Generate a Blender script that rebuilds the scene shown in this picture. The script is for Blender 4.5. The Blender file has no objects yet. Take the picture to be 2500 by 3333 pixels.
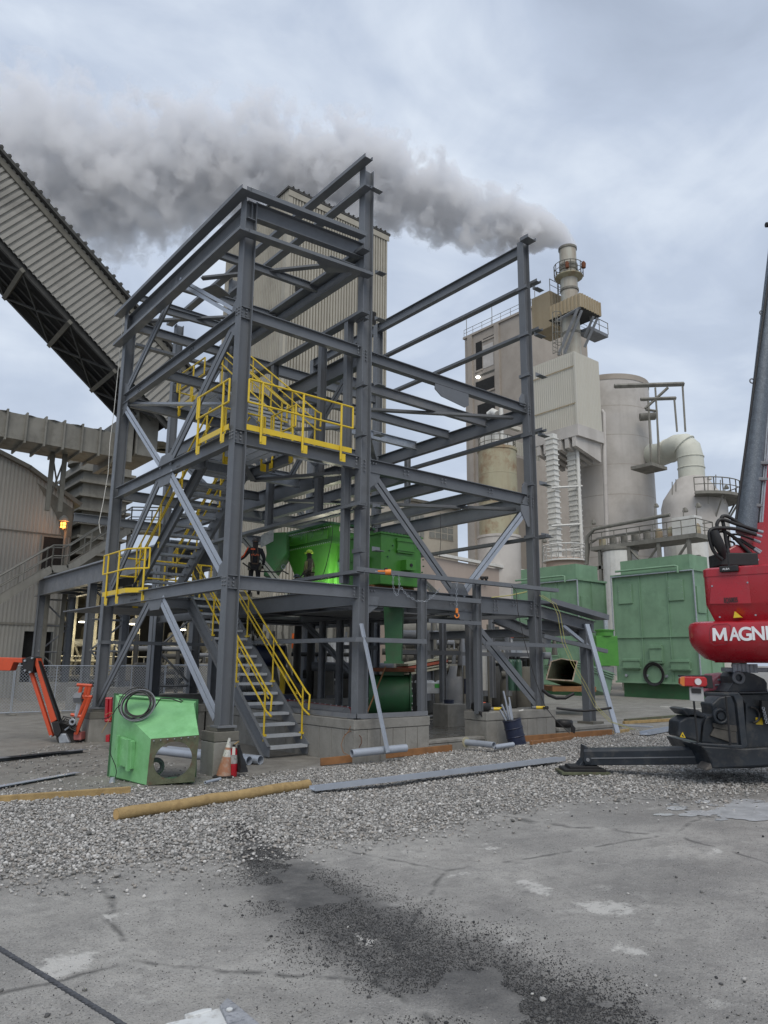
import bpy, bmesh, math, random
import numpy as np
from mathutils import Vector as V, Matrix as M, noise as mnoise
random.seed(7)
sc = bpy.context.scene
COL = sc.collection
R_ = math.radians
# ---------------------------------------------------------------- camera
YAW, PIT, ROL, FPX, CAMH = 0.681504, 0.2016, 0.008291, 2387.78, 2.3
_f = V((math.sin(YAW)*math.cos(PIT), math.cos(YAW)*math.cos(PIT), math.sin(PIT)))
_r = _f.cross(V((0,0,1))).normalized(); _u = _r.cross(_f)
CR = math.cos(ROL)*_r + math.sin(ROL)*_u
CU = -math.sin(ROL)*_r + math.cos(ROL)*_u
CP = V((0,0,CAMH))
cd = bpy.data.cameras.new('camera'); cam = bpy.data.objects.new('camera', cd); COL.objects.link(cam)
cam.matrix_world = M(((CR.x,CU.x,-_f.x,0),(CR.y,CU.y,-_f.y,0),(CR.z,CU.z,-_f.z,CAMH),(0,0,0,1)))
cd.sensor_fit = 'VERTICAL'; cd.sensor_height = 36; cd.lens = 36*FPX/3333
cd.clip_start = .05; cd.clip_end = 4000
sc.camera = cam
LR = V((math.cos(YAW), -math.sin(YAW), 0)); FW = V((math.sin(YAW), math.cos(YAW), 0))
# ---------------------------------------------------------------- sky and sun
SUN_EL, SUN_AZ = R_(52), R_(215)
w = bpy.data.worlds.new('World'); sc.world = w; w.use_nodes = True
nt = w.node_tree; N = nt.nodes; L = nt.links; bg = N['Background']
sky = N.new('ShaderNodeTexSky'); sky.sky_type = 'NISHITA'; sky.sun_disc = False
sky.sun_elevation = SUN_EL; sky.sun_rotation = SUN_AZ; sky.air_density = 1.6; sky.dust_density = 3
tc = N.new('ShaderNodeTexCoord'); mp = N.new('ShaderNodeMapping')
mp.inputs['Rotation'].default_value = (0, 0, R_(28)); mp.inputs['Location'].default_value = (.35, .2, .1); mp.inputs['Scale'].default_value = (1.0, 1.0, 1.9)
n1 = N.new('ShaderNodeTexNoise'); n1.inputs['Scale'].default_value = 2.3; n1.inputs['Detail'].default_value = 8; n1.inputs['Roughness'].default_value = .5; n1.inputs['Distortion'].default_value = .5
n2 = N.new('ShaderNodeTexNoise'); n2.inputs['Scale'].default_value = 5.0; n2.inputs['Detail'].default_value = 7; n2.inputs['Roughness'].default_value = .55; n2.inputs['Distortion'].default_value = .7
L.new(tc.outputs['Generated'], mp.inputs['Vector']); L.new(mp.outputs['Vector'], n1.inputs['Vector']); L.new(mp.outputs['Vector'], n2.inputs['Vector'])
mm_ = N.new('ShaderNodeMath'); mm_.operation = 'MULTIPLY_ADD'; mm_.inputs[1].default_value = .24; L.new(n2.outputs['Fac'], mm_.inputs[0])
ms_ = N.new('ShaderNodeMath'); ms_.operation = 'MULTIPLY'; ms_.inputs[1].default_value = .76; L.new(n1.outputs['Fac'], ms_.inputs[0]); L.new(ms_.outputs[0], mm_.inputs[2])
cr = N.new('ShaderNodeValToRGB'); e = cr.color_ramp.elements
e[0].position = .36; e[0].color = (3.5, 4.05, 5.05, 1); e[1].position = .66; e[1].color = (7.0, 7.6, 8.4, 1)
m_ = e.new(.5); m_.color = (4.6, 5.25, 6.4, 1)
L.new(mm_.outputs[0], cr.inputs['Fac'])
mx = N.new('ShaderNodeMixRGB'); mx.inputs['Fac'].default_value = .9
L.new(sky.outputs['Color'], mx.inputs['Color1']); L.new(cr.outputs['Color'], mx.inputs['Color2'])
L.new(mx.outputs['Color'], bg.inputs['Color']); bg.inputs['Strength'].default_value = .1
sl = bpy.data.lights.new('sun', 'SUN'); sl.energy = 1.5; sl.angle = R_(40); sl.color = (1, .93, .83)
so = bpy.data.objects.new('sun', sl); COL.objects.link(so)
sd = V((math.sin(SUN_AZ)*math.cos(SUN_EL), math.cos(SUN_AZ)*math.cos(SUN_EL), math.sin(SUN_EL)))
so.rotation_euler = sd.to_track_quat('Z', 'Y').to_euler(); so.location = (0, 0, 60)
sc.view_settings.view_transform = 'Standard'; sc.view_settings.look = 'None'
sc.view_settings.gamma = 1; sc.view_settings.use_curve_mapping = False; sc.view_settings.exposure = .3
sc.render.engine = 'CYCLES'
sc.cycles.max_bounces = 6; sc.cycles.diffuse_bounces = 3; sc.cycles.glossy_bounces = 3; sc.cycles.volume_bounces = 4
# ---------------------------------------------------------------- helpers
def ray(u, v): return CR*((u-1250)/FPX) - CU*((v-1666.5)/FPX) + _f
def gz(x, y):
    s = x*LR.x + y*LR.y
    return .2*max(0, min(1, s/4.2))
def at(u, v, x=None, y=None, z=None, d=None):
    """the place where a line of sight meets a plane of the site"""
    r = ray(u, v)
    if x is not None: t = x/r.x
    elif y is not None: t = y/r.y
    elif z is not None: t = (z-CAMH)/r.z
    else: t = d/(r.x*FW.x + r.y*FW.y)
    return CP + r*t
def atg(u, v, dz=0):
    p = at(u, v, z=0)
    for _ in range(12): p = at(u, v, z=gz(p.x, p.y)+dz)
    return p
def cp(s, d, z): return LR*s + FW*d + V((0,0,z))
class MB:
    def __init__(s): s.v = []; s.f = []; s.m = []; s.cm = 0
    def add(s, vs, fs):
        o = len(s.v); s.v += [tuple(a) for a in vs]
        for f in fs: s.f.append([o+i for i in f]); s.m.append(s.cm)
        return s
    def box(s, x0, x1, y0, y1, z0, z1):
        return s.add([(x,y,z) for z in (z0,z1) for x,y in ((x0,y0),(x1,y0),(x1,y1),(x0,y1))],
                     [(3,2,1,0),(4,5,6,7),(0,1,5,4),(1,2,6,5),(2,3,7,6),(3,0,4,7)])
    def obox(s, c, a, b, h):
        c,a,b,h = map(V,(c,a,b,h))
        vs = [c+i*a+j*b+k*h for k in (-1,1) for i,j in ((-1,-1),(1,-1),(1,1),(-1,1))]
        return s.add(vs, [(3,2,1,0),(4,5,6,7),(0,1,5,4),(1,2,6,5),(2,3,7,6),(3,0,4,7)])
    def ext(s, poly, p, q, up=(0,0,1)):
        p=V(p); q=V(q); d=(q-p).normalized(); up=V(up)
        a = d.cross(up).normalized(); b = a.cross(d)
        n = len(poly)
        vs = [p+a*x+b*y for x,y in poly] + [q+a*x+b*y for x,y in poly]
        return s.add(vs, [list(range(n))[::-1], list(range(n,2*n))] + [(i,(i+1)%n,n+(i+1)%n,n+i) for i in range(n)])
    def tube(s, pts, r, n=6, closed=False):
        pts=[V(p) for p in pts]; k=len(pts); vs=[]; prev=None
        for i,p in enumerate(pts):
            if closed: d=(pts[(i+1)%k]-pts[i-1])
            else: d=(pts[min(i+1,k-1)]-pts[max(i-1,0)])
            d = d.normalized() if d.length>1e-9 else V((0,0,1))
            if prev is None:
                a = d.cross(V((0,0,1)))
                if a.length<.05: a = d.cross(V((1,0,0)))
            else: a = prev - d*prev.dot(d)
            a.normalize(); prev=a; b=d.cross(a)
            rr = r[i] if isinstance(r,(list,tuple)) else r
            vs += [p+(a*math.cos(t)+b*math.sin(t))*rr for t in [2*math.pi*j/n for j in range(n)]]
        fs=[(i*n+j,i*n+(j+1)%n,((i+1)%k)*n+(j+1)%n,((i+1)%k)*n+j) for i in range(k if closed else k-1) for j in range(n)]
        if not closed: fs += [list(range(n))[::-1], list(range((k-1)*n,k*n))]
        return s.add(vs, fs)
    def cyl(s, p, q, r, n=12, r2=None): return s.tube([p,q], [r, r if r2 is None else r2], n)
    def lathe(s, c, prof, n=32, cap=True, a0=0, a1=2*math.pi):
        c=V(c); full=abs(a1-a0-2*math.pi)<1e-6; m=n if full else n+1
        vs=[c+V((r*math.cos(a0+(a1-a0)*j/n), r*math.sin(a0+(a1-a0)*j/n), z)) for r,z in prof for j in range(m)]
        k=len(prof); fs=[(i*m+j,i*m+(j+1)%m,(i+1)*m+(j+1)%m,(i+1)*m+j) for i in range(k-1) for j in range(n)]
        if cap and full: fs += [list(range(m))[::-1], list(range((k-1)*m,k*m))]
        return s.add(vs, fs)
    def torus(s, c, ax, R, r, n=24, k=6, a0=0, a1=None):
        ax=V(ax).normalized(); a=ax.cross(V((0,0,1)))
        if a.length<.05: a=ax.cross(V((1,0,0)))
        a.normalize(); b=ax.cross(a); c=V(c)
        if a1 is None: return s.tube([c+(a*math.cos(2*math.pi*i/n)+b*math.sin(2*math.pi*i/n))*R for i in range(n)], r, k, True)
        return s.tube([c+(a*math.cos(a0+(a1-a0)*i/n)+b*math.sin(a0+(a1-a0)*i/n))*R for i in range(n+1)], r, k)
    def corr(s, p, q, z0, z1, pitch, depth, out, slope=None, duty=.5, ztop=None):
        """trapezoid-profiled cladding between p and q (xy), from z0 to z1; out = outward normal"""
        p=V((p[0],p[1],0)); q=V((q[0],q[1],0)); L_=(q-p).length; d=(q-p)/L_; out=V(out)
        n=max(1,int(L_/pitch)); st=L_/n; xs=[]
        for i in range(n):
            x=i*st; a=st*duty
            xs += [(x,0),(x+a*.85,0),(x+a,1),(x+st-.15*a,1)]
        xs.append((L_,0)); vs=[]
        for x,o in xs:
            b=p+d*x+out*(depth*o)
            zt = ztop(x/L_) if ztop else z1
            vs += [(b.x,b.y,z0),(b.x,b.y,zt)]
        return s.add(vs, [(2*i,2*i+2,2*i+3,2*i+1) for i in range(len(xs)-1)])
    def build(s, name, mat, parent=None, smooth=None, bevel=0):
        me = bpy.data.meshes.new(name); me.from_pydata(s.v, [], s.f)
        mats = mat if isinstance(mat,(list,tuple)) else [mat]
        for k in mats: me.materials.append(k)
        if len(mats)>1: me.polygons.foreach_set('material_index', s.m)
        if smooth is not None:
            me.polygons.foreach_set('use_smooth',[True]*len(me.polygons)); me.set_sharp_from_angle(angle=R_(smooth))
        o = bpy.data.objects.new(name, me); COL.objects.link(o)
        if parent is not None:
            o.parent = parent; o.matrix_parent_inverse = parent.matrix_basis.inverted()
        if bevel:
            b = o.modifiers.new('bevel','BEVEL'); b.width = bevel; b.segments = 2; b.limit_method='ANGLE'; b.angle_limit=R_(40)
        return o
def tag(o, label=None, cat=None, group=None, kind=None):
    if label: o['label']=label
    if cat: o['category']=cat
    if group: o['group']=group
    if kind: o['kind']=kind
    return o
def thing(name, label, cat, loc=(0,0,0), group=None, rz=0):
    o = bpy.data.objects.new(name, None); COL.objects.link(o); o.location=loc; o.rotation_euler=(0,0,rz)
    o.empty_display_size=.3; o['kind']='thing'
    o.matrix_basis = M.Translation(V(loc)) @ M.Rotation(rz,4,'Z')
    return tag(o,label,cat,group)
def iprof(h, b, tf=.018, tw=.012):
    return [(-b/2,0),(b/2,0),(b/2,-tf),(tw/2,-tf),(tw/2,-h+tf),(b/2,-h+tf),(b/2,-h),(-b/2,-h),(-b/2,-h+tf),(-tw/2,-h+tf),(-tw/2,-tf),(-b/2,-tf)][::-1]
def cprof(h, b, t=.012, sgn=1):
    p=[(0,0),(b*sgn,0),(b*sgn,-t),(t*sgn,-t),(t*sgn,-h+t),(b*sgn,-h+t),(b*sgn,-h),(0,-h)]
    return p
def pan(wd, h, t=.012): return [(-wd/2,0),(wd/2,0),(wd/2,h),(wd/2-t,h),(wd/2-t,t),(-wd/2+t,t),(-wd/2+t,h),(-wd/2,h)]
def lprof(a, b, t=.012): return [(0,0),(a,0),(a,t),(t,t),(t,b),(0,b)]
RECT = lambda w_, h_: [(-w_/2,-h_/2),(w_/2,-h_/2),(w_/2,h_/2),(-w_/2,h_/2)]
def circ(r, n=10): return [(r*math.cos(2*math.pi*i/n), r*math.sin(2*math.pi*i/n)) for i in range(n)]
# ---------------------------------------------------------------- materials
def pm(name, c, rough=.6, metal=0, var=.12, scale=1.5, dirt=None, dscale=3, damt=.5, streak=0, bump=0, bscale=30, spec=.5, coat=0, fine=0, objvar=0):
    m = bpy.data.materials.new(name); m.use_nodes=True; nt=m.node_tree; N=nt.nodes; L=nt.links; b=N['Principled BSDF']
    b.inputs['Roughness'].default_value=rough; b.inputs['Metallic'].default_value=metal; b.inputs['Specular IOR Level'].default_value=spec
    if coat: b.inputs['Coat Weight'].default_value=coat; b.inputs['Coat Roughness'].default_value=.15
    g=N.new('ShaderNodeNewGeometry')
    def nz(sc_, det, vec=None, ro=.6):
        n=N.new('ShaderNodeTexNoise'); n.inputs['Scale'].default_value=sc_; n.inputs['Detail'].default_value=det; n.inputs['Roughness'].default_value=ro
        L.new(vec or g.outputs['Position'], n.inputs['Vector']); return n.outputs['Fac']
    def mix(a, b_, fac, mode='MIX'):
        x=N.new('ShaderNodeMixRGB'); x.blend_type=mode
        for s_,i in ((a,1),(b_,2),(fac,0)):
            if isinstance(s_,(tuple,list)): x.inputs[i].default_value=(*s_,1) if len(s_)==3 else s_
            elif isinstance(s_,(int,float)): x.inputs[i].default_value=s_
            else: L.new(s_, x.inputs[i])
        return x.outputs[0]
    def ramp(f, a, b_, va=0, vb=1):
        x=N.new('ShaderNodeMapRange'); x.inputs['From Min'].default_value=a; x.inputs['From Max'].default_value=b_
        x.inputs['To Min'].default_value=va; x.inputs['To Max'].default_value=vb; x.clamp=True; L.new(f,x.inputs['Value']); return x.outputs[0]
    lo=tuple(v_*(1-var) for v_ in c); hi=tuple(min(1,v_*(1+var)) for v_ in c)
    col=mix(lo,hi,ramp(nz(scale,5),.3,.7))
    if fine: col=mix(col,tuple(v_*(1-fine) for v_ in c),ramp(nz(scale*25,3),.45,.75))
    if objvar:
        oi=N.new('ShaderNodeObjectInfo'); col=mix(col,tuple(v_*(1-objvar) for v_ in c),ramp(oi.outputs['Random'],0,1,0,.9)); col=mix(col,tuple(min(1,v_*1.35) for v_ in c),ramp(nz(6,6,None,.7),.60,.74,0,objvar*1.6))
    if streak:
        vm=N.new('ShaderNodeVectorMath'); vm.operation='MULTIPLY'; vm.inputs[1].default_value=(1,1,.07); L.new(g.outputs['Position'],vm.inputs[0])
        dc=dirt or tuple(v_*.5 for v_ in c)
        col=mix(col,dc,ramp(nz(dscale*1.6,5,vm.outputs[0]),.48,.72,0,streak))
    if dirt: col=mix(col,dirt,ramp(nz(dscale,6,None,.68),.5,.66,0,damt))
    L.new(col,b.inputs['Base Color'])
    L.new(ramp(nz(scale*2.2,4),.3,.7,max(0,rough-.1),min(1,rough+.1)),b.inputs['Roughness'])
    if bump:
        bp=N.new('ShaderNodeBump'); bp.inputs['Strength'].default_value=bump; bp.inputs['Distance'].default_value=.02
        L.new(nz(bscale,5),bp.inputs['Height']); L.new(bp.outputs[0],b.inputs['Normal'])
    return m
def emit(name, c, s):
    m=bpy.data.materials.new(name); m.use_nodes=True; b=m.node_tree.nodes['Principled BSDF']
    b.inputs['Base Color'].default_value=(*c,1); b.inputs['Emission Color'].default_value=(*c,1); b.inputs['Emission Strength'].default_value=s; return m
STEEL=pm('grey_paint',(.150,.163,.180),.48,0,.10,.9,dirt=(.105,.113,.124),dscale=2.5,damt=.5,spec=.45,streak=.22,fine=.08,objvar=.24)
STEELD=pm('grey_paint_dusty',(.155,.165,.18),.6,0,.15,1.2,dirt=(.27,.27,.26),dscale=2,damt=.35)
GALV=pm('galvanised',(.33,.36,.40),.42,.35,.16,5,dirt=(.22,.24,.26),dscale=9,damt=.6)
GALVL=pm('galvanised_light',(.36,.40,.46),.42,.2,.10,3,dirt=(.28,.31,.35),dscale=6,damt=.5)
TREADM=pm('tread_galvanised',(.46,.49,.52),.4,.2,.12,6,dirt=(.33,.35,.37),dscale=12,damt=.5)
YEL=pm('yellow_paint',(.66,.47,.025),.38,0,.06,2,dirt=(.50,.36,.05),dscale=7,damt=.3)
CONC=pm('concrete',(.25,.245,.225),.85,0,.14,2.2,dirt=(.14,.135,.12),dscale=1.6,damt=.55,streak=.45,bump=.5,bscale=18,fine=.12)
CONCD=pm('grout_dark',(.14,.135,.115),.8,0,.15,3,bump=.4)
CONCW=pm('concrete_pale',(.48,.46,.435),.9,0,.12,.25,dirt=(.33,.31,.285),dscale=.22,damt=.6,streak=.6,bump=.3,bscale=3)
CONCB=pm('concrete_brown',(.34,.305,.265),.9,0,.11,.2,dirt=(.24,.21,.18),dscale=.25,damt=.4,streak=.45,bump=.3,bscale=3)
CLAD=pm('cream_cladding',(.50,.49,.435),.7,0,.05,.15,dirt=(.41,.38,.32),dscale=.15,damt=.35,streak=.25)
CLADY=pm('tan_cladding',(.33,.275,.185),.7,0,.08,.4,dirt=(.25,.19,.11),dscale=.8,damt=.4,streak=.4)
TOWER=pm('dusty_cladding',(.36,.34,.285),.8,0,.08,.25,dirt=(.22,.205,.17),dscale=.3,damt=.45,streak=.45)
SHED=pm('shed_cladding',(.32,.315,.29),.8,0,.08,.5,dirt=(.26,.255,.23),dscale=.25,damt=.5,streak=.3)
DUST=pm('dusty_steel',(.13,.125,.105),.85,0,.18,.8,dirt=(.075,.07,.06),dscale=1.1,damt=.55,streak=.5,bump=.3,bscale=8)
DUSTL=pm('dusty_steel_pale',(.195,.19,.168),.85,0,.15,.8,dirt=(.10,.095,.08),dscale=1.3,damt=.5,streak=.5)
DARK=pm('interior_shade_black',(.012,.012,.012),.9,0,.2,2)  # near-black colour paints in the darkness inside openings and hollows
DKSTL=pm('dark_steel',(.05,.05,.047),.8,0,.2,2)
GREEN=pm('vivid_green',(.06,.235,.032),.42,0,.08,1.2,dirt=(.025,.14,.02),dscale=3,damt=.3)
GREEND=pm('dark_green',(.03,.115,.045),.5,0,.12,1.5,dirt=(.05,.07,.04),dscale=3,damt=.5)
GREENF=pm('faded_green',(.17,.29,.185),.6,0,.14,.7,fine=.06,dirt=(.11,.20,.125),dscale=.9,damt=.55,streak=.4)
GREENP=pm('pale_green',(.20,.47,.21),.5,0,.16,1.8,dirt=(.12,.33,.12),dscale=1.4,damt=.7,streak=.35,fine=.12)
RUSTG=pm('rusty_green',(.09,.10,.06),.8,0,.3,5,dirt=(.10,.055,.035),dscale=6,damt=.8,bump=.5)
RED=pm('red_paint',(.36,.008,.018),.3,0,.10,1.6,dirt=(.28,.05,.05),dscale=4,damt=.25,streak=.22,coat=.35)
REDO=pm('orange_red_paint',(.55,.075,.025),.45,0,.08,2,dirt=(.30,.07,.04),dscale=8,damt=.4)
NAVY=pm('navy_paint',(.016,.022,.030),.42,0,.25,2,dirt=(.09,.085,.075),dscale=5,damt=.4)
BLUEP=pm('blue_drum',(.012,.018,.045),.45,0,.2,4)
BLACK=pm('black_rubber',(.012,.012,.013),.55,0,.2,6)
TYRE=pm('tyre',(.018,.018,.018),.85,0,.3,6,dirt=(.10,.09,.08),dscale=4,damt=.4)
WOOD=pm('timber',(.37,.26,.115),.8,0,.22,5,dirt=(.21,.14,.06),dscale=6,damt=.6,streak=.2,fine=.25,bump=.3)
WOODR=pm('timber_reddish',(.24,.115,.045),.75,0,.2,3,dirt=(.15,.07,.03),dscale=5,damt=.5)
WHITEP=pm('white_paint',(.62,.62,.59),.55,0,.06,2,dirt=(.42,.40,.36),dscale=1.2,damt=.4)
CREAM=pm('cream_duct',(.55,.56,.49),.6,0,.05,.5,dirt=(.38,.37,.31),dscale=.8,damt=.3)
RUSTY=pm('rust_stained',(.36,.34,.24),.85,0,.10,.5,dirt=(.20,.095,.045),dscale=.45,damt=.75,streak=.45)
RUST=pm('rust',(.13,.045,.02),.9,0,.3,4)
ORANGE=pm('orange_paint',(.75,.22,.03),.5,0,.1,4)
# ================================================================ THE STEEL FRAME
XA,XC,XD=7.3,10.86,17.48; YA,YB,YE=14.336,22.1,26.85
L1,L2,L3=4.13,7.43,10.43
FR=thing('steel_structure','tall open grey steel frame of columns and beams, three storeys, under construction','steel frame',(XA,YA,.9))
def beam(p,q,h,b,name='beam',mat=STEEL,tf=.018,tw=.012,up=(0,0,1)):
    return MB().ext(iprof(h,b,tf,tw),p,q,up).build(name,mat,FR)
def col(X,Y,z0,z1,h=.31,b=.25,name='column',mat=STEEL): return MB().ext(iprof(h,b,.022,.014),(X+h,Y+b/2,z0),(X+h,Y+b/2,z1),(1,0,0)).build(name,mat,FR)
for X,Y,z0,z1 in ((XA,YA,.98,13.2),(XA,YB,.96,13.2),(XC,YA,1.0,15.72),(XD,YA,1.0,16.12),(XC,YB,1.0,15.7),(XD,YB,1.0,16.0),(XC,YE,1.0,15.7),(XD,YE,1.0,16.0)):
    c_=col(X,Y,z0,z1)
    MB().box(X-.06,X+.37,Y-.06,Y+.31,z0-.045,z0-.002).build('base_plate',STEELD,FR)
xm=XA+.155; xc=XC+.155; xd=XD+.155; ya=YA+.125; yb=YB+.125; ye=YE+.125
# beams along Y on the near side, line by line
for z,h in ((L1,.30),(L2,.32),(L3,.31)):
    beam((xm,YA+.25,z),(xm,YB,z),h,.2)
beam((xm+.03,YA+.02,13.16),(xm+.03,YB+.2,13.16),.46,.22)
for z,h in ((L1,.46),(L2,.46),(L3,.48),(13.15,.4)):
    beam((xc,YA+.25,z),(xc,YB,z),h,.22); beam((xc,YB+.25,z),(xc,YE,z),h,.22)
for z,h in ((L1,.46),(L2,.46),(L3-.1,.46)):
    beam((xd,YA+.25,z),(xd,YB,z),h,.2); beam((xd,YB+.25,z),(xd,YE,z),h,.2)
beam((xd,YA+.26,16.05),(xd,YB+.2,16.05),.36,.2); beam((xd,YB+.25,16.05),(xd,YE+.3,16.05),.36,.2)
# beams along X
for z,h in ((L1,.30),(L2,.33),(L3,.29)): beam((XA+.02,ya+.02,z),(XC,ya+.02,z),h,.17)
for z,h in ((L1+.01,.46),(L2-.01,.35),(L3-.06,.29)): beam((XC+.31,ya+.02,z),(XD,ya+.02,z),h,.2)
beam((XA+.3,ya,13.2),(XC,ya,13.4),.42,.2)
for z in (L1,L2,L3,13.0): beam((XA+.31,yb,z),(XC,yb,z),.3,.17); beam((XC+.31,yb,z-.02),(XD,yb,z-.02),.4,.2)
beam((XA+.31,yb,14.0),(XC,yb,14.0),.2,.12,'girt')
for z in (L1,L2,L3): beam((XC+.31,ye,z),(XD,ye,z),.35,.2)
beam((XA+.31,ye,L2),(XC,ye,L2),.3,.17)
# joists seen from below at each floor
for y,m in ((16.2,STEELD),(18.0,STEEL),(19.75,GALV)): beam((xc+.1,y,L3-.06),(xd-.1,y,L3-.06),.30,.16,'joist',m)
for x in (12.48,13.85,15.77): beam((x,YA+.2,L2-.05),(x,YB,L2-.05),.34,.18,'joist')
for x,h in ((12.4,.4),(14.2,.46),(15.9,.46)): beam((x,YA+.2,L1-.03),(x,YB,L1-.03),h,.18,'joist')
for y in (16.6,18.9,20.6): beam((XA+.25,y,13.0),(XC,y,13.1),.22,.13,'joist')
for y,m in ((17.3,GALV),(19.6,STEEL)): beam((xm+.1,y,L2-.03),(xc-.1,y,L2-.03),.26,.15,'joist',m)
beam((xm+.1,19.2,L3-.03),(xc-.1,19.2,L3-.03),.28,.15,'joist')
beam((xm+.1,21.0,L1-.03),(xc-.1,21.0,L1-.03),.28,.15,'joist'); beam((9.35,15.2,L2-.02),(9.35,YB,L2-.02),.26,.14,'joist')
for y in (16.4,18.3,20.2): beam((xc+.1,y,L1-.05),(xd-.1,y,L1-.05),.36,.16,'joist')
for y in (23.6,25.2): beam((xc+.1,y,L1-.05),(xd-.1,y,L1-.05),.36,.16,'joist')
# outrigger girts: bent channels carried outside the columns
def girt(p,q,wd=.25,h=.085,name='girt'): return MB().ext(pan(wd,h),p,q).build(name,STEEL,FR)
girt((7.175,14.09,13.2),(7.175,22.65,13.2),.25,.11,'eave_channel'); girt((7.19,14.215,13.2),(10.75,14.215,13.44),.25,.11,'eave_channel')
girt((7.175,14.09,12.14),(7.175,22.55,12.14)); girt((7.19,14.215,12.14),(11.0,14.215,12.38))
girt((10.73,14.0,15.72),(10.73,27.3,15.72),.26,.11,'eave_channel'); girt((10.73,14.0,14.86),(10.73,YB,14.86))
for z in (13.02,11.2,6.08): girt((10.73,14.05,z),(10.73,YB+.2,z))
girt((10.73,14.1,4.40),(10.73,17.0,4.40)); girt((XA+.3,YB+.0,12.14),(XC,YB+.0,12.14),.2)
girt((17.62,14.05,16.08),(17.62,14.4,16.08),.42,.12,'eave_channel')
for z in (14.63,12.93,9.5,6.08): MB().ext(pan(.22,.09),(17.9,14.05,z),(17.9,YB+.2,z)).build('girt',STEEL,FR)
for z in (14.4,12.75,11.35,9.35,7.75,6.1): # short clip stubs standing off the right-hand column, front and side
    MB().ext([(0,0),(.2,0),(.2,.012),(.012,.012),(.012,.14),(0,.14)],(17.79,14.24,z),(18.15,14.24,z)).build('clip_angle',STEEL,FR)
    MB().ext(lprof(.14,.1),(17.42,14.2,z-.05),(17.42,14.62,z-.05)).build('clip_angle',STEEL,FR)
for z in (12.55,11.2,9.35,8.0,6.1,5.0):
    MB().ext([(0,0),(.2,0),(.2,.012),(.012,.012),(.012,.12),(0,.12)],(11.17,14.24,z),(11.42,14.24,z)).build('clip_angle',STEEL,FR)
    MB().ext(lprof(.14,.1),(10.82,14.2,z-.05),(10.82,14.6,z-.05)).build('clip_angle',STEEL,FR)
MB().ext(lprof(.16,.12),(10.86,14.25,15.0),(11.3,14.25,15.0)).build('clip_angle',STEEL,FR)
# wall posts behind the middle column
for y in (14.78,16.0,18.6): 
    MB().ext(iprof(.2,.16,.012,.01),(10.83,y,4.2 if y<15 else 6.1),(10.83,y,11.2),(1,0,0)).build('wall_post',STEEL,FR)
MB().ext(iprof(.2,.16,.012,.01),(18.3,21.0,7.0),(18.3,21.0,10.8),(1,0,0)).build('wall_post',STEELD,FR)
# knee-high girts and posts at the bottom of the front wall
def flat(p,q,h=.1,t=.14,name='girt',mat=STEEL): return MB().ext([(-t/2,-h/2),(t/2,-h/2),(t/2,h/2),(t/2-.015,h/2),(t/2-.015,-h/2+.015),(-t/2,-h/2+.015)],p,q).build(name,mat,FR)
g1=[at(1222,1892+0,y=14.2),at(1760,1936,y=14.2)]
flat((10.62,14.2,4.50),(18.4,14.2,4.50),.11,.16)
flat((10.62,14.2,2.82),(12.9,14.2,2.82),.11,.16); flat((13.0,14.2,3.36),(14.95,14.2,3.36),.1,.12); flat((13.0,14.2,3.97),(14.95,14.2,3.97),.12,.12)
flat((15.1,14.2,2.82),(18.65,14.2,2.82),.11,.16)
flat((10.66,14.25,2.82),(10.66,21.5,2.82),.11,.16); flat((7.25,22.2,2.8),(10.7,22.2,2.8),.1,.12)
for xx,zt in ((12.92,4.45),(14.98,4.45)): MB().ext(iprof(.2,.15,.012,.01),(xx+.1,14.32,.95),(xx+.1,14.32,zt),(1,0,0)).build('wall_post',STEEL,FR)
# angle sill on top of the concrete wall
MB().ext(lprof(.12,.11,.014),(12.95,14.14,.99),(10.7,14.14,.99)).build('sill_angle',STEELD,FR)
MB().ext(lprof(.12,.11,.014),(10.7,14.14,.99),(10.7,21.5,.99)).build('sill_angle',STEELD,FR)
MB().ext(lprof(.12,.11,.014),(10.2,21.6,.99),(7.6,21.6,.99)).build('sill_angle',STEELD,FR)
# diagonal bracing, pairs of angles back to back
def brace(p,q,nrm,wd=.13,gap=.02,mat=STEEL,two=True):
    p=V(p);q=V(q);d=(q-p).normalized();n=V(nrm);s=d.cross(n).normalized()
    m=MB(); t=.014
    for sg in ((1,-1) if two else (1,)):
        o=s*(sg*gap)
        a=p+o;b=q+o
        m.obox((a+b)/2+s*sg*wd*.5,(b-a)/2,s*wd*.5,n*t*.5); m.obox((a+b)/2-n*wd*.35+s*sg*.006,(b-a)/2,s*.007,n*wd*.35)
    o_=m.build('brace',mat,FR)
    return o_
X_=xm-.05
ax=(-1,0,0)
brace((X_,18.35,12.75),(X_,14.95,10.5),ax,mat=GALVL,wd=.085); brace((X_,18.45,12.75),(X_,22.0,10.5),ax)
brace((X_,14.8,10.1),(X_,18.2,7.45),ax,wd=.15); brace((X_,22.1,10.1),(X_,18.7,7.45),ax,mat=GALVL,wd=.10)
brace((X_,18.75,7.1),(X_,22.1,4.2),ax,wd=.13); brace((X_,18.1,7.1),(X_,14.75,4.2),ax,mat=GALVL,wd=.125)
brace((X_,18.85,3.8),(X_,22.2,1.05),ax,wd=.13); brace((X_,18.05,3.8),(X_,14.75,1.15),ax,mat=GALVL,wd=.125)
ay=(0,-1,0)
brace((11.3,14.42,7.0),(14.2,14.42,4.15),ay,wd=.12); brace((17.35,14.42,6.95),(14.5,14.42,4.15),ay,mat=GALVL,wd=.1)
brace((14.55,14.42,3.65),(17.55,14.42,1.15),ay,wd=.14)
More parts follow.
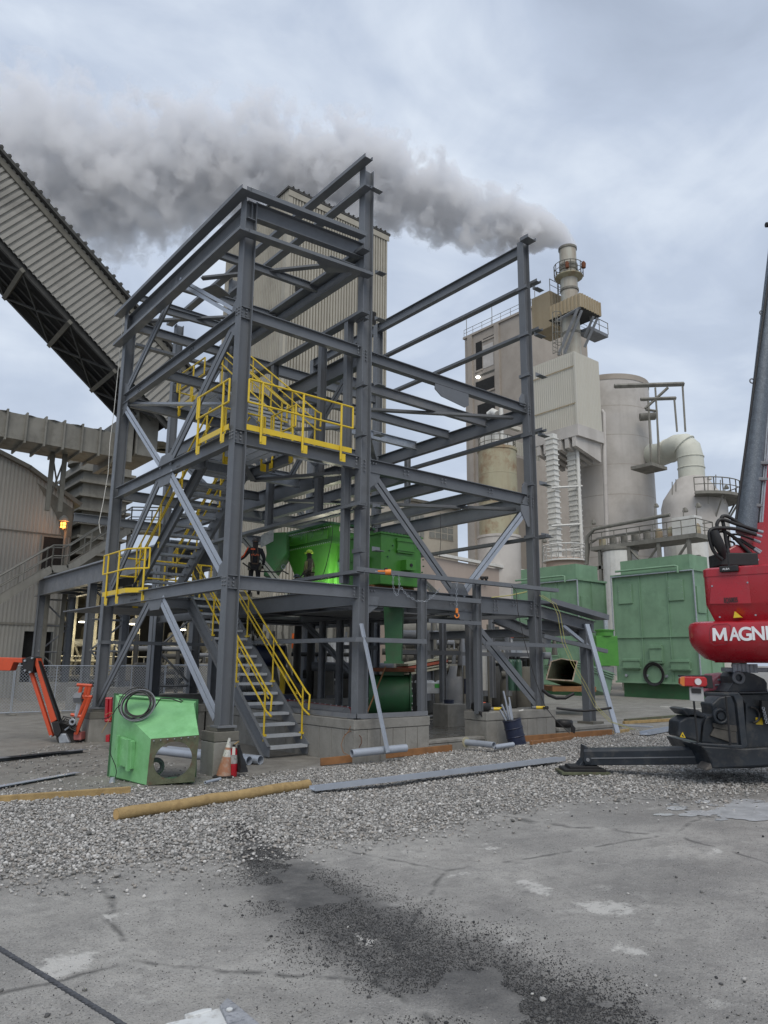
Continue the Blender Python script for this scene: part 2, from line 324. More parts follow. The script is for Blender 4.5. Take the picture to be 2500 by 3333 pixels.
for (a,b) in (((11.2,22.2,7.0),(14.2,22.2,4.15)),((17.4,22.2,7.0),(14.4,22.2,4.15)),((14.4,22.2,3.65),(17.4,22.2,1.2)),((11.3,22.2,10.0),(14.2,22.2,7.5))): brace(a,b,ay,wd=.1)
for (a,b) in (((xc,14.7,10.3),(xc,18.2,7.4)),((xc,22,10.3),(xc,18.4,7.4)),((xc,26.6,10.2),(xc,22.4,7.6))): brace(a,b,ax,wd=.11)
for (a,b) in (((xc,22.3,13.0),(xc,26.7,10.5)),((xd,22.0,7.0),(xd,18.2,4.2)),((xd,14.8,7.0),(xd,18.0,4.2))): brace(a,b,ax,wd=.1)
# horizontal bracing hanging under the floors and roof
def hbr(p,q,mat=STEEL,wd=.17): MB().ext([(-wd/2,0),(wd/2,0),(wd/2,.014),(.012,.014),(.012,wd*.6),(-.012,wd*.6),(-.012,.014),(-wd/2,.014)],p,q).build('plan_brace',mat,FR)
hbr((8.0,18.2,12.95),(10.8,14.9,13.0)); hbr((7.7,22,12.95),(10.8,18.8,12.95))
hbr((11.2,18.6,10.0),(17.3,14.8,9.95)); hbr((11.2,14.9,10.0),(14.3,18.6,9.95)); hbr((14.3,18.6,9.95),(17.3,21.9,9.95)); hbr((11.2,21.9,9.95),(14.2,18.7,9.95))
hbr((11.2,18.6,6.98),(17.3,14.8,6.95)); hbr((7.5,22.0,10.1),(10.7,19.3,10.1),GALVL); hbr((7.6,14.9,7.05),(9.4,17.2,7.05)); hbr((9.4,17.2,7.05),(10.8,15.0,7.05)); hbr((14.3,18.6,6.95),(17.3,21.9,6.95)); hbr((11.2,14.9,3.6),(14.2,18.4,3.6)); hbr((14.2,18.4,3.6),(17.3,14.9,3.6))
# gusset plates
def gus(pts,n,t=.014,name='gusset'):
    pts=[V(p) for p in pts]; n=V(n)*t; k=len(pts)
    MB().add([p-n for p in pts]+[p+n for p in pts],[list(range(k)),list(range(k,2*k))[::-1]]+[(i,(i+1)%k,k+(i+1)%k,k+i)[::-1] for i in range(k)]).build(name,STEEL,FR)
gus([(13.5,14.4,10.07),(14.85,14.4,10.07),(14.85,14.4,9.72),(14.7,14.4,9.62),(13.75,14.4,9.74),(13.5,14.4,9.9)],(0,1,0))
for X,z in ((XD,6.95),(XD,7.4),(XD,10.3)): gus([(X-.05,14.43,z),(X-.3,14.43,z),(X-.3,14.43,z+.22),(X-.18,14.43,z+.4),(X-.05,14.43,z+.4)],(0,1,0))
gus([(17.45,14.4,7.05),(17.05,14.4,7.05),(17.05,14.4,6.85),(17.35,14.4,6.4),(17.45,14.4,6.4)],(0,1,0))
for X,z in ((11.2,7.1),(11.2,3.9)): gus([(X,14.42,z),(X+.35,14.42,z),(X+.3,14.42,z-.25),(X,14.42,z-.45)],(0,1,0))
gus([(14.0,14.42,4.13),(14.75,14.42,4.13),(14.55,14.42,4.45),(14.15,14.42,4.45)],(0,1,0)); gus([(14.2,14.42,3.7),(14.9,14.42,3.7),(14.8,14.42,3.45),(14.4,14.42,3.45)],(0,1,0))
for y0,z0,sz in ((18.4,12.75,-1),(18.4,7.42,1),(18.4,7.12,-1),(18.45,3.84,-1)): gus([(X_,y0-.5,z0),(X_,y0+.5,z0),(X_,y0+.3,z0+sz*.28),(X_,y0-.3,z0+sz*.28)],(1,0,0))
for y0,sy in ((14.6,1),(22.1,-1)):
    for z0,sz in ((L3,1),(L3-.3,-1),(L1,1)): gus([(X_,y0,z0),(X_,y0+sy*.4,z0),(X_,y0+sy*.3,z0+sz*.25),(X_,y0,z0+sz*.4)],(1,0,0))
gus([(9.9,14.5,12.72),(10.7,14.5,12.75),(10.8,14.9,12.75),(10.3,15.3,12.74),(9.8,15.0,12.73)],(0,0,1)); gus([(8.3,17.9,12.78),(8.9,18.2,12.78),(8.7,18.7,12.78),(8.1,18.5,12.78)],(0,0,1))
# bolts
bm_=MB()
def bolts(o,du,dv,nu,nv,n):
    o=V(o);du=V(du);dv=V(dv);n=V(n)
    for i in range(nu):
        for j in range(nv):
            p=o+du*i+dv*j; bm_.cyl(p,p+n*.03,.021,6)
for z in (L1-.07,L2-.07,L3-.06):
    for X in (XC,XD): bolts((X+.04,14.35,z),(0,.16,0),(0,0,-.075),1,4,(-1,0,0)); bolts((X-.12,14.38,z),(.09,0,0),(0,0,-.085),1,3,(0,-1,0))
    bolts((XA-.001,14.41,z),(0,.11,0),(0,0,-.08),2,3,(-1,0,0)); bolts((XA+.08,14.44,z),(.12,0,0),(0,0,-.08),2,3,(0,-1,0))
    bolts((XC+.07,14.44,z),(.12,0,0),(0,0,-.09),2,4,(0,-1,0)); bolts((XD+.07,14.44,z),(.12,0,0),(0,0,-.09),2,4,(0,-1,0))
    bolts((XC+.38,14.45,z-.02),(.09,0,0),(0,0,0.0),3,1,(0,-1,0))
for x in (12.4,13.78,15.7): bolts((x,14.45,L2-.11),(.14,0,0),(0,0,-.09),2,2,(0,-1,0))
for x,k in ((12.5,2),(14.05,3),(15.8,4),(16.6,2)): bolts((x,14.44,L1-.08),(.14,0,0),(0,0,-.09),2,k,(0,-1,0))
bolts((xm-.01,17.2,L3-.09),(0,.13,0),(0,0,-.1),2,2,(-1,0,0)); bolts((xm-.01,20.9,L3-.09),(0,.13,0),(0,0,-.1),2,2,(-1,0,0)); bolts((xm-.01,19.9,L1-.08),(0,.13,0),(0,0,-.13),4,2,(-1,0,0)); bolts((xm-.01,17.6,L2-.2),(0,.13,0),(0,0,-.1),2,2,(-1,0,0))
bolts((xc-.01,16.6,L2-.12),(0,.13,0),(0,0,-.09),2,4,(-1,0,0)); bolts((xc-.01,15.4,L2-.12),(0,.13,0),(0,0,-.09),2,4,(-1,0,0))
for y in (16.2,18,19.75): bolts((xd-.12,y-.02,L3-.12),(0,.12,0),(0,0,-.07),1,4,(-1,0,0))
bo=bm_.build('bolts',STEELD,FR); bo['kind']='stuff'
# ---------------------------------------------------------------- stairs, guard rails
def stair(nm,label,x0,x1,ybot,zbot,sy,n,dy,dz,topext=.0,rails=True,h=.34):
    T=thing(nm,label,'staircase',(x0,ybot,zbot),'steel staircases inside the frame')
    ytop=ybot+sy*dy*n; ztop=zbot+dz*n
    sl=dz/dy
    for x,sg in ((x0,1),(x1,-1)):
        cut=.28
        prof=[(ybot,zbot),(ybot-sy*.02,zbot+.24),(ytop,ztop+.22),(ytop,ztop-.26),(ybot+sy*(.25),zbot)]
        m=MB()
        for (a,b) in ((x-.006*sg,x+.006*sg),):
            vs=[(a,y,z) for y,z in prof]+[(b,y,z) for y,z in prof]; k=len(prof)
            m.add(vs,[list(range(k)),list(range(k,2*k))[::-1]]+[(i,(i+1)%k,k+(i+1)%k,k+i) for i in range(k)])
        for e0,e1 in (((ybot-sy*.02,zbot+.24),(ytop,ztop+.22)),((ybot+sy*.25,zbot),(ytop,ztop-.26))):
            m.ext(RECT(.085,.016),(x-sg*.04,e0[0],e0[1]),(x-sg*.04,e1[0],e1[1]))
        m.build('stringer',STEEL,T)
    for i in range(n):
        y=ybot+sy*(dy*i+.14); z=zbot+dz*(i+1)-.03
        m=MB(); m.box(x0+.02,x1-.02,y-.135,y+.135,z-.012,z+.012)
        m.box(x0+.02,x1-.02,y-sy*.135-.012,y-sy*.135+.012,z-.045,z+.02); m.box(x0+.02,x1-.02,y+sy*.12-.008,y+sy*.12+.008,z-.045,z+.0)
        for k in range(7): m.box(x0+.04,x1-.04,y-.12+.04*k-.004,y-.12+.04*k+.004,z+.012,z+.022)
        m.build('tread',TREADM,T)
    if rails:
        for x,sg in ((x0-.0,1),(x1+.0,-1)):
            rail=MB(); hh=1.12
            a=V((x,ybot+sy*.28,zbot+dz*.9+hh+.1)); b=V((x,ytop,ztop+hh+.05)); a0=V((x,ybot-sy*.0,zbot+.24+hh-.02)); 
            off=.55
            lo=V((x,ybot+sy*.10,zbot+.24+.1+hh)); 
            up_=V((0,0,1))
            s0=lambda t: V((x,ybot+sy*dy*n*t,zbot+.24+dz*n*t))
            rail.tube([s0(.035)+up_*(hh-.42)+V((0,-sy*.16,-.02)),s0(.02)+up_*(hh)+V((0,-sy*.12,-.02)),s0(.03)+up_*(hh+.03),s0(1)+up_*(hh)],.025,8)
            rail.tube([s0(.02)+up_*(hh-.5)+V((0,-sy*.12,0)),s0(.05)+up_*(hh-.5),s0(1)+up_*(hh-.5)],.025,8)
            R1=rail.build('handrail',YEL,T,smooth=50)
            np_=4
            for k in range(np_):
                t=.06+.3*k
                if t>.98: continue
                p=s0(t); MB().tube([p+V((0,0,-.15)),p+up_*(hh)],.025,8).build('rail_post',YEL,R1,smooth=50)
                MB().box(x-.04,x+.04,p.y-.07,p.y+.07,p.z-.03,p.z+.02).build('foot_plate',YEL,R1)
            g=MB(); xi=x+sg*.07
            g.tube([V((xi,s0(.05).y,s0(.05).z+hh-.22)),V((xi,s0(1).y,s0(1).z+hh-.25))],.019,8); 
            for k in range(3): q=s0(.1+.35*k); g.tube([V((x,q.y,q.z+hh-.33)),V((xi,q.y,q.z+hh-.33)),V((xi,q.y,q.z+hh-.26))],.01,5)
            g.build('grab_rail',YEL,R1,smooth=50)
    return T
stair('staircase','lowest yellow-railed grey staircase rising from the ground behind the front column',9.5,10.6,16.0,.04,1,17,.30,.243)
stair('staircase','middle flight of grey stairs with yellow rails, seen from underneath',8.0,9.15,21.6,L1,-1,14,.32,.236)
stair('staircase','top flight of grey stairs rising to the highest yellow-railed landing',9.45,10.5,15.7,L2,1,13,.31,.232)
def guard(label,pts,z,post_t,toe=True,ret0=None,h=1.17,drop=.26,lip=True):
    """pts: corner points of the rail line, post_t: list of (segment, fraction)"""
    T=thing('guard_rail',label,'guard rail',(pts[0][0],pts[0][1],z),'yellow guard rails on the frame')
    P3=[V((p[0],p[1],0)) for p in pts]
    up_=V((0,0,1))
    top=[p+up_*(z+h) for p in P3]; mid=[p+up_*(z+h*.53) for p in P3]
    m=MB(); m.tube(top,.026,8); m.tube(mid,.026,8); m.tube([top[0],mid[0]],.026,8); m.tube([top[-1],mid[-1]],.026,8)
    m.build('rails',YEL,T,smooth=50)
    for sg,t in post_t:
        p=P3[sg].lerp(P3[sg+1],t); MB().tube([p+up_*(z-drop),p+up_*(z+h)],.029,8).build('post',YEL,T,smooth=50)
        d=(P3[sg+1]-P3[sg]).normalized(); nn=V((-d.y,d.x,0))
        MB().obox(p+up_*(z-drop+.06)+d*.06,d*.08,nn*.008,up_*.1).build('mounting_plate',YEL,T)
    if toe:
        for a,b in zip(P3,P3[1:]):
            d=(b-a).normalized(); nn=V((-d.y,d.x,0)); MB().obox((a+b)/2+up_*(z+.04)+nn*.03,(b-a)/2,nn*.006,up_*.065).build('toe_board',YEL,T)
    return T
guard('yellow guard rail on the second level, left of the front corner column',[(7.2,16.15),(7.2,14.5)],L2,[(0,.06),(0,.83)])
guard('long yellow guard rail on the second level between the two nearest columns',[(7.55,14.22),(10.5,14.22)],L2,[(0,.12),(0,.5),(0,.88)])
guard('yellow guard rail cage at the first landing beside the far left column',[(7.1,21.75),(7.1,19.9),(7.5,19.3)],L1-.02,[(0,.2),(0,.68),(1,.8)])
guard('yellow guard rail along the back of the first landing, behind the middle stairs',[(7.6,21.95),(9.4,21.95),(10.6,21.95)],L1,[(0,.3),(0,.8),(1,.7)],toe=False)
guard('yellow guard rail on the topmost landing below the conveyor gallery',[(9.2,22.3),(9.2,20.3)],L3,[(0,.1),(0,.6)])
guard('short yellow guard rail crossing the topmost landing',[(9.2,22.35),(10.6,22.35)],L3,[(0,.35),(0,.85)],toe=False)
guard('small yellow guard rail loop at the head of the middle stairs',[(8.0,16.35),(9.2,16.35)],L2,[(0,.05),(0,.95)],toe=False)
guard('small yellow guard rail beside the foot of the top stairs',[(9.3,15.0),(9.3,16.2)],L2,[(0,.1),(0,.9)],toe=False)
for nm,x0,x1,y0,y1,z in (('landing',7.45,9.2,14.5,17.2,L2+.01),('landing',9.2,10.8,14.5,15.75,L2+.012),('landing',9.3,10.7,19.75,22.2,L3+.01),('landing',7.6,10.7,20.95,22.1,L1+.01)):
    m=MB(); k=0; y=y0
    while y<y1-.03: m.box(x0,x1,y,y+.012,z,z+.03); y+=.05
    for k in range(int((x1-x0)/.3)+1): m.box(x0+.3*k,x0+.3*k+.02,y0,y1,z-.004,z+.02)
    m.build('landing_grating',GALV,FR)
# ================================================================ GROUND
def fbm(x,y,s,o=4):
    return mnoise.fractal(V((x*s,y*s,.3)),1.0,2.0,o)
def lat(x,y): return x*LR.x+y*LR.y, x*FW.x+y*FW.y
# edge of the gravel (near side) as forward distance for a given lateral place
GE=[(-20,8.5),(-4.1,8.6),(-2.3,9.26),(0.0,10.58),(1.65,11.67),(3.0,12.6),(4.8,12.6),(6.6,13.1),(10,14),(30,16)]
BE=[(-20,13.3),(-3.8,13.6),(-2.6,15.2),(-1.4,17.6),(1.8,20.0),(7,23.5),(12,26),(30,30)]
def bedge(s):
    for (a,b),(c_,d_) in zip(BE,BE[1:]):
        if s<=c_: return b+(d_-b)*max(0,(s-a)/(c_-a))
    return BE[-1][1]
def gedge(s):
    for (a,b),(c_,d_) in zip(GE,GE[1:]):
        if s<=c_: return b+(d_-b)*max(0,(s-a)/(c_-a))
    return GE[-1][1]
def axis_pts(lo,hi,fine_lo,fine_hi,fs,cs):
    out=[]; x=lo
    while x<hi:
        out.append(x); x+= fs if fine_lo<=x<fine_hi else cs
    out.append(hi); return out
gx=sorted(set([-900,-500,-250,-120,-60,-30,-15]+list(np.round(np.concatenate([np.arange(-10,0,.5),np.arange(0,15,.22),np.arange(15,45,.5)]),3))+[50,60,75,100,150,250,500,900,1600]))
gy=sorted(set([-300,-100,-40,-15]+list(np.round(np.concatenate([np.arange(-5,2,.5),np.arange(2,15,.22),np.arange(15,45,.5)]),3))+[50,60,75,100,150,250,500,900,1800]))
gm=MB(); vs=[]
for y in gy:
    for x in gx:
        z=gz(x,y)
        if -10<x<45 and -5<y<45: z+=.025*fbm(x,y,.35)
        vs.append((x,y,z))
n_=len(gx); gm.add(vs,[(j*n_+i,j*n_+i+1,(j+1)*n_+i+1,(j+1)*n_+i) for j in range(len(gy)-1) for i in range(n_-1)])
def ground_mat():
    m=bpy.data.materials.new('yard_ground'); m.use_nodes=True; nt=m.node_tree; N=nt.nodes; L=nt.links; b=N['Principled BSDF']
    g=N.new('ShaderNodeNewGeometry'); P=g.outputs['Position']
    at_=N.new('ShaderNodeVertexColor'); at_.layer_name='zones'
    sp=N.new('ShaderNodeSeparateColor'); L.new(at_.outputs['Color'],sp.inputs[0])
    def nz(s,d,r=.6,vec=None):
        n=N.new('ShaderNodeTexNoise'); n.inputs['Scale'].default_value=s; n.inputs['Detail'].default_value=d; n.inputs['Roughness'].default_value=r; L.new(vec or P,n.inputs['Vector']); return n.outputs['Fac']
    def mr(f,a,c,va=0,vb=1):
        x=N.new('ShaderNodeMapRange'); x.clamp=True
        for i,v_ in zip(('From Min','From Max','To Min','To Max'),(a,c,va,vb)): x.inputs[i].default_value=v_
        L.new(f,x.inputs['Value']); return x.outputs[0]
    def mix(a,c,f):
        x=N.new('ShaderNodeMixRGB')
        for s_,i in ((a,1),(c,2),(f,0)):
            if isinstance(s_,tuple): x.inputs[i].default_value=(*s_,1)
            elif isinstance(s_,float): x.inputs[i].default_value=s_
            else: L.new(s_,x.inputs[i])
        return x.outputs[0]
    def mth(op,a,c):
        x=N.new('ShaderNodeMath'); x.operation=op
        for i,s_ in enumerate((a,c)):
            if isinstance(s_,(float,int)): x.inputs[i].default_value=s_
            else: L.new(s_,x.inputs[i])
        return x.outputs[0]
    conc=mix((.225,.218,.205),(.41,.397,.37),mr(nz(.55,7,.62),.34,.66))
    conc=mix(conc,(.19,.185,.178),mr(nz(1.3,8,.7),.50,.70,0,.75))
    conc=mix(conc,(.52,.51,.48),mr(nz(2.3,6,.6),.60,.70,0,.5))
    conc=mix(conc,(.10,.10,.098),mr(nz(55,3,.6),.54,.68,0,.8)); conc=mix(conc,(.50,.49,.47),mr(nz(80,2,.6),.58,.70,0,.75)); conc=mix(conc,(.185,.18,.17),mr(nz(5,7,.75),.50,.66,0,.6))
    dirt=mix((.16,.15,.135),(.26,.25,.225),mr(nz(2.0,7,.7),.35,.65)); dirt=mix(dirt,(.36,.35,.33),mr(nz(22,4,.7),.60,.72,0,.7)); dirt=mix(dirt,(.07,.065,.06),mr(nz(34,3),.60,.75,0,.7))
    grav=mix((.16,.155,.146),(.40,.39,.37),mr(nz(26,5,.75),.38,.66))
    # cracks between slabs
    vo=N.new('ShaderNodeTexVoronoi'); vo.feature='DISTANCE_TO_EDGE'; vo.inputs['Scale'].default_value=.28
    wv=N.new('ShaderNodeVectorMath'); wv.operation='MULTIPLY_ADD'; wv.inputs[1].default_value=(.32,.32,.32); nn=N.new('ShaderNodeTexNoise'); nn.inputs['Scale'].default_value=1.5; nn.inputs['Detail'].default_value=5; L.new(P,nn.inputs['Vector']); L.new(nn.outputs['Color'],wv.inputs[0]); L.new(P,wv.inputs[2]); L.new(wv.outputs[0],vo.inputs['Vector'])
    crack=mr(vo.outputs['Distance'],.0,.014,1,0)
    conc=mix(conc,(.40,.39,.365),mth('MULTIPLY',mr(vo.outputs['Distance'],.0,.035,1,0),mr(nz(1.6,4),.42,.6,0,.8)))
    conc=mix(conc,(.09,.088,.083),mth('MULTIPLY',crack,mr(nz(3,4),.40,.55,0,.9)))
    jag=mth('ADD',sp.outputs[0],mr(nz(3.5,6,.7),0,1,-.45,.45))
    c1=mix(conc,grav,mr(jag,.42,.6))
    c1=mix(c1,dirt,mr(mth('ADD',sp.outputs[1],mr(nz(2,5),0,1,-.4,.4)),.4,.62))
    blk=mth('ADD',sp.outputs[2],mr(nz(3.0,8,.72),0,1,-.55,.55))
    c1=mix(c1,(.040,.041,.043),mr(blk,.36,1.15,0,.82))
    c1=mix(c1,(.56,.55,.52),mr(mth('ADD',at_.outputs['Alpha'],mr(nz(7,8,.75),0,1,-.75,.55)),.42,.56,0,.8))
    L.new(c1,b.inputs['Base Color']); L.new(mr(nz(.8,5),.35,.65,.5,.85),b.inputs['Roughness'])
    bp=N.new('ShaderNodeBump'); bp.inputs['Strength'].default_value=.8; bp.inputs['Distance'].default_value=.03
    L.new(mth('ADD',nz(14,7,.7),mth('MULTIPLY',nz(70,3),.6)),bp.inputs['Height']); L.new(bp.outputs[0],b.inputs['Normal'])
    return m
GM=ground_mat()
# where grit has been spilled: a trail across the slab (places on the ground)
TRAIL=[atg(*p) for p in ((770,2680),(830,2760),(900,2830),(1020,2920),(1180,3020),(1330,3110),(1500,3180),(1800,3290),(2000,3333))]
TW=[.12,.25,.32,.38,.46,.50,.42,.34,.25]
def seg_d(x,y):
    best=9
    for (p,q,a,c_) in zip(TRAIL,TRAIL[1:],TW,TW[1:]):
        dx,dy=q.x-p.x,q.y-p.y; t=max(0,min(1,((x-p.x)*dx+(y-p.y)*dy)/(dx*dx+dy*dy+1e-9)))
        best=min(best,math.hypot(x-p.x-t*dx,y-p.y-t*dy)/(a+(c_-a)*t))
    return best
go=gm.build('ground',GM); tag(go,kind='structure')
go.data.shade_smooth()
# fine near sheet carrying the slab, gravel and dirt zones
SPOTS=[(atg(u,v),r_) for u,v,r_ in ((372,2988,.30),(240,3128,.42),(180,3152,.4),(1725,2872,.38),(1765,2900,.25),(2010,2962,.42),(1950,2948,.45),(2328,2770,.3),(1590,2755,.35),(690,2500,.3),(1180,3060,.3),(2050,3100,.35),(1500,2850,.3))]
def zone_layer(o):
    me=o.data; ca=me.color_attributes.new('zones','FLOAT_COLOR','POINT'); arr=np.zeros((len(me.vertices),4),'f')
    for i,v_ in enumerate(me.vertices):
        x,y=v_.co.x,v_.co.y; s,d=lat(x,y); e_=gedge(s)
        g=.5+(d-e_-.1)/2.0
        # dirt yard behind the gravel band
        back=(16.6-.0*s) if s<-2.2 else 19.5
        back=bedge(s)+.35*fbm(s,d,.5)
        dz=.5+(d-back)/1.6
        t=seg_d(x,y); b_=max(0,1.42-t*.62)
        arr[i]=(max(0,min(1,g)),max(0,min(1,dz)),max(0,min(1,b_)),max([0]+[1-math.hypot((x-p.x)/r_,(y-p.y)/r_) for p,r_ in SPOTS]))
    ca.data.foreach_set('color',arr.ravel())
zone_layer(go)
nm=MB(); vs=[]; xs=np.arange(0,24,.2); ys=np.arange(-2,26,.2)
fx=np.arange(0,12,.12); fy=np.arange(1,12,.12)
# ---------------------------------------------------------------- loose stones
def stones(name,pts,sizes,mats,seed=1,squash=.7):
    rng=np.random.RandomState(seed); n=len(pts)
    t=(1+5**.5)/2
    ico=np.array([(-1,t,0),(1,t,0),(-1,-t,0),(1,-t,0),(0,-1,t),(0,1,t),(0,-1,-t),(0,1,-t),(t,0,-1),(t,0,1),(-t,0,-1),(-t,0,1)],float); ico/=np.linalg.norm(ico[0])
    F=np.array([(0,11,5),(0,5,1),(0,1,7),(0,7,10),(0,10,11),(1,5,9),(5,11,4),(11,10,2),(10,7,6),(7,1,8),(3,9,4),(3,4,2),(3,2,6),(3,6,8),(3,8,9),(4,9,5),(2,4,11),(6,2,10),(8,6,7),(9,8,1)])
    vv=ico[None]*(1+rng.uniform(-.28,.28,(n,12,1)))*np.array([1,1,1])[None,None]
    vv=vv*rng.uniform(.6,1.15,(n,1,3))*np.array([1,1,squash])
    a=rng.uniform(0,6.28,n); b=rng.uniform(-.5,.5,n)
    ca,sa,cb,sb=np.cos(a),np.sin(a),np.cos(b),np.sin(b)
    x,y,z=vv[...,0],vv[...,1],vv[...,2]
    y,z=y*cb[:,None]-z*sb[:,None],y*sb[:,None]+z*cb[:,None]
    x,y=x*ca[:,None]-y*sa[:,None],x*sa[:,None]+y*ca[:,None]
    vv=np.stack([x,y,z],-1)*np.asarray(sizes)[:,None,None]+np.asarray(pts)[:,None,:]
    me=bpy.data.meshes.new(name); me.vertices.add(n*12); me.vertices.foreach_set('co',vv.ravel().astype('f'))
    fi=(F[None]+(np.arange(n)*12)[:,None,None]).reshape(-1)
    me.loops.add(len(fi)); me.loops.foreach_set('vertex_index',fi.astype('i'))
    me.polygons.add(n*20); me.polygons.foreach_set('loop_start',np.arange(0,len(fi),3,dtype='i'))
    for m in mats: me.materials.append(m)
    me.polygons.foreach_set('material_index',np.repeat(rng.randint(0,len(mats),n),20).astype('i'))
    me.update(calc_edges=True); o=bpy.data.objects.new(name,me); COL.objects.link(o); o['kind']='stuff'; return o
ST=[pm('stone_%s'%k,c,.85,0,.2,7) for k,c in (('pale',(.38,.375,.36)),('mid',(.25,.245,.235)),('warm',(.30,.28,.255)),('dark',(.13,.13,.125)),('white',(.52,.51,.49)))]
rng=np.random.RandomState(3); pts=[]; sz=[]
tries=0
while len(pts)<95000 and tries<700000:
    tries+=1
    s=rng.uniform(-7.5,12); d=7.8+17*rng.rand()**1.35
    x=LR.x*s+FW.x*d; y=LR.y*s+FW.y*d
    e_=gedge(s)+.35*fbm(s,d,.8)
    if y>14.0 and 7.1<x<18: continue
    back=bedge(s)+.45*fbm(s,d,.5)
    p_=1/(1+math.exp(-(d-e_-.1)*3.2))*(1/(1+math.exp((d-back)*4)))
    if seg_d(x,y)<.8: p_*=.5
    if rng.rand()>p_*(1.15-.03*(d-8)): 
        continue
    k=rng.uniform(.010,.025) if rng.rand()<.95 else rng.uniform(.025,.045)
    pts.append((x,y,gz(x,y)+.025*fbm(x,y,.35)+k*.25+rng.uniform(0,.02))); sz.append(k)
tag(stones('gravel',pts,sz,[ST[0],ST[1],ST[2],ST[1],ST[0],ST[3],ST[4],ST[1],ST[2],ST[0]],5),None,None)
pts=[];sz=[]
while len(pts)<26000:
    k=rng.randint(0,len(TRAIL)-1); t=rng.rand(); p=TRAIL[k].lerp(TRAIL[k+1],t); w_=(TW[k]+(TW[k+1]-TW[k])*t)*1.0
    x=p.x+rng.normal()*w_; y=p.y+rng.normal()*w_
    if fbm(x*1.3,y*1.3,1.4)<-.15: continue
    pts.append((x,y,gz(x,y)+.025*fbm(x,y,.35)+.004)); sz.append(rng.uniform(.002,.007) if rng.rand()<.99 else rng.uniform(.010,.018))
BLKS=[pm('grit_black',(.025,.026,.028),.7,0,.3,9),pm('grit_grey',(.07,.07,.07),.8,0,.3,9)]
stones('black_grit',pts,sz,BLKS,6)
pts=[];sz=[]
for i in range(9000):
    u=rng.uniform(-50,2550); v=rng.uniform(2640,3340); p=atg(u,v)
    s,d=lat(p.x,p.y)
    if d>gedge(s)+.5: continue
    if fbm(p.x,p.y,.9)<-.05 and rng.rand()<.75: continue
    k=rng.uniform(.002,.006) if rng.rand()<.985 else rng.uniform(.010,.024)
    pts.append((p.x,p.y,gz(p.x,p.y)+.025*fbm(p.x,p.y,.35)+k*.3)); sz.append(k)
stones('loose_grit',pts,sz,[ST[1],ST[3],ST[3],BLKS[1],BLKS[0],ST[0]],8)
pts=[];sz=[]
for i in range(9000):
    s=rng.uniform(-9,9); d=rng.uniform(12.5,24); x=LR.x*s+FW.x*d; y=LR.y*s+FW.y*d
    if y>14.2 and x>7.3 and x<19: continue
    if fbm(x,y,.7)<0 and rng.rand()<.6: continue
    k=rng.uniform(.01,.035); pts.append((x,y,gz(x,y)+k*.2)); sz.append(k)
stones('yard_rubble',pts,sz,[ST[0],ST[1],ST[2],ST[3]],9)
# ================================================================ BUILDINGS AND PLANT BEHIND
def rail3(m,pts,h=1.1,r=.03,n=4,step=1.6,mid=True):
    """plant handrail along a polyline of deck points"""
    pts=[V(p) for p in pts]; u=V((0,0,1))
    m.tube([p+u*h for p in pts],r,n)
    if mid: m.tube([p+u*h*.5 for p in pts],r*.8,n)
    for a,b in zip(pts,pts[1:]):
        k=max(1,int((b-a).length/step))
        for i in range(k+1): p=a.lerp(b,i/k); m.tube([p,p+u*h],r,n)
def lad(m,p,q,wd,side,r=.03,step=.3,cage=0,out=None):
    p=V(p);q=V(q);s=V(side)*wd/2; m.tube([p-s,q-s],r,4); m.tube([p+s,q+s],r,4)
    k=int((q-p).length/step)
    for i in range(1,k): c_=p.lerp(q,i/k); m.tube([c_-s,c_+s],r*.7,3)
    if cage:
        o=V(out); k=int((q-p).length/cage)
        for i in range(k+1):
            c_=p.lerp(q,i/k); m.tube([c_-s,c_-s*1.2+o*.5,c_+o*.8,c_+s*1.2+o*.5,c_+s],r*.8,4)
        for t in (-1.2,0,1.2): m.tube([p+s*t+o*(.8-.3*abs(t)/1.2),q+s*t+o*(.8-.3*abs(t)/1.2)],r*.6,3)
# ---- ribbed tower
y0=62.; a=at(941.7,620,y=y0); x0,z1=a.x,a.z; x1=at(1258,775,y=y0).x; y1=at(742,800,x=x0).y
T=thing('clad_tower','tall ribbed grey-beige clad tower with dark roof edge, right behind the steel frame','tower',(x0,y0,0))
MB().corr((x0,y0),(x1,y0),0,z1,.36,.2,(0,-1,0),duty=.34).build('wall',TOWER,T); MB().corr((x0,y1),(x0,y0),0,z1,.36,.2,(-1,0,0),duty=.34).build('wall',TOWER,T)
MB().box(x0+.01,x1,y0+.01,y1,0,z1-.02).build('core',DUST,T)
MB().box(x0-.22,x0+.4,y0-.22,y0+.4,0,z1-.3).build('corner_trim',TOWER,T)
m=MB(); m.box(x0-.35,x1+.35,y0-.35,y1+.35,z1,z1+.28); k=0
for i in range(int((x1-x0)/.68)): m.tube([(x0+.3+.68*i,y0-.42,z1+.34),(x0+.3+.68*i,y0+1,z1+.36)],.12,6)
m.build('roof',DKSTL,T)
MB().box(x0-.2,x1+.2,y0-.30,y0-.21,z1-.75,z1-.05).build('fascia',TOWER,T)
for (u0,v0,u1,v1) in ((961,912,981,946),(1211,1018,1224,1054),(1003,1262,1022,1300)):
    p=at(u0,v1,y=y0-.25); q=at(u1,v0,y=y0-.25); F_=MB().box(p.x-.06,q.x+.06,y0-.24,y0-.202,p.z-.06,q.z+.06).build('window',DUST,T); MB().box(p.x,q.x,y0-.27,y0-.242,p.z,q.z).build('opening',DARK,F_)  # black panel on the wall, inner darkness put into its colour
p=at(812,1012,x=x0-.15); q=at(826,968,x=x0-.15); F_=MB().box(x0-.24,x0-.202,q.y-.06,p.y+.06,p.z-.06,q.z+.06).build('window',DUST,T); MB().box(x0-.27,x0-.242,q.y,p.y,p.z,q.z).build('opening',DARK,F_)
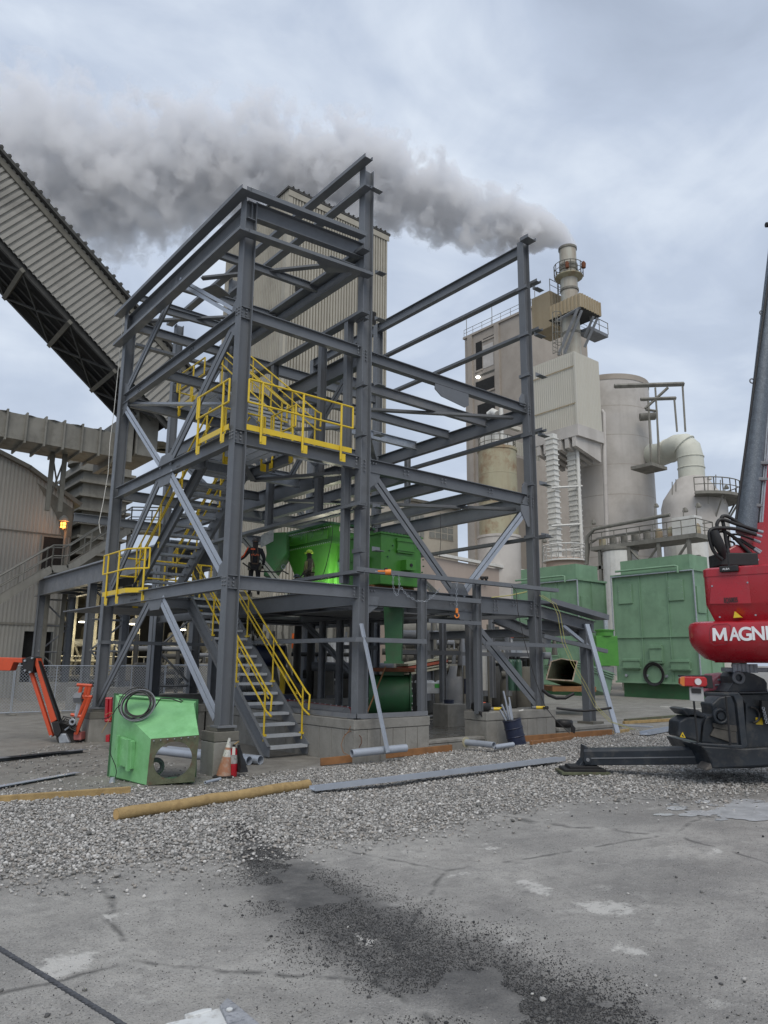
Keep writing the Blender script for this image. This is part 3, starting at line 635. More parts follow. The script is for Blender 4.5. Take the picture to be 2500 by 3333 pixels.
MB().cyl((at(925,1100,y=y0-.25).x,y0-.25,0),(at(925,1100,y=y0-.25).x,y0-.25,z1*.72),.22,8).build('drain_pipe',TOWER,T,smooth=50)
# ---- conveyor gallery running down to the right
yg=40.; tl=at(0,505,y=yg); tr=at(563,1150,y=yg); sl=(tr.z-tl.z)/(tr.x-tl.x)
bl=at(0,775,y=yg); hgt=(tl.z-bl.z)+sl*(bl.x-tl.x)*-1
ux=V((1,0,sl)).normalized(); un=V((-ux.z,0,ux.x)) # across the slope, upwards
H_=(tl-bl).dot(un); W_=3.9
a0=V((tl.x,yg,tl.z))-ux*9; Lg=(at(672,1290,y=yg).x-a0.x)/ux.x
G=thing('conveyor_gallery','ribbed clad conveyor gallery sloping down from the upper left behind the frame','conveyor',tuple(a0))
m=MB(); k=int(Lg/.34); vs=[]
st=Lg/k
for i in range(k):
    for x,o in ((0,0),(.58,0),(.66,-.09),(.94,-.09)):
        b=a0+ux*(i+x)*st; lo=b-un*(H_+.1*math.sin(i*1.7)*.0)
        vs += [(lo.x,lo.y+o*-1-.09,lo.z),(b.x,b.y+o*-1-.09,b.z)]
m.add(vs,[(2*i,2*i+2,2*i+3,2*i+1) for i in range(len(vs)//2-1)]); 
m.build('side_cladding',pm('gallery_cladding',(.285,.277,.25),.85,0,.10,.5,dirt=(.13,.125,.11),dscale=.35,damt=.55,bump=.4,bscale=6),G)
for i in range(k): # dark joints between the sheets
    b=a0+ux*(i+.60)*st
    MB().add([tuple(b+V((0,-.005,0))-un*.12),tuple(b+ux*.09+V((0,-.005,0))-un*.12),tuple(b+ux*.09+V((0,-.005,0))-un*H_),tuple(b+V((0,-.005,0))-un*H_)],[(0,1,2,3)])
m=MB(); m.ext(RECT(W_+.8,.16),a0+V((0,W_/2,0))+un*.08,a0+ux*Lg+V((0,W_/2,0))+un*.08,un)
for i in range(int(Lg/.55)): b=a0+ux*i*.55; m.tube([b+V((0,-.42,0))+un*.2,b+V((0,1.2,0))+un*.24],.11,5)
m.build('roof',DKSTL,G)
MB().ext(RECT(.12,.3),a0+V((0,-.12,0))-un*.28,a0+ux*Lg+V((0,-.12,0))-un*.28,un).build('eave_strip',DUST,G)
MB().ext(RECT(W_-.2,.06),a0+V((0,W_/2+.05,0))-un*(H_-.4),a0+ux*Lg+V((0,W_/2+.05,0))-un*(H_-.4),un).build('floor',DARK,G)
for yy in (.15,W_): MB().ext(iprof(.42,.2),a0+V((0,yy,0))-un*(H_-.1),a0+ux*Lg+V((0,yy,0))-un*(H_-.1),un).build('floor_beam',DKSTL,G)
MB().ext(RECT(.1,H_*.95),a0+V((0,W_+.1,0))-un*H_*.5,a0+ux*Lg+V((0,W_+.1,0))-un*H_*.5,un).build('far_side',DUST,G)
nb=int(Lg/3.4)
for i in range(nb):
    b=a0+ux*(i*3.4+.6)-un*(H_+.32)
    MB().ext(RECT(.24,.2),b+V((0,-.05,0)),b+V((0,W_+.1,0)),un).build('cross_beam',DUST,G)
    c_=b+ux*3.4
    MB().ext(RECT(.1,.1),b+V((0,.1,0)),c_+V((0,W_,0)),un).build('under_brace',DKSTL,G); MB().ext(RECT(.1,.1),b+V((0,W_,0)),c_+V((0,.1,0)),un).build('under_brace',DKSTL,G)
    for t in (.3,.5,.7): MB().tube([b+V((0,W_*t,0))+un*.1,c_+V((0,W_*t,0))+un*.1],.05,4).build('conduit',DKSTL,G)
# ---- horizontal box duct with stiffeners
yd=42.; p=at(-40,1328,y=yd); q=at(0,1423,y=yd); xe=at(372,1450,y=yd).x; zt=at(160,1366,y=yd).z; zb=at(160,1448,y=yd).z
D=thing('box_duct','long horizontal grey box duct with upright stiffeners above the shed roof','duct',(p.x,yd,zb))
MB().box(p.x-3,xe,yd,yd+2.6,zb,zt).build('shell',DUSTL,D)
m=MB(); x=p.x-3
xi=0
while x<xe: 
    MB().box(x,x+.09,yd-.16,yd+2.76,zb-.16,zt+.12).build('stiffener',DUSTL,D); x+=.98
m=MB()
for i in range(40): x_=p.x-2.5+.42*i; m.lathe((x_,yd+1.2+.8*math.sin(i*2.1),zt),[(.6,0),(.42,.07),(.15,.11)],8)
m.build('dust_crust',DUSTL,D,smooth=60)
# steps up where the duct meets the collector
xs_=xe
for (u0,u1,v0,v1) in ((372,402,1372,1500),(402,440,1352,1500),(440,520,1340,1478)):
    a_=at(u0,v1,y=yd-.4);b_=at(u1,v0,y=yd-.4); MB().box(a_.x,b_.x,yd-.4,yd+3.4,a_.z,b_.z).build('transition',DUSTL,D); MB().box(a_.x-.05,a_.x+.05,yd-.55,yd-.41,a_.z,b_.z+.1).build('stiffener',DUSTL,D)
p1=at(170,1470,y=yd+1); 
for uu in (172,212):
    pt=at(uu,1480,y=yd+1.4); MB().box(pt.x-.12,pt.x+.12,yd+1.3,yd+1.5,zb-3.4,zb).build('support_post',DUST,D)
pa=at(172,1480,y=yd+1.4);pb=at(212,1480,y=yd+1.4)
for s_ in (0,1): MB().tube([(pa.x,yd+1.4,zb-.2-2.8*s_),(pb.x,yd+1.4,zb-3.0+2.8*s_)],.05,4).build('post_brace',DUST,D)
# ---- ribbed shed on the far left
ys=50.; xr=at(232,1700,y=ys).x
pl=at(-40,1462,y=ys); pr_=at(243,1640,y=ys)
S_=thing('corrugated_shed','dusty corrugated shed with sloping roof and two dark doorways','shed',(xr,ys,0))
zf=lambda t: pl.z+(pr_.z-pl.z)*t
xl=pl.x-4
pmid=at(95,1531,y=ys)
def ztop(x):
    if x<pmid.x: return pl.z+(pmid.z-pl.z)*(x-pl.x)/(pmid.x-pl.x)
    return pmid.z+(pr_.z-pmid.z)*(x-pmid.x)/(pr_.x-pmid.x)
def wallpiece(xa,xb,za,zb_): 
    m=MB(); m.corr((xa,ys),(xb,ys),za,0,.22,.035,(0,-1,0),ztop=(lambda t: ztop(xa+(xb-xa)*t)) if zb_ is None else (lambda t: zb_)); m.build('wall',SHED,S_)
o1=(at(133,1800,y=ys).x,at(213,1800,y=ys).x,at(150,1905,y=ys).z,at(170,1750,y=ys).z)
o2=(at(70,2150,y=ys).x,at(165,2150,y=ys).x,0,at(120,2055,y=ys).z)
wallpiece(xl,o2[0],0,None); wallpiece(o2[0],o2[1],o2[3],o1[2]-.0 if False else None)
m=MB(); m.corr((o2[1],ys),(xr,ys),0,0,.22,.035,(0,-1,0),ztop=lambda t:o1[2]); m.build('wall',SHED,S_)
# both doorways are black panels with their inner darkness painted in
MB().box(o1[0],o1[1],ys-.12,ys-.08,o1[2],o1[3]).build('doorway',DARK,S_); MB().box(o2[0],o2[1],ys+.5,ys+.6,0,o2[3]).build('doorway',DARK,S_)
m=MB(); m.corr((o2[1],ys+.01),(xr,ys+.01),o1[2],0,.22,.035,(0,-1,0),ztop=lambda t: ztop(o2[1]+(xr-o2[1])*t)); m.build('wall',SHED,S_)
for xx in (o1[0],o1[1]): MB().box(xx-.06,xx+.06,ys-.15,ys-.07,o1[2],o1[3]).build('door_frame',DUSTL,S_)
MB().box(o1[0]-.06,o1[1]+.06,ys-.15,ys-.07,o1[3],o1[3]+.1).build('door_frame',DUSTL,S_)
for xa_,xb_ in ((xl,pmid.x),(pmid.x-.05,pr_.x+.35)): MB().ext(RECT(30,.25),(xa_,ys+14.6,ztop(xa_)+.13),(xb_,ys+14.6,ztop(xb_)+.13)).build('roof',DUST,S_)
MB().box(xr-.02,xr+.1,ys+.02,ys+29,0,ztop(xr)).build('side_wall',DUST,S_)
MB().box(xl,xr,ys-.1,ys-.07,at(100,1735,y=ys).z,at(100,1731,y=ys).z).build('seam_strip',DUST,S_); MB().box(xl,xr,ys-.1,ys-.07,at(100,2035,y=ys).z,at(100,2028,y=ys).z).build('seam_strip',DUSTL,S_)
soot=MB(); pts_=[(120,1570),(140,1605),(162,1640),(178,1668),(192,1700),(198,1740),(232,1748),(236,1655)]
soot.add([tuple(at(u,v,y=ys-.085)) for u,v in pts_],[tuple(range(len(pts_)))]); soot.build('soot_crust',DUST,S_)
# amber lamp
lp=at(207,1703,y=ys-1.2)
LPT=thing('wall_lamp','caged lamp glowing orange on the corner of the shed','lamp',tuple(lp))
MB().lathe(lp,[(.05,-.36),(.17,-.30),(.18,0),(.15,.08)],12).build('glass',emit('amber_glow',(1,.36,.06),3.5),LPT,smooth=50)
MB().lathe(lp,[(.2,.08),(.33,.13),(.24,.32),(.08,.5)],12).build('hood',DUSTL,LPT,smooth=50)
m=MB(); 
for z_ in (-.35,-.15,.05): m.torus(lp+V((0,0,z_)),(0,0,1),.21,.02,12,4)
for k in range(6): t=k*math.pi/3; m.tube([lp+V((.21*math.cos(t),.21*math.sin(t),-.45)),lp+V((.21*math.cos(t),.21*math.sin(t),.1))],.02,4)
m.build('cage',DKSTL,LPT)
MB().tube([lp+V((.25,.3,.2)),lp+V((.25,.3,-11.5))],.09,6).build('pole',DUSTL,LPT)
pl_=bpy.data.lights.new('lamp_light','POINT'); pl_.energy=45; pl_.color=(1,.4,.12); pl_.shadow_soft_size=.3; o=bpy.data.objects.new('lamp_light',pl_); COL.objects.link(o); o.location=lp+V((0,-.5,-.2))
# ---- banded dust collector vessel
yv=55.; cn=at(275,1500,y=yv); xv=cn.x; xw=at(432,1500,y=yv).x; yw=at(205,1540,x=xv).y
DC=thing('dust_collector','tall square dust-caked collector with ledge bands, right of the shed','dust collector',(xv,yv,0))
zs=[at(275,v,y=yv).z for v in (1496,1528,1566,1611,1656,1701,1746,1800,1850,1905)]
for i in range(len(zs)-1):
    ins=.05*i
    MB().box(xv+ins,xw-ins,yv+ins,yw-ins,zs[i+1],zs[i]-.001*i).build('panel_band',[DUSTL,DUST][i>3],DC)
    MB().box(xv-.28+ins,xw+.28-ins,yv-.28+ins,yw+.28,zs[i+1]-.10,zs[i+1]+.09).build('ledge',DUSTL,DC)
MB().lathe((xw-2.2,yv+2.2,zs[0]),[(1.9,0),(1.9,.6),(1.4,1.3),(.5,1.7)],16).build('domed_cover',DUSTL,DC,smooth=50)
MB().box(xv-4.5,xv-.05,yv+6,yw+6,0,at(200,1590,y=yv+6).z).build('rear_casing',DUST,DC)
MB().box(xv-4.8,xv-.05,yv+5.7,yw+6,at(200,1590,y=yv+6).z-.9,at(200,1590,y=yv+6).z-.7).build('ledge',DUSTL,DC)
for (x_,y_) in ((xv+.3,yv+.3),(xw-.5,yv+.3),(xv+.3,yw-.4),(xw-.5,yw-.4),((xv+xw)/2,yv+.3)): MB().box(x_-.2,x_+.2,y_-.2,y_+.2,0,zs[-1]).build('leg',DUST,DC)
# ---- machine hall under it: dark steelwork, pipes, lamps
MH=thing('machine_hall','dark open-fronted machine hall full of pipes and steel, lit by small lamps','building',(xv,yv,0))
xh0=at(165,2100,y=54).x; xh1=at(1195,2100,y=54).x; zt_=at(300,1925,y=54).z
MB().box(xh0,xh1+3,66,66.3,0,zt_+2).build('back_wall',DKSTL,MH); MB().box(xh0,xh1,54,66,zt_,zt_+.4).build('ceiling',DUST,MH)
for i in range(14):
    x_=xh0+(xh1-xh0)*i/13+random.uniform(-.5,.5); y_=random.uniform(54.5,60)
    MB().ext(iprof(.35,.3),(x_,y_,0),(x_,y_,zt_),(1,0,0)).build('post',random.choice([DUST,DUSTL,DUSTL]),MH)
    MB().tube([(x_,y_,random.uniform(0,2)),(x_+random.choice([-2.4,2.4]),y_,random.uniform(4,6.5))],.1,5).build('brace',DUSTL,MH)
for i in range(10):
    x_=random.uniform(xh0,xh1); z_=random.uniform(1.5,6); y_=random.uniform(54,62); MB().cyl((x_,y_,z_),(x_+random.uniform(2,6),y_,z_),random.uniform(.1,.35),8).build('pipe',random.choice([DUST,DUSTL,WHITEP]),MH,smooth=50)
for i in range(9):
    x_=random.uniform(xh0,xh1); y_=random.uniform(56,62); r_=random.uniform(.5,1.1); z_=random.uniform(2.2,3.8)
    MB().lathe((x_,y_,z_),[(.15,-1.6),(r_,-.3),(r_,1.6),(r_*.7,1.8)],14).build('hopper',random.choice([DUST,DUSTL]),MH,smooth=50)
m=MB(); rail3(m,[(xh0,53.6,1.2),(xh1,53.6,1.2)],1.3,.05); m.build('handrail',DUSTL,MH); MB().box(xh0,xh1,53.5,55,1.0,1.2).build('walkway',DUST,MH)
for (u,v,e_) in ((273,2023,1),(437,2030,1.2),(597,2048,.5),(218,2080,.4),(345,2070,.4)):
    q=at(u,v,y=52.5 if u<500 else 45)
    LT=thing('flood_lamp','small glowing flood lamp hanging in the machine hall at S'.replace(' at S','')+{273:', left one of the bright pair',437:', right one of the bright pair',597:', narrow one by the middle column',218:', faint one low on the left',345:', faint one among the pipes'}[u],'lamp',tuple(q),'lamps in the machine hall')
    MB().lathe(q,[(.34*e_,-.06),(.28*e_,0),(.05,.02)],12).build('lens',emit('lamp_glow_%d'%u,(1,.93,.75),9),LT,smooth=40); MB().lathe(q,[(.38*e_,.0),(.3*e_,.18),(.12*e_,.4)],12).build('housing',DUSTL,LT,smooth=40)
    MB().cyl(q+V((0,0,.3)),q+V((0,0,2)),.03,5).build('hanger',DKSTL,LT)
    pl_=bpy.data.lights.new('hall_light','POINT'); pl_.energy=260*e_; pl_.color=(1,.86,.55); pl_.shadow_soft_size=.3; o=bpy.data.objects.new('hall_light',pl_); COL.objects.link(o); o.location=q+V((0,1.2,-.5))
# ---- grey access stair climbing past the collector
yk=45.; pts_=[at(-30,1970,y=yk),at(168,1852,y=yk),at(222,1852,y=yk),at(425,1722,y=yk),at(600,1722,y=yk)]
AS=thing('access_stair','dusty grey stairway with handrails climbing across the collector','staircase',tuple(pts_[1]))
m=MB()
for a_,b_ in zip(pts_,pts_[1:]):
    for yy in (0,1.2): m.ext(RECT(.1,.42),V((a_.x,yk+yy,a_.z)),V((b_.x,yk+yy,b_.z)))
m.build('stringer',DUSTL,AS)
m=MB()
for yy in (-.0,1.2): rail3(m,[V((p_.x,yk+yy,p_.z+.15)) for p_ in pts_],1.25,.045,4,1.3)
m.build('handrail',DUSTL,AS)
for a_,b_ in ((pts_[0],pts_[1]),(pts_[2],pts_[3])):
    k=int((b_-a_).length/.45)
    for i in range(k): p_=a_.lerp(b_,i/k); MB().box(p_.x,p_.x+.35,yk,yk+1.2,p_.z,p_.z+.05).build('tread',DUST,AS)
for a_,b_ in ((pts_[1],pts_[2]),(pts_[3],pts_[4])): MB().box(a_.x,b_.x,yk,yk+1.2,a_.z-.05,a_.z+.03).build('platform',DUST,AS)
for p_ in (pts_[1],pts_[2],pts_[3]): MB().box(p_.x-.1,p_.x+.1,yk+.1,yk+.3,0,p_.z).build('post',DUST,AS)
# ---- steel pipe-bridge trestle (same paint as the frame) left of it
TR=thing('pipe_bridge','grey steel trestle bridge on laced legs running off to the left of the frame','bridge',(11.5,36,0))
zT=6.85
for x_ in (11.5,13.2): MB().ext(iprof(.95,.35,.03,.015),(x_,27.2,zT),(x_,46.5,zT)).build('girder',STEELD,TR)
MB().box(11.35,13.35,27.2,46.5,zT+.005,zT+.06).build('deck',GALV,TR)
for y_ in (45.6,36.6,28.5):
    for x_ in (11.5,13.2): MB().ext(iprof(.36,.34,.022,.014),(x_+.18,y_,1.0),(x_+.18,y_,zT-.95),(1,0,0)).build('leg',STEEL,TR)
    MB().box(10.9,13.9,y_-.6,y_+.6,-.1,1.0).build('footing',CONC,TR)
    for z_ in (1.3,2.7,4.2,5.7): MB().tube([(11.6,y_,z_),(13.2,y_,z_)],.05,5).build('lacing',STEELD,TR)
    for i,z_ in enumerate((1.3,2.7,4.2)): MB().tube([(11.6 if i%2 else 13.2,y_,z_),(13.2 if i%2 else 11.6,y_,z_+1.45)],.05,5).build('lacing',STEELD,TR)
for y_ in (38,40,42,44): MB().ext(iprof(.3,.2),(11.6,y_,zT-.6),(13.2,y_,zT-.6)).build('cross_beam',STEELD,TR)
# ---- rebar-laced chain link fence
def fence_panel(p,q,label,h=2.02):
    p=V(p);q=V(q);T=thing('fence_panel',label,'fence',tuple(p),'chain link fence panels'); d=(q-p).normalized(); L_=(q-p).length; u=V((0,0,1))
    MB().tube([p+u*.1,q+u*.1,q+u*h,p+u*h],.028,6,True).build('frame',GALVL,T); MB().tube([p.lerp(q,.5)+u*.1,p.lerp(q,.5)+u*h],.02,5).build('mid_post',GALVL,T)
    MB().obox(p+u*.03,d*.12,V((d.y,-d.x,0))*.4,u*.03).build('foot',CONC,T)
    m=MB(); s=.13; k=int((L_+h)/s); nrm=V((d.y,-d.x,0))
    def pt(x,z): return p+d*x+u*z
    for i in range(-int(h/s),int(L_/s)+1):
        x_=i*s
        for sg in (1,-1):
            if sg>0: a_=(x_,.1); b_=(x_+h-.1,h)
            else: a_=(x_+h-.1,.1); b_=(x_,h)
            # clip
            (xa,za),(xb,zb_)=a_,b_
            if xa>xb: (xa,za),(xb,zb_)=(xb,zb_),(xa,za)
            if xb<=0 or xa>=L_: continue
            if xa<0: t=-xa/(xb-xa); za=za+(zb_-za)*t; xa=0
            if xb>L_: t=(L_-xa)/(xb-xa); zb_=za+(zb_-za)*t; xb=L_
            m.tube([pt(xa,za),pt(xb,zb_)],.008,3)
    m.build('mesh',GALV,T)['kind']='stuff'
    return T
FP=[at(-150,2338,y=34.5),at(45,2329,y=34.5),at(245,2318,y=34.5)]
fence_panel((4.4,34.4,0),(7.9,34.4,0),'chain link fence panel at the far left behind the red boom')
fence_panel((7.95,34.4,0),(11.3,34.5,0),'chain link fence panel between the red boom and the far left column')
fence_panel((11.35,34.5,0),(14.6,34.6,0),'chain link fence panel seen behind the far left column')
fence_panel((14.65,34.6,0.05),(18.0,34.7,.05),'chain link fence panel seen behind the pale green hopper')
fence_panel((18.05,34.7,.1),(21.4,34.8,.1),'chain link fence panel seen between the braces under the stairs')
# ---- big concrete preheater building
y0=82.; a=at(1728,1006,y=y0); x0,z1=a.x,a.z; x1=at(1910,1100,y=y0).x; y1=at(1513,1109,x=x0).y
PB=thing('concrete_tower','tall brown concrete process tower with dark openings and roof railing','building',(x0,y0,0))
MB().box(x0,x1,y0,y1,0,z1).build('wall',CONCB,PB); MB().box(x0-.3,x1+.3,y0-.3,y1+.3,z1,z1+.45).build('roof_slab',CONCB,PB)
for u in (1535,1624,1722):
    p=at(u,1300,x=x0); MB().box(x0-.35,x0-.01,p.y-.6,p.y+.6,0,z1-.01).build('pilaster',CONCB,PB)
def opening(u0,v0,u1,v1,mat=DARK,nm='opening'):  # default black panel puts the opening's inner darkness into the colour
    p=at(u0,v1,x=x0-.05); q=at(u1,v0,x=x0-.05); o=MB().box(x0-.06,x0-.005,q.y,p.y,p.z,q.z).build(nm,mat,PB); return p,q,o
for k_ in ((1550,1108,1568,1208),(1572,1088,1607,1108),(1549,1222,1608,1285),(1556,1300,1610,1420),(1562,1425,1612,1465)): 
    p,q,o=opening(*k_); MB().box(x0-.2,x0-.061,q.y-.2,p.y+.2,p.z-.35,p.z).build('sill',CONCB,o)
opening(1573,1112,1605,1200,CONCW,'infill_panel'); p,q,o=opening(1549,1206,1611,1226,DUSTL,'guard_screen')
for i in range(9): MB().box(x0-.12,x0-.061,q.y,p.y,p.z+(q.z-p.z)*i/9,p.z+(q.z-p.z)*i/9+.05).build('bar',DUSTL,o)
m=MB(); rail3(m,[(x0-.2,y1,z1+.45),(x0-.2,y0-.2,z1+.45),(x1,y0-.2,z1+.45)],1.5,.06,4,2.5); m.build('roof_railing',DUSTL,PB)
for (u,v) in ((1519,1100),(1602,1060),(1742,1003),(1768,1010)):
    p=at(u,v,x=x0) if u<1728 else at(u,v,y=y0); MB().tube([(p.x,p.y,z1),(p.x,p.y,z1+4.2)],.07,5).build('mast',DUSTL,PB)
p=at(1556,1230,x=x0-.3); MB().lathe(p,[(.35,0),(.5,.2),(.2,.45)],10).build('yard_lamp',emit('white_glow',(1,.97,.9),3),PB,smooth=50)
# pipework in the opening (white ducts)
def tb(nm,pts,r,mat,par,n=12,x=None,d=None): return MB().tube([at(u,v,x=x,d=d) for u,v in pts],r,n).build(nm,mat,par,smooth=50)
tb('white_duct',[(1585,1560),(1585,1470),(1590,1400),(1610,1350)],.55,WHITEP,PB,x=x0-.9); tb('white_duct',[(1592,1350),(1604,1340),(1618,1348)],.7,WHITEP,PB,x=x0-.9)
# ---- cream clad hopper box on concrete corbels
y0=46.; a=at(1868,1145,y=y0); x0,z1=a.x,a.z; zb=at(1873,1378,y=y0).z; x1=at(1947,1167,y=y0).x; y1=at(1733,1190,x=x0).y
CB=thing('clad_hopper_house','cream ribbed clad box house on concrete corbels with two white ribbed ducts below','building',(x0,y0,0))
MB().corr((x0,y0),(x1,y0),zb,z1,.28,.045,(0,-1,0)).build('wall',CLAD,CB); MB().corr((x0,y1),(x0,y0),zb,z1,.28,.045,(-1,0,0)).build('wall',CLAD,CB)
MB().box(x0+.02,x1,y0+.02,y1,zb,z1+.1).build('core',CLAD,CB); MB().box(x0-.12,x0+.12,y0-.12,y0+.12,zb,z1).build('corner_trim',CLAD,CB)
for v in (1192,1310): 
    z_=at(1868,v,y=y0).z; MB().box(x0-.13,x0-.105,y0,y1,z_,z_+.12).build('seam_strip',CLADY,CB)
zc=at(1876,1416,y=y0).z
MB().box(x0-.15,x1+.1,y0-.15,y1,zc,zb-.01).build('ring_beam',CONCW,CB)
for i in range(6):
    y_=y0+(y1-y0)*(.0+i/6.0)+.2; MB().add([(x0-.1,y_,zc),(x0-.1,y_+.5,zc),(x0-.1,y_+.5,zc-1.1),(x0-.1,y_,zc-1.1),(x0+4.4,y_,zc),(x0+4.4,y_+.5,zc),(x0+4.4,y_+.5,zc-2.2),(x0+4.4,y_,zc-2.2)],[(0,1,2,3),(7,6,5,4),(0,4,5,1),(1,5,6,2),(2,6,7,3),(3,7,4,0)]).build('corbel',CONCW,CB)
m=MB(); 
for uu in (1800,1868):
    pt=at(uu,1440,y=y0+1.5); pb_=at(uu+6,1830,y=y0+1.5); w_=.74
    Dd=MB().box(pt.x-w_/2,pt.x+w_/2,y0+1.2,y0+2.2,pb_.z,zc).build('white_duct',WHITEP,CB); k=24
    for i in range(k): z_=pb_.z+(zc-pb_.z)*i/k; MB().box(pt.x-w_/2-.09,pt.x+w_/2+.09,y0+1.1,y0+2.3,z_,z_+.12).build('flange',WHITEP,Dd)
MB().cyl((at(1885,1600,y=y0+1).x,y0+1,at(1895,1830,y=y0+1).z),(at(1885,1600,y=y0+1).x,y0+1,zc),.22,8).build('downpipe',WHITEP,CB,smooth=50)
for v in (1588,1712): p=at(1795,v,y=y0+1); q=at(1895,v-6,y=y0+1); MB().tube([p,q],.12,4).build('tie_bar',WHITEP,CB)
a=at(1640,1440,y=y0+14); b=at(1705,1460,y=y0+14); MB().corr((a.x,a.y),(a.x+7,a.y),at(1640,1470,y=y0+14).z,at(1640,1425,y=y0+14).z,.4,.1,(0,-1,0)).build('lower_cladding',CLAD,CB)
a=at(1745,1830,y=y0+10); MB().box(a.x-3,x1-1,y0+10,y0+11,0,zc).build('recess_shade_wall',CONCB,CB)  # added wall, dark brown stands in for shade in the recess
# ---- stack with clad platform
ds=84.; c0=at(1863,1150,d=ds); ct=at(1859,809,d=ds); r_=29.5/FPX*ds*1.0
CH=thing('chimney_stack','smoking pale steel stack with rust runs, rising behind the clad house','chimney',(c0.x,c0.y,0))
zz=[c0.z-6,at(1860,1088,d=ds).z,at(1860,1087,d=ds).z,at(1860,950,d=ds).z,at(1860,880,d=ds).z,ct.z]
MB().lathe((c0.x,c0.y,0),[(r_*1.04,zz[0]),(r_*1.04,zz[1]),(r_,zz[3]),(r_,ct.z),(r_*.9,ct.z),(r_*.9,ct.z-3)],32,False).build('shaft',pm('stack_paint',(.42,.42,.37),.7,0,.05,.4,dirt=(.20,.10,.045),dscale=.5,damt=.30,streak=.55),CH,smooth=40)
for v in (1088,947,880,868,812): z_=at(1860,v,d=ds).z; MB().lathe((c0.x,c0.y,z_),[(r_*1.0,-.16),(r_*1.1,-.14),(r_*1.1,.14),(r_*1.0,.16)],32,False).build('ring_flange',DUSTL,CH,smooth=40)
z_=at(1860,905,d=ds).z
PFm=MB().lathe((c0.x,c0.y,z_),[(r_*1.02,-.3),(r_*1.65,0),(r_*1.65,.12),(r_*1.02,.12)],24,False).build('ring_platform',RUSTY,CH)
m=MB(); rail3(m,[(c0.x+r_*1.72*math.cos(t),c0.y+r_*1.72*math.sin(t),z_+.1) for t in [2*math.pi*i/16 for i in range(17)]],1.5,.06,4,2); m.build('platform_rail',DUSTL,PFm)
for u in (1846,1900): p=at(u,872,d=ds-1.5); MB().lathe(p,[(.25,0),(.3,.6),(.1,.9)],8).build('beacon',RUST,CH,smooth=50)
yc=at(1889,953,d=ds-3.2); x0_,y0_=yc.x,yc.y; zt_=yc.z; zb_=at(1889,998,d=ds-3.2).z; x1_=at(1954,985,y=y0_).x; y1_=at(1783,999,x=x0_).y
MB().corr((x0_,y0_),(x1_,y0_),zb_,zt_,.5,.1,(0,-1,0)).build('platform_cladding',CLADY,CH); MB().corr((x0_,y1_),(x0_,y0_),zb_,zt_,.5,.1,(-1,0,0)).build('platform_cladding',CLADY,CH)
MB().box(x0_+.02,x1_,y0_+.02,y1_,zb_,zb_+.3).build('platform_floor',DKSTL,CH); MB().box(x1_-.1,x1_,y0_+.1,y1_,zb_,zt_).build('platform_cladding',CLADY,CH)
q=at(1790,945,d=ds+2); MB().corr((q.x,q.y),(q.x+3.6,q.y),zb_,at(1790,950,d=ds+2).z,.5,.1,(0,-1,0)).build('lift_cladding',CLADY,CH); MB().box(q.x,q.x+3.6,q.y+.02,q.y+3,zb_,at(1790,945,d=ds+2).z).build('lift_house',CLADY,CH)
m=MB(); rail3(m,[(q.x,q.y,at(1790,945,d=ds+2).z),(q.x+3.6,q.y,at(1790,945,d=ds+2).z)],1.6,.06,4,1.2); lad(m,(q.x+2,q.y,at(1790,945,d=ds+2).z),(q.x+2,q.y,at(1790,905,d=ds+2).z),.8,(1,0,0),.06,.5,1.2,(0,-1,0)); m.build('lift_rail',DUSTL,CH)
for (p_,q_) in (((1880,1005),(1818,1155)),((1893,1010),(1838,1150)),((1932,1030),(1903,1096)),((1945,1035),(1903,1130)),((1890,1000),(1812,1045))):
    MB().tube([at(*p_,d=ds-3),at(*q_,d=ds-1.6)],.2,4).build('strut',STEELD,CH)
m=MB(); lad(m,at(1808,1155,d=ds-5),at(1806,1022,d=ds-5),.9,(1,0,0),.06,.45,1.1,(0,-1,0)); m.build('caged_ladder',DUSTL,CH)
p=at(1900,1075,d=ds);q=at(1957,1068,d=ds); MB().box(p.x,q.x+2,p.y-1,p.y+1,p.z-.2,p.z+.2).build('side_walkway',STEELD,CH); m=MB(); rail3(m,[(p.x,p.y-1,p.z+.2),(q.x+2,p.y-1,p.z+.2)],1.5,.06,4,1.5); m.build('side_rail',DUSTL,CH)
# ---- big round silo, small stained silo
def silo(nm,label,cu,ru,vt,d,mat,vb=None,n=48,cat='silo',zb=0):
    c=at(cu,vt,d=d); r=ru/FPX*d*.99; T=thing(nm,label,cat,(c.x,c.y,zb)); MB().lathe((c.x,c.y,0),[(r,zb),(r,c.z),(r*.97,c.z+.05)],n).build('shell',mat,T,smooth=40); return T,c,r
T,c,r=silo('concrete_silo','very large pale concrete silo right of the clad house',1972,140,1275,86,CONCW)
MB().lathe((c.x,c.y,c.z),[(r*1.01,-.3),(r*1.015,.35),(r*.98,.35)],48,False).build('roof_rim',CONCB,T,smooth=40)
for i in range(9): MB().lathe((c.x,c.y,c.z*(i+1)/10),[(r*1.0005,-.03),(r*1.0015,0),(r*1.0005,.03)],64,False).build('pour_joint',CONCB,T,smooth=60)
tb('downpipe',[(1957,1335),(1965,1345),(1968,1500),(1978,1830)],.24,CONCW,T,8,d=84-4.6)
p=at(2083,1358,d=80.5); MB().cyl(p,p+V((1.2,-1.2,.1)),.45,10).build('nozzle',DUSTL,T,smooth=50)
T,c,r=silo('stained_silo','rust-stained cylindrical steel silo standing before the concrete tower',1618,65,1467,76,RUSTY)
MB().lathe((c.x,c.y,c.z),[(r,-.25),(r*1.04,-.2),(r*1.04,.1),(r*.9,.1)],40).build('rim',RUSTY,T,smooth=40)
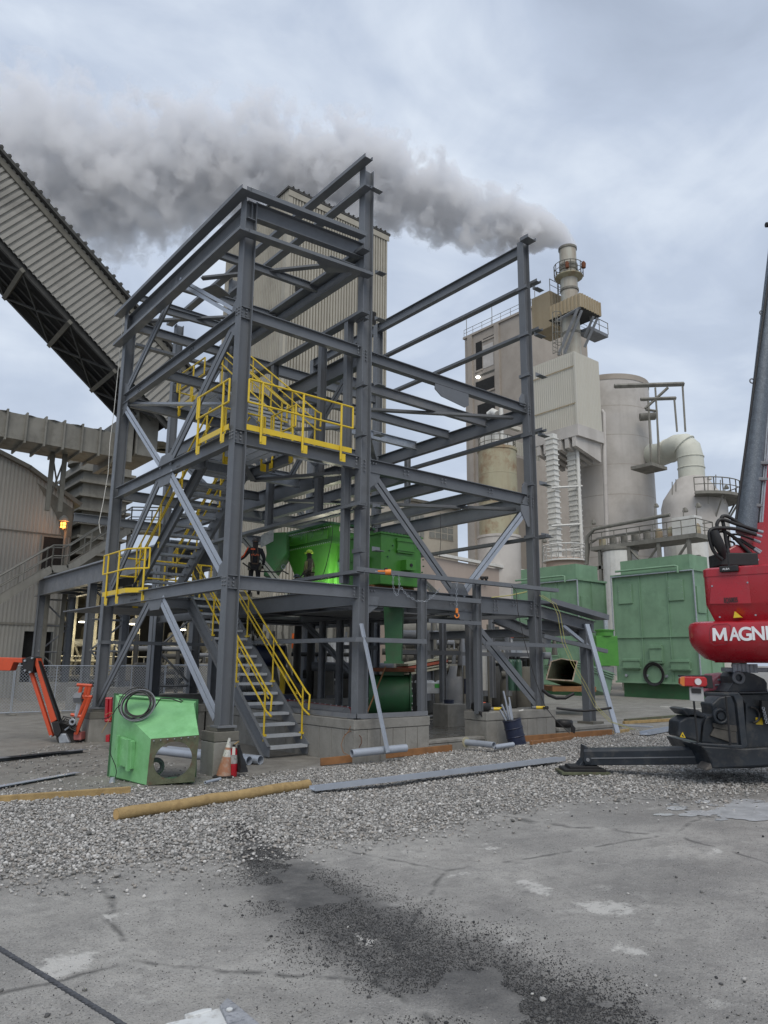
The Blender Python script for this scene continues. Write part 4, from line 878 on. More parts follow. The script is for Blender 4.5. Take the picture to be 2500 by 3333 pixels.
zw=at(1618,1755,d=76).z; MB().lathe((c.x,c.y,0),[(r*1.08,0),(r*1.08,zw),(r*1.12,zw),(r*1.12,zw+.25),(r*1.0,zw+.25)],40).build('lower_shell',CONCW,T,smooth=40)
for v in (1550,1640,1850): z_=at(1618,v,d=76).z; MB().lathe((c.x,c.y,z_),[(r*1.002,-.05),(r*1.012,0),(r*1.002,.05)],40,False).build('weld_band',RUSTY,T,smooth=40)
zt_=c.z; MB().box(c.x-1.2,c.x+1.6,c.y-.8,c.y+1.5,zt_,zt_+1.7).build('filter_box',WHITEP,T); m=MB(); rail3(m,[(c.x+r*.95*math.cos(t),c.y+r*.95*math.sin(t),zt_+.1) for t in [2*math.pi*i/14 for i in range(15)]],1.2,.05,4,1.6); m.build('top_rail',DUSTL,T); MB().box(c.x-2.2,c.x+2.4,c.y-1.4,c.y-.9,zt_+2.4,zt_+2.8).build('gantry_beam',CLAD,T); MB().cyl((c.x-.2,c.y-.9,zt_),(c.x-.2,c.y-.9,zt_+4.5),.22,8).build('riser',WHITEP,T,smooth=50)
# round pale base with white rails right of the small silo
T,c,r=silo('round_tank','squat pinkish round tank with white handrail behind the green housings',1840,62,1822,70,pm('pink_render',(.42,.33,.27),.85,0,.08,.8,dirt=(.30,.22,.17),dscale=.9,damt=.4))
m=MB(); rail3(m,[(c.x+r*1.15*math.cos(t),c.y+r*1.15*math.sin(t),c.z-.1) for t in [2*math.pi*i/18 for i in range(19)]],1.4,.06,4,2); m.build('handrail',WHITEP,T); MB().lathe((c.x,c.y,c.z-.25),[(r*.9,0),(r*1.18,0),(r*1.18,.15),(r*.9,.15)],32,False).build('deck',WHITEP,T)
# ---- duct elbow and cone vessel
dv=76.; 
T=thing('cone_vessel','pale concrete vessel with conical shoulder and a big cream elbow duct on top','vessel',tuple(at(2258,2160,d=dv)))
c=at(2258,1640,d=dv); k_=dv/FPX
MB().lathe((c.x,c.y,0),[(103*k_,0),(103*k_,at(2258,1652,d=dv).z),(95*k_,at(2258,1625,d=dv).z),(50*k_,at(2258,1562,d=dv).z),(44*k_,at(2258,1557,d=dv).z)],40).build('shell',CONCW,T,smooth=30)
e_pts=[(2075,1486),(2115,1484),(2150,1480),(2180,1467),(2205,1453),(2226,1451),(2240,1463),(2247,1490),(2250,1525),(2252,1562)]
EB=MB().tube([at(u,v,d=dv+max(0,2230-u)*.06) for u,v in e_pts],[42*k_]*10,20).build('elbow_duct',CREAM,T,smooth=60)
for i in (1,3,5,7,8): 
    u,v=e_pts[i]; p=at(u,v,d=dv+max(0,2230-u)*.06); u2,v2=e_pts[i+1]; q=at(u2,v2,d=dv+max(0,2230-u2)*.06); MB().torus(p,(q-p),42.5*k_,.07,20,5).build('band',CREAM,EB)
for v,h_ in ((1515,1.5),): 
    p=at(2110,v,d=dv); q=at(2190,v,d=dv); MB().box(p.x-1,q.x,p.y-1,p.y+1.5,p.z-.35,p.z).build('duct_walkway',DUSTL,T)
pc=at(2320,1625,d=dv-3); 
m=MB(); m.lathe((c.x,c.y,at(2258,1632,d=dv).z),[(100*k_,-.2),(150*k_,-.2),(150*k_,.1),(100*k_,.1)],20,False,-R_(150),R_(10)); m.build('side_platform',DUSTL,T)
m=MB(); zz_=at(2258,1632,d=dv).z+.1; rail3(m,[(c.x+148*k_*math.cos(t),c.y+148*k_*math.sin(t),zz_) for t in [R_(-150+160*i/14) for i in range(15)]],1.4,.06,4,1.6); 
for t in (-1.2,-.6,-2): m.tube([(c.x+148*k_*math.cos(t),c.y+148*k_*math.sin(t),zz_),(c.x+100*k_*math.cos(t),c.y+100*k_*math.sin(t),zz_-2.4)],.1,4)
m.build('platform_rail',DUSTL,T)
for u,v,vt in ((2200,1600,1560),(2188,1610,1568),(2330,1590,1545),(2345,1600,1562)): MB().tube([at(u,v,d=dv-3),at(u,vt,d=dv-3)],.05,4).build('lamp_pole',DUSTL,T)
# gantry posts over the elbow
T=thing('roof_gantry','thin steel roof gantry with hanging rods between the silo and the elbow duct','gantry',tuple(at(2110,1300,d=78)))
def bar(nm,a_,b_,r,mat,par,d=78,d2=None): return MB().tube([at(*a_,d=d),at(*b_,d=d2 or d)],r,4).build(nm,mat,par)
for s_ in (((2000,1257),(2226,1250),.28),((2085,1300),(2200,1296),.22),((2100,1330),(2174,1262),.16),((2102,1333),(2135,1338),.16)): bar('beam',s_[0],s_[1],s_[2],DUSTL,T)
for s_ in (((2110,1300),(2120,1510)),((2133,1262),(2146,1480)),((2195,1300),(2204,1405)),((2222,1258),(2231,1405)),((2138,1335),(2145,1510))): bar('rod',s_[0],s_[1],.12,DUSTL,T)
# ---- filter platform with bins
xp=at(1921,1776,d=63).x; 
T=thing('filter_platform','rusty pale steel walkway platform with pipes carried above two ribbed bins','platform',(xp,at(2131,1752,x=xp).y,0))
dk=[at(1921,1776,x=xp),at(2131,1752,x=xp),at(2267,1731,x=xp)]; zdk=dk[1].z
ya_,yb_=dk[0].y,dk[2].y
MB().box(xp,xp+2.6,yb_,ya_,zdk-.35,zdk).build('deck',DUSTL,T)
m=MB(); rail3(m,[(xp,ya_,zdk),(xp,yb_,zdk),(xp+2.6,yb_,zdk)],1.15,.045,4,1.1); rail3(m,[(xp+2.6,ya_,zdk),(xp+2.6,yb_,zdk)],1.15,.045,4,1.1); m.build('handrail',DUSTL,T)
MB().tube([(xp-.1,ya_+.4,zdk-1.5),(xp-.1,ya_+.2,zdk+.9),(xp-.1,ya_-.6,zdk+1.5),(xp-.1,yb_+2,zdk+1.7)],.16,8).build('header_pipe',DUSTL,T,smooth=50)
MB().tube([(xp+.3,ya_+.6,zdk-1.5),(xp+.3,ya_+.3,zdk+.3),(xp+.3,ya_-.6,zdk+.7),(xp+.3,yb_+4,zdk+.8)],.1,8).build('header_pipe',DUSTL,T,smooth=50)
for i in range(9): y_=ya_+(yb_-ya_)*(i+.6)/9; MB().lathe((xp+.9,y_,zdk),[(.3,0),(.3,.7),(.15,.9)],8).build('valve',random.choice([RUSTY,DUSTL]),T,smooth=50)
MB().box(xp+.4,xp+1.6,yb_+.3,yb_+2.2,zdk,zdk+1.5).build('control_box',WHITEP,T)
for y_ in (ya_-.8,(ya_+yb_)/2+1.2,(ya_+yb_)/2-1.5,yb_+.8):
    MB().box(xp+.1,xp+.36,y_-.13,y_+.13,0,zdk-.36).build('leg',DUSTL,T)
yy=[ya_-.8,(ya_+yb_)/2+1.2,(ya_+yb_)/2-1.5,yb_+.8]
for a_,b_ in ((0,1),(1,2),(2,3),(1,0),(2,1)): MB().tube([(xp+.25,yy[a_],zdk-3.6),(xp+.25,yy[b_],zdk-.5)],.12,4).build('brace',DUSTL,T)
MB().box(xp+.1,xp+.4,yb_,ya_,zdk-2.0,zdk-1.7).build('tie_beam',DUSTL,T)
dB=61.8
for (cu,ru,lab,vt) in ((2018,56,'left ribbed white bin with a conical foot under the platform',1790),(2233,65,'right ribbed white bin under the platform, partly behind the green housing',1760)):
    c=at(cu,vt,d=dB); r=ru/FPX*dB; B=thing('ribbed_bin',lab,'bin',(c.x,c.y,0),'ribbed bins under the platform'); prof=[(r*.12,at(cu,2125,d=dB).z),(r,at(cu,2085,d=dB).z),(r,c.z),(r*.9,c.z+.1)]
    MB().lathe((c.x,c.y,0),prof,22).build('shell',WHITEP,B); MB().lathe((c.x,c.y,c.z),[(r*1.02,-.2),(r*1.06,-.1),(r*1.06,.1),(r,.1)],22,False).build('rim',DUSTL,B)
    for k in range(4): t=k*math.pi/2+.4; MB().box(c.x+r*math.cos(t)-.12,c.x+r*math.cos(t)+.12,c.y+r*math.sin(t)-.12,c.y+r*math.sin(t)+.12,0,at(cu,2085,d=dB).z).build('leg',DUSTL,B)
for i,(u,v,vb,d_) in enumerate(((2132,1650,1720,73),(2225,1665,1735,61),(2268,1650,1730,61),(1925,1705,1780,63),(2305,1560,1640,72),(2360,1590,1640,72),(1765,1765,1850,66))):
    q=at(u,v,d=d_); b=at(u,vb,d=d_); LT=thing('lamp_post',['thin lamp on a pole at the left rim of the cone vessel','bell lamp on a pole above the filter platform, left one','bell lamp on a pole above the filter platform, right one','lamp on a pole at the left end of the filter platform','lit lamp on a pole at the cone vessel top rail','unlit lamp on a pole near the red boom','lamp on a pole by the round pinkish tank'][i],'lamp',tuple(b),'small plant lamps')
    MB().tube([b,q+V((0,0,.3)),q+V((.3,0,.35))],.05,5).build('pole',DUSTL,LT); MB().lathe(q+V((.3,0,0)),[(.22,0),(.26,.1),(.1,.4)],10).build('shade',[DUSTL,WHITEP][i==4],LT,smooth=50)  # white paint on the lit lamp stands in for its glow
# ---- low beige building with gridded windows, pale annexe
y0=60.; a=at(1262,1618,y=y0); b=at(1489,1661,y=y0); x0,x1,z1=a.x-3,b.x,a.z
LB=thing('beige_building','low beige rendered building with small-paned windows between the columns','building',(x0,y0,0))
LBM=pm('beige_render',(.40,.375,.32),.9,0,.06,.4,dirt=(.30,.275,.23),dscale=.5,damt=.4,streak=.3)
MB().box(x0,x1,y0,y0+12,0,z1).build('wall',LBM,LB); MB().box(x0-.3,x1+.2,y0-.4,y0+12,z1,z1+.3).build('roof',DUST,LB)
for (u0,v0,u1,v1,nx,nz_) in ((1330,1676,1380,1745,3,3),(1395,1700,1474,1750,4,3),(1392,1850,1478,1893,4,3),(1300,1850,1370,1885,3,2),(1280,1690,1318,1740,2,3)):
    p=at(u0,v1,y=y0);q=at(u1,v0,y=y0); W=MB().box(p.x,q.x,y0-.06,y0-.003,p.z,q.z).build('window',LBM,LB)
    for i in range(nx):
        for j in range(nz_):
            wx=(q.x-p.x)/nx; wz=(q.z-p.z)/nz_; MB().box(p.x+wx*i+.05,p.x+wx*(i+1)-.05,y0-.075,y0-.061,p.z+wz*j+.05,p.z+wz*(j+1)-.05).build('pane',pm('pane_%d%d%d'%(i,j,u0),(.20+.05*((i*7+j*3)%3),.205+.05*((i*7+j*3)%3),.19+.045*((i*7+j*3)%3)),.35,0,.2,3) if i==0 and j==0 else bpy.data.materials['pane_00%d'%u0],W)
y0=50.; a=at(1489,1817,y=y0); b=at(1720,1864,y=y0); c_=at(1590,1800,y=y0+8)
PA=thing('pink_annexe','low pinkish annexe with white sloping roof edge beyond the frame','building',(a.x,y0,0))
PAM=pm('pink_wall',(.39,.33,.29),.9,0,.05,.8,dirt=(.30,.25,.21),dscale=.8,damt=.3,streak=.3)
MB().add([(a.x-3,y0,0),(b.x+1,y0,0),(b.x+1,y0,b.z-.3),(a.x-3,y0,a.z-.2),(a.x-3,y0+9,0),(b.x+1,y0+9,0),(b.x+1,y0+9,b.z+1),(a.x-3,y0+9,a.z+1.2)],[(0,1,2,3),(5,4,7,6),(3,2,6,7),(1,5,6,2),(4,0,3,7)]).build('wall',PAM,PA)
MB().ext(RECT(.5,.28),(a.x-3,y0-.1,a.z+.1),(b.x+1,y0-.1,b.z)).build('roof_edge',WHITEP,PA)
T=thing('white_valve_pair','two small black-capped vents standing on the annexe roof','vent',tuple(at(1575,1890,y=y0-.6)))
for u in (1570,1583): p=at(u,1897,y=y0-.4); MB().lathe(p,[(.12,0),(.12,.35),(.22,.4),(.2,.62)],8).build('vent',BLACK,T,smooth=50)
# ================================================================ FOUNDATION WALLS AND PIERS
def wallrun(T,x0,x1,y0,y1,z0,z1,axis,n,band=.22):
    """board-marked wall cast in bays, with a cap band"""
    for i in range(n):
        a=(x0+(x1-x0)*i/n if axis=='x' else x0); b=(x0+(x1-x0)*(i+1)/n-.012 if axis=='x' else x1)
        c=(y0+(y1-y0)*i/n if axis=='y' else y0); d=(y0+(y1-y0)*(i+1)/n-.012 if axis=='y' else y1)
        MB().box(a,b,c,d,z0,z1-band-.012).build('bay',CONC,T,bevel=.006)
    MB().box(x0-.012,x1+.012,y0-.012,y1+.012,z1-band,z1).build('cap_band',CONC,T,bevel=.012)
FW_=thing('foundation_wall','pale board-marked concrete wall with angle sill under the middle column','wall',(11.8,14.3,0))
wallrun(FW_,10.62,12.98,14.12,14.5,-.3,.97,'x',6); wallrun(FW_,10.62,11.0,14.52,21.8,-.3,.965,'y',14)
FW2=thing('foundation_wall','concrete wall at the back behind the foot of the braces','wall',(9,21.8,0)); wallrun(FW2,7.75,10.6,21.82,22.6,-.3,.96,'x',7)
FW3=thing('foundation_wall','concrete wall carrying the right-hand front column and the tool bag','wall',(16.5,14.3,0)); wallrun(FW3,15.02,17.95,14.08,14.9,-.1,.99,'x',7)
FW4=thing('foundation_curb','low concrete curb bridging the gap between the two front walls','curb',(14,14.3,0)); wallrun(FW4,13.0,15.0,14.15,14.45,-.2,.37,'x',3,.08)
FW5=thing('foundation_slab','low concrete step under the lean-to post at the right','slab',(19.2,14.3,0)); wallrun(FW5,18.0,21.2,14.0,15.4,-.1,.45,'x',2,.1)
MB().box(18.0,18.6,14.9,15.6,.0,.95).build('block',CONC,FW5,bevel=.02); 
FW6=thing('rear_curb','concrete curb at the back of the pit with the pallet on it','curb',(15,20.5,0)); wallrun(FW6,13.2,18.6,21.4,22.0,.2,1.02,'x',9)
FW7=thing('concrete_block','square concrete pier block behind the right wall','block',(17.0,17.4,0)); MB().box(16.6,17.5,17.2,17.9,.3,1.0).build('block',CONC,FW7,bevel=.02)
MB().box(11.02,18.2,14.95,21.4,.26,.32).build('pit_floor',pm('wet_concrete',(.09,.088,.08),.25,0,.35,.7,dirt=(.16,.155,.14),dscale=.9,damt=.5),None)['kind']='structure'
def pier(x,y,wx,wy,h,label,g='concrete piers under columns'):
    T=thing('concrete_pier',label,'pier',(x,y,0),g)
    MB().box(x,x+wx,y,y+wy,-.3,h-.2).build('shaft',CONC,T,bevel=.02); MB().box(x-.006,x+wx+.006,y-.006,y+wy+.006,h-.195,h).build('cap',CONCD,T,bevel=.015); MB().box(x+.07,x+wx-.07,y+.07,y+wy-.07,h+.001,h+.09).build('grout_pad',CONCD,T,bevel=.01)
pier(7.17,14.277,.56,.6,.86,'chipped concrete pier under the nearest corner column, beside the traffic cone')
pier(7.15,22.0,.62,.62,.83,'concrete pier under the far left column behind the pale green hopper')
for X,Y,l in ((XC,YB,'middle'),(XD,YB,'right'),(XC,YE,'far middle'),(XD,YE,'far right')): pier(X-.15,Y-.15,.65,.6,.88,'concrete pier under the %s rear column'%l)
# inner props in the lower storey
RF=thing('inner_posts','dark inner rows of grey posts standing under the first floor','steel frame',(14,24,0))
for (u,d_,z0,z1) in ((1055,27,.9,4.0),(1113,25,.9,4.0),(1157,24,.9,4.0),(1205,28,.9,4.0),(1375,25,.9,4.0),(1418,33,.9,4.3),(1448,27,.9,4.0),(1536,23.5,.9,3.7),(1608,31,.9,4.2),(1020,30,.9,4.0),(1660,33,.9,4.2),(745,27,.9,4.0),(700,30,.9,3.8)):
    p=at(u,2165,d=d_); MB().ext(iprof(.2,.17),(p.x,p.y,z0),(p.x,p.y,z1),(1,0,0)).build('post',STEELD,RF)
for (u0,u1,v,d_) in ((1100,1230,2105,26),(1305,1500,2122,24),(1560,1740,2108,30),(1500,1760,2128,27)): a=at(u0,v,d=d_);b=at(u1,v+4,d=d_); MB().ext(RECT(.08,.14),a,b).build('rail',STEELD,RF)
# first floor plate, dark underneath
m=MB().box(11.3,17.4,15.3,26.8,L1-.03,L1-.005)
for nm,bx in (('floor_plate',(11.25,17.45,17.9,21.98,3.90,3.93)),('floor_plate',(11.25,17.45,22.4,26.8,3.90,3.93)),('floor_plate',(11.25,14.3,15.3,17.85,3.60,3.63)),('floor_plate',(7.5,10.8,22.4,26.8,3.90,3.93))): MB().box(*bx).build(nm,STEELD,FR)
# lean-to at the right end
LT_=thing('lean_to','low grey lean-to frame with sloping roof channel on one post, right of the tall frame','steel frame',(20.07,YA,.85))
p0=at(1782,1964,y=14.2); p1=at(1970,2018,y=14.2)
pz=at(1930,2346,y=14.5)
MB().ext(iprof(.33,.26),(20.35,14.5,.53),(20.35,14.5,p1.z-.15),(1,0,0)).build('column',STEEL,LT_); MB().box(19.95,20.5,14.2,14.8,.452,.525).build('base_plate',CONCD,LT_)
MB().ext(pan(.5,.16),(p0.x,14.3,p0.z),(p1.x,14.3,p1.z)).build('eave_channel',STEEL,LT_)
MB().ext(iprof(.35,.2),(p0.x-.2,14.5,p0.z-.05),(p1.x-.2,14.5,p1.z-.06)).build('rafter',STEELD,LT_)
MB().ext(iprof(.35,.2),(17.8,16.2,3.9),(20.6,16.2,3.2)).build('rafter',STEELD,LT_); MB().ext(iprof(.3,.2),(20.35,14.6,p1.z-.2),(20.35,22,p1.z-.2)).build('eave_beam',STEELD,LT_)
MB().ext(iprof(.3,.2),(17.8,14.9,3.62),(20.4,14.9,3.62)).build('tie_beam',STEELD,LT_)
a=at(1768,2070,y=14.35);b=at(1975,2120,y=14.35); MB().ext(RECT(.1,.12),a,b).build('girt',STEEL,LT_)
a=at(1830,2035,y=14.5);b=at(1915,2105,y=14.5); MB().ext(RECT(.1,.1),a,b).build('brace',GALVL,LT_)
MB().ext(iprof(.33,.26),(20.35,22,.82),(20.35,22,p1.z-.15),(1,0,0)).build('column',STEELD,LT_)
# ================================================================ GREEN MACHINES IN THE FRAME
def polybox(m,pts,off):
    pts=[V(p) for p in pts]; o=V(off); k=len(pts)
    return m.add([tuple(p) for p in pts]+[tuple(p+o) for p in pts],[tuple(range(k)),tuple(range(k,2*k))[::-1]]+[(i,(i+1)%k,k+(i+1)%k,k+i)[::-1] for i in range(k)])
x0,y0=14.29,20.5; zt=at(1078.5,1705,y=y0).z; yl=at(932,1732,x=x0).y; zm=at(1075,1770,x=x0).z+.1; x1=at(1215,1730,y=y0).x
WH=thing('weigh_hopper','big vivid green weigh hopper with a white name plate, behind the yellow-helmeted worker','hopper',(x0,y0,L1))
MB().box(x0,x1,y0,yl,zm,zt).build('casing',GREEN,WH,bevel=.01)
MB().box(x0-.05,x1+.05,y0-.05,yl+.05,zt,zt+.07).build('top_flange',GREEND,WH); MB().box(x0-.04,x1,y0-.03,yl+.04,zm-.08,zm-.001).build('ledge',GREEN,WH)
cx_,cy_=x0+1.2,(y0+yl)/2
m=MB(); A=[(x0,y0,zm-.08),(x1,y0,zm-.08),(x1,yl,zm-.08),(x0,yl,zm-.08)]; zb=L1+.15
B_=[(x0+.25,cy_-.9,zb),(x1,cy_-.9,zb),(x1,cy_+.35,zb),(x0+.25,cy_+.35,zb)]
m.add(A+B_,[(0,1,5,4),(1,2,6,5),(2,3,7,6),(3,0,4,7),(7,6,5,4)]); m.build('cone',GREEN,WH)
MB().box(x0+.3,x1,y0+.02,y0+.2,zb,zm).build('skirt',GREEN,WH)
for (ya1,ya2) in ((y0+.18,y0+(yl-y0)*.5-.04),(y0+(yl-y0)*.5+.04,yl-.15)):
    pn=MB().box(x0-.035,x0-.002,ya1,ya2,zm+.1,zt-.18).build('access_panel',GREEN,WH,bevel=.008)
    for t in (.25,.75): q=V((x0-.07,ya1+(ya2-ya1)*t,(zm+zt)/2+.05)); MB().torus(q,(1,0,0),.09,.012,14,5,-R_(80),R_(120)).build('handle',GREEND,pn)
mb_=MB()
for i in range(24): t=i/23; mb_.cyl((x0-.05,y0+(yl-y0)*t,zt-.09),(x0,y0+(yl-y0)*t,zt-.09),.02,6); mb_.cyl((x0-.05,y0+(yl-y0)*t,zm-.04),(x0,y0+(yl-y0)*t,zm-.04),.02,6)
o=mb_.build('bolts',GALV,WH); o['kind']='stuff'
q=at(1105,1714,y=y0-.01); q2=at(1178,1739,y=y0-.01); PL=MB().box(q.x,q2.x+.35,y0-.03,y0-.004,q2.z,q.z).build('name_plate',WHITEP,WH)
def text(s,loc,size,mat,par,xd=(1,0,0),up=(0,0,1),name='lettering',bold=0,shear=0,align='LEFT',ext=.003):
    c=bpy.data.curves.new(name,'FONT'); c.body=s; c.size=size; c.extrude=ext; c.offset=bold; c.shear=shear; c.align_x=align; c.materials.append(mat)
    t_=bpy.data.objects.new(name,c); COL.objects.link(t_); me=bpy.data.meshes.new_from_object(t_); me.materials.clear(); me.materials.append(mat)
    COL.objects.unlink(t_); bpy.data.objects.remove(t_); o=bpy.data.objects.new(name,me); COL.objects.link(o); xd=V(xd).normalized(); up=V(up); zd=xd.cross(up).normalized(); up=zd.cross(xd)
    o.matrix_world=M(((xd.x,up.x,zd.x,loc[0]),(xd.y,up.y,zd.y,loc[1]),(xd.z,up.z,zd.z,loc[2]),(0,0,0,1)))
    if par: o.parent=par; o.matrix_parent_inverse=par.matrix_basis.inverted()
    return o
INK=pm('ink_black',(.02,.02,.02),.5)
text('WeighTUBE',(q.x+.1,y0-.04,q2.z+.17),.30,INK,PL,bold=.004,shear=.15); text('by DURAFEED',(q.x+.4,y0-.04,q2.z+.04),.12,INK,PL)
p=at(1128,1790,y=y0-.1); MB().obox((p.x,y0-.12,p.z),(.16,0,0),(0,.12,0),(0,0,.22)).build('door_bracket',GREEN,WH,bevel=.01)
p=at(1170,1822,y=y0-.25); MB().cyl((p.x,y0-.7,p.z),(p.x,y0-.1,p.z),.42,24).build('black_flange',BLACK,WH,smooth=40); MB().cyl((p.x-.1,y0-.1,p.z-.1),(p.x-.7,y0+.0,p.z-.3),.42,16,.2).build('inlet_cone',GREEND,WH,smooth=40)
m=MB(); pts_=[(890,1732),(930,1732),(932,1830),(870,1872),(872,1850)]; 
SC=thing('slanted_chute','dark green slanted chute hanging behind the worker in the orange-striped jacket','chute',tuple(at(900,1800,d=26)))
polybox(MB(),[at(860,1735,d=26),at(932,1732,d=26),at(932,1800,d=26),at(880,1874,d=26),at(858,1874,d=26),at(868,1800,d=26)],FW*1.4).build('shell',GREEND,SC)
p_=at(866,1745,d=25.9); MB().obox(at(870,1752,d=25.9),LR*.22+V((0,0,.12)),FW*.02,V((0,0,.22))).build('inspection_hatch',GALV,SC)
# second green box
x0,y0=12.72,15.8; x1=14.22; z0,z1=4.42,at(1239,1736,y=15.8).z
GB=thing('green_feeder_box','bright green feeder casing with bolted end plate, right of the middle column','machine casing',(x0,y0,z0))
MB().box(x0,x1,y0,y0+1.9,z0,z1).build('casing',GREEN,GB,bevel=.012); MB().box(x0-.04,x1+.04,y0-.04,y0+1.94,z1,z1+.05).build('top_flange',GREEN,GB); MB().box(x0-.1,x1,y0+.3,y0+1.7,4.18,z0-.005).build('timber_packing',WOODR,GB)
for t in (.42,): 
    zc=z0+.92; hb=MB().box(x0+.55,x0+1.15,y0-.07,y0-.003,zc,zc+.42).build('hatch',GREEN,GB,bevel=.01)
    for z_ in (zc+.06,zc+.33): MB().box(x0+.5,x0+1.2,y0-.1,y0-.071,z_,z_+.05).build('clamp_bar',GREEN,hb)
MB().box(x0+.72,x0+1.08,y0-.25,y0-.003,z0+.42,z0+.72).build('bearing_box',GREEN,GB,bevel=.01); MB().cyl((x0+.9,y0-.27,z0+.57),(x0+.9,y0-.25,z0+.57),.05,10).build('shaft_end',BLACK,GB)
hb=MB().box(x0-.06,x0-.003,y0+.5,y0+1.6,z0+.35,z0+.8).build('side_hatch',GREEN,GB,bevel=.01)
for z_ in (z0+.4,z0+.72): MB().box(x0-.09,x0-.061,y0+.45,y0+1.65,z_,z_+.05).build('clamp_bar',GREEN,hb)
mb_=MB()
for i in range(13): t=math.pi*(.95-i/12*1.9*.62); q=V((x0+.9+.68*math.cos(t)*-1*-1,y0-.02,z0+.68+.62*math.sin(t))); mb_.cyl(q-V((0,.02,0)),q+V((0,.02,0)),.022,6)
for i in range(12): mb_.cyl((x0+.06+i*.125,y0-.06,z1+.06),(x0+.06+i*.125,y0-.03,z1+.06),.02,6)
mb_.build('bolts',GREEND,GB)['kind']='stuff'
# chute and fan below
p=at(1282,2001,d=19.6); q=at(1283,2156,d=19.6)
CHT=thing('tapered_chute','dark green tapering chute coming down through the first floor','chute',tuple(q)); MB().cyl(q,p+V((0,0,.3)),.28,4,.36).build('shell',GREEND,CHT); MB().cyl(q+V((0,0,-.03)),q+V((0,0,.03)),.34,4).build('flange',GREEND,CHT)
c=at(1275,2262,d=22)
FN=thing('fan_casing','dark green drum-shaped fan casing with bolted end cover in the pit','fan',tuple(c))
MB().cyl(c-LR*.66,c+LR*.5,.58,28).build('drum',GREEND,FN,smooth=40); MB().cyl(c+LR*.51,c+LR*.56,.66,28).build('end_cover',GREEND,FN,smooth=40)
m=MB(); 
for i in range(18): t=i*math.pi/9; q=c+LR*.57+FW*(.6*math.cos(t))+V((0,0,.6*math.sin(t))); m.cyl(q-LR*.02,q+LR*.02,.02,6)
m.build('bolts',GALV,FN)['kind']='stuff'
MB().obox(c+V((0,0,.72))-LR*.1,LR*.75,FW*.6,V((0,0,.05))).build('top_plate',RUST,FN); MB().obox(c+V((0,0,-.72)),LR*.5,FW*.4,V((0,0,.1))).build('foot',GREEND,FN); MB().obox(c+LR*.58+V((0,0,-.1)),LR*.03,FW*.14,V((0,0,.18))).build('cover_hatch',GREEND,FN,bevel=.01)
MB().obox(c+LR*.05+V((0,0,.62)),LR*.3,FW*.35,V((0,0,.06))).build('neck',GREEND,FN)
PP=thing('grey_blower_pipe','thick grey pipe with elbow lying below the fan casing','pipe',tuple(at(1340,2330,d=20.5))); a=at(1290,2335,d=20.6); b=at(1358,2331,d=20.6); MB().tube([a-LR*.4,a,b,b+V((0,0,-.08))+LR*.12,b+V((0,0,-.22))+LR*.16],.11,14).build('tube',GALV,PP,smooth=50)
# ================================================================ THINGS AROUND AND BEHIND
def rbox(nm,label,cat,u0,v0,u1,v1,d,dep,mat,part='casing',bev=.02,grp=None):
    a=at(u0,v1,d=d); b=at(u1,v0,d=d); w=(b-a).dot(LR); T=thing(nm,label,cat,tuple(a),grp); c=a+LR*w/2+FW*dep/2+V((0,0,(b.z-a.z)/2)); MB().obox(c,LR*w/2,FW*dep/2,V((0,0,(b.z-a.z)/2))).build(part,mat,T,bevel=bev); return T,a,b,w
GREYC=pm('cabinet_grey',(.36,.37,.375),.5,0,.05,1.5,dirt=(.25,.25,.245),dscale=2,damt=.3)
PLAS=pm('plastic_wrap',(.68,.70,.71),.28,0,.2,6,bump=.9,bscale=9)
T,a,b,w=rbox('control_cabin','light grey steel electrical cabin with a red beacon, behind the right column','cabin',1560,2050,1728,2140,37,3.0,GREYC)
MB().obox(a+LR*w/2+V((0,0,(b.z-a.z)*.62))-FW*.02,LR*w/2,FW*.015,V((0,0,.02))).build('seam',DUSTL,T)
q=at(1662,2068,d=36.6); BC=MB().lathe(q,[(.16,-.12),(.16,.12),(.1,.3),(.02,.34)],12).build('beacon',pm('beacon_red',(.6,.10,.06),.4),T,smooth=50); MB().cyl(q+V((0,0,-.5)),q+V((0,0,-.12)),.1,8).build('beacon_stem',GREYC,BC)
for u in (1672,1688): MB().obox(at(u,2120,d=36.7),LR*.16,FW*.1,V((0,0,.22))).build('switch_box',GALV,T)
T,a,b,w=rbox('grey_cabinet','pair of tall light grey cabinet doors seen under the first floor','cabinet',1500,2128,1582,2245,34,1.2,GREYC)
MB().obox((a+LR*w/2+V((0,0,(b.z-a.z)/2)))-FW*.01,LR*.01,FW*.012,V((0,0,(b.z-a.z)/2))).build('door_gap',DKSTL,T); MB().cyl(a+LR*w*.95-FW*.3+V((0,0,0)),a+LR*w*.95-FW*.3+V((0,0,1.7)),.28,16).build('white_column',WHITEP,T,smooth=50)
T,a,b,w=rbox('dark_vehicle','dark grey machine body with slatted sides behind the gas cylinders','machine',1585,2135,1720,2215,39,2,STEELD)
for i in range(5): MB().obox(a+LR*(w*(i+.5)/5)-FW*.03+V((0,0,.5)),LR*.06,FW*.03,V((0,0,.5))).build('slat',DKSTL,T)
GASG=pm('cylinder_green',(.035,.085,.055),.4,0,.15,3)
for i,(u,lab) in enumerate(((1665,'dark green gas cylinder, left one of the three'),(1674,'dark green gas cylinder, rear middle one of the three'),(1690,'dark green gas cylinder, right one of the three'))):
    p=at(u,2248,d=30+.5*(i==1)); T=thing('gas_cylinder',lab,'gas cylinder',tuple(p),'gas cylinders')
    h=at(u,2142,d=30).z-p.z; MB().lathe(p,[(.13,0),(.13,h*.86),(.10,h*.94),(.05,h*.97)],14).build('body',GASG,T,smooth=50); MB().lathe(p+V((0,0,h*.965)),[(.06,0),(.075,.02),(.07,.14),(.04,.16)],10).build('valve_cap',BLACK,T,smooth=50)
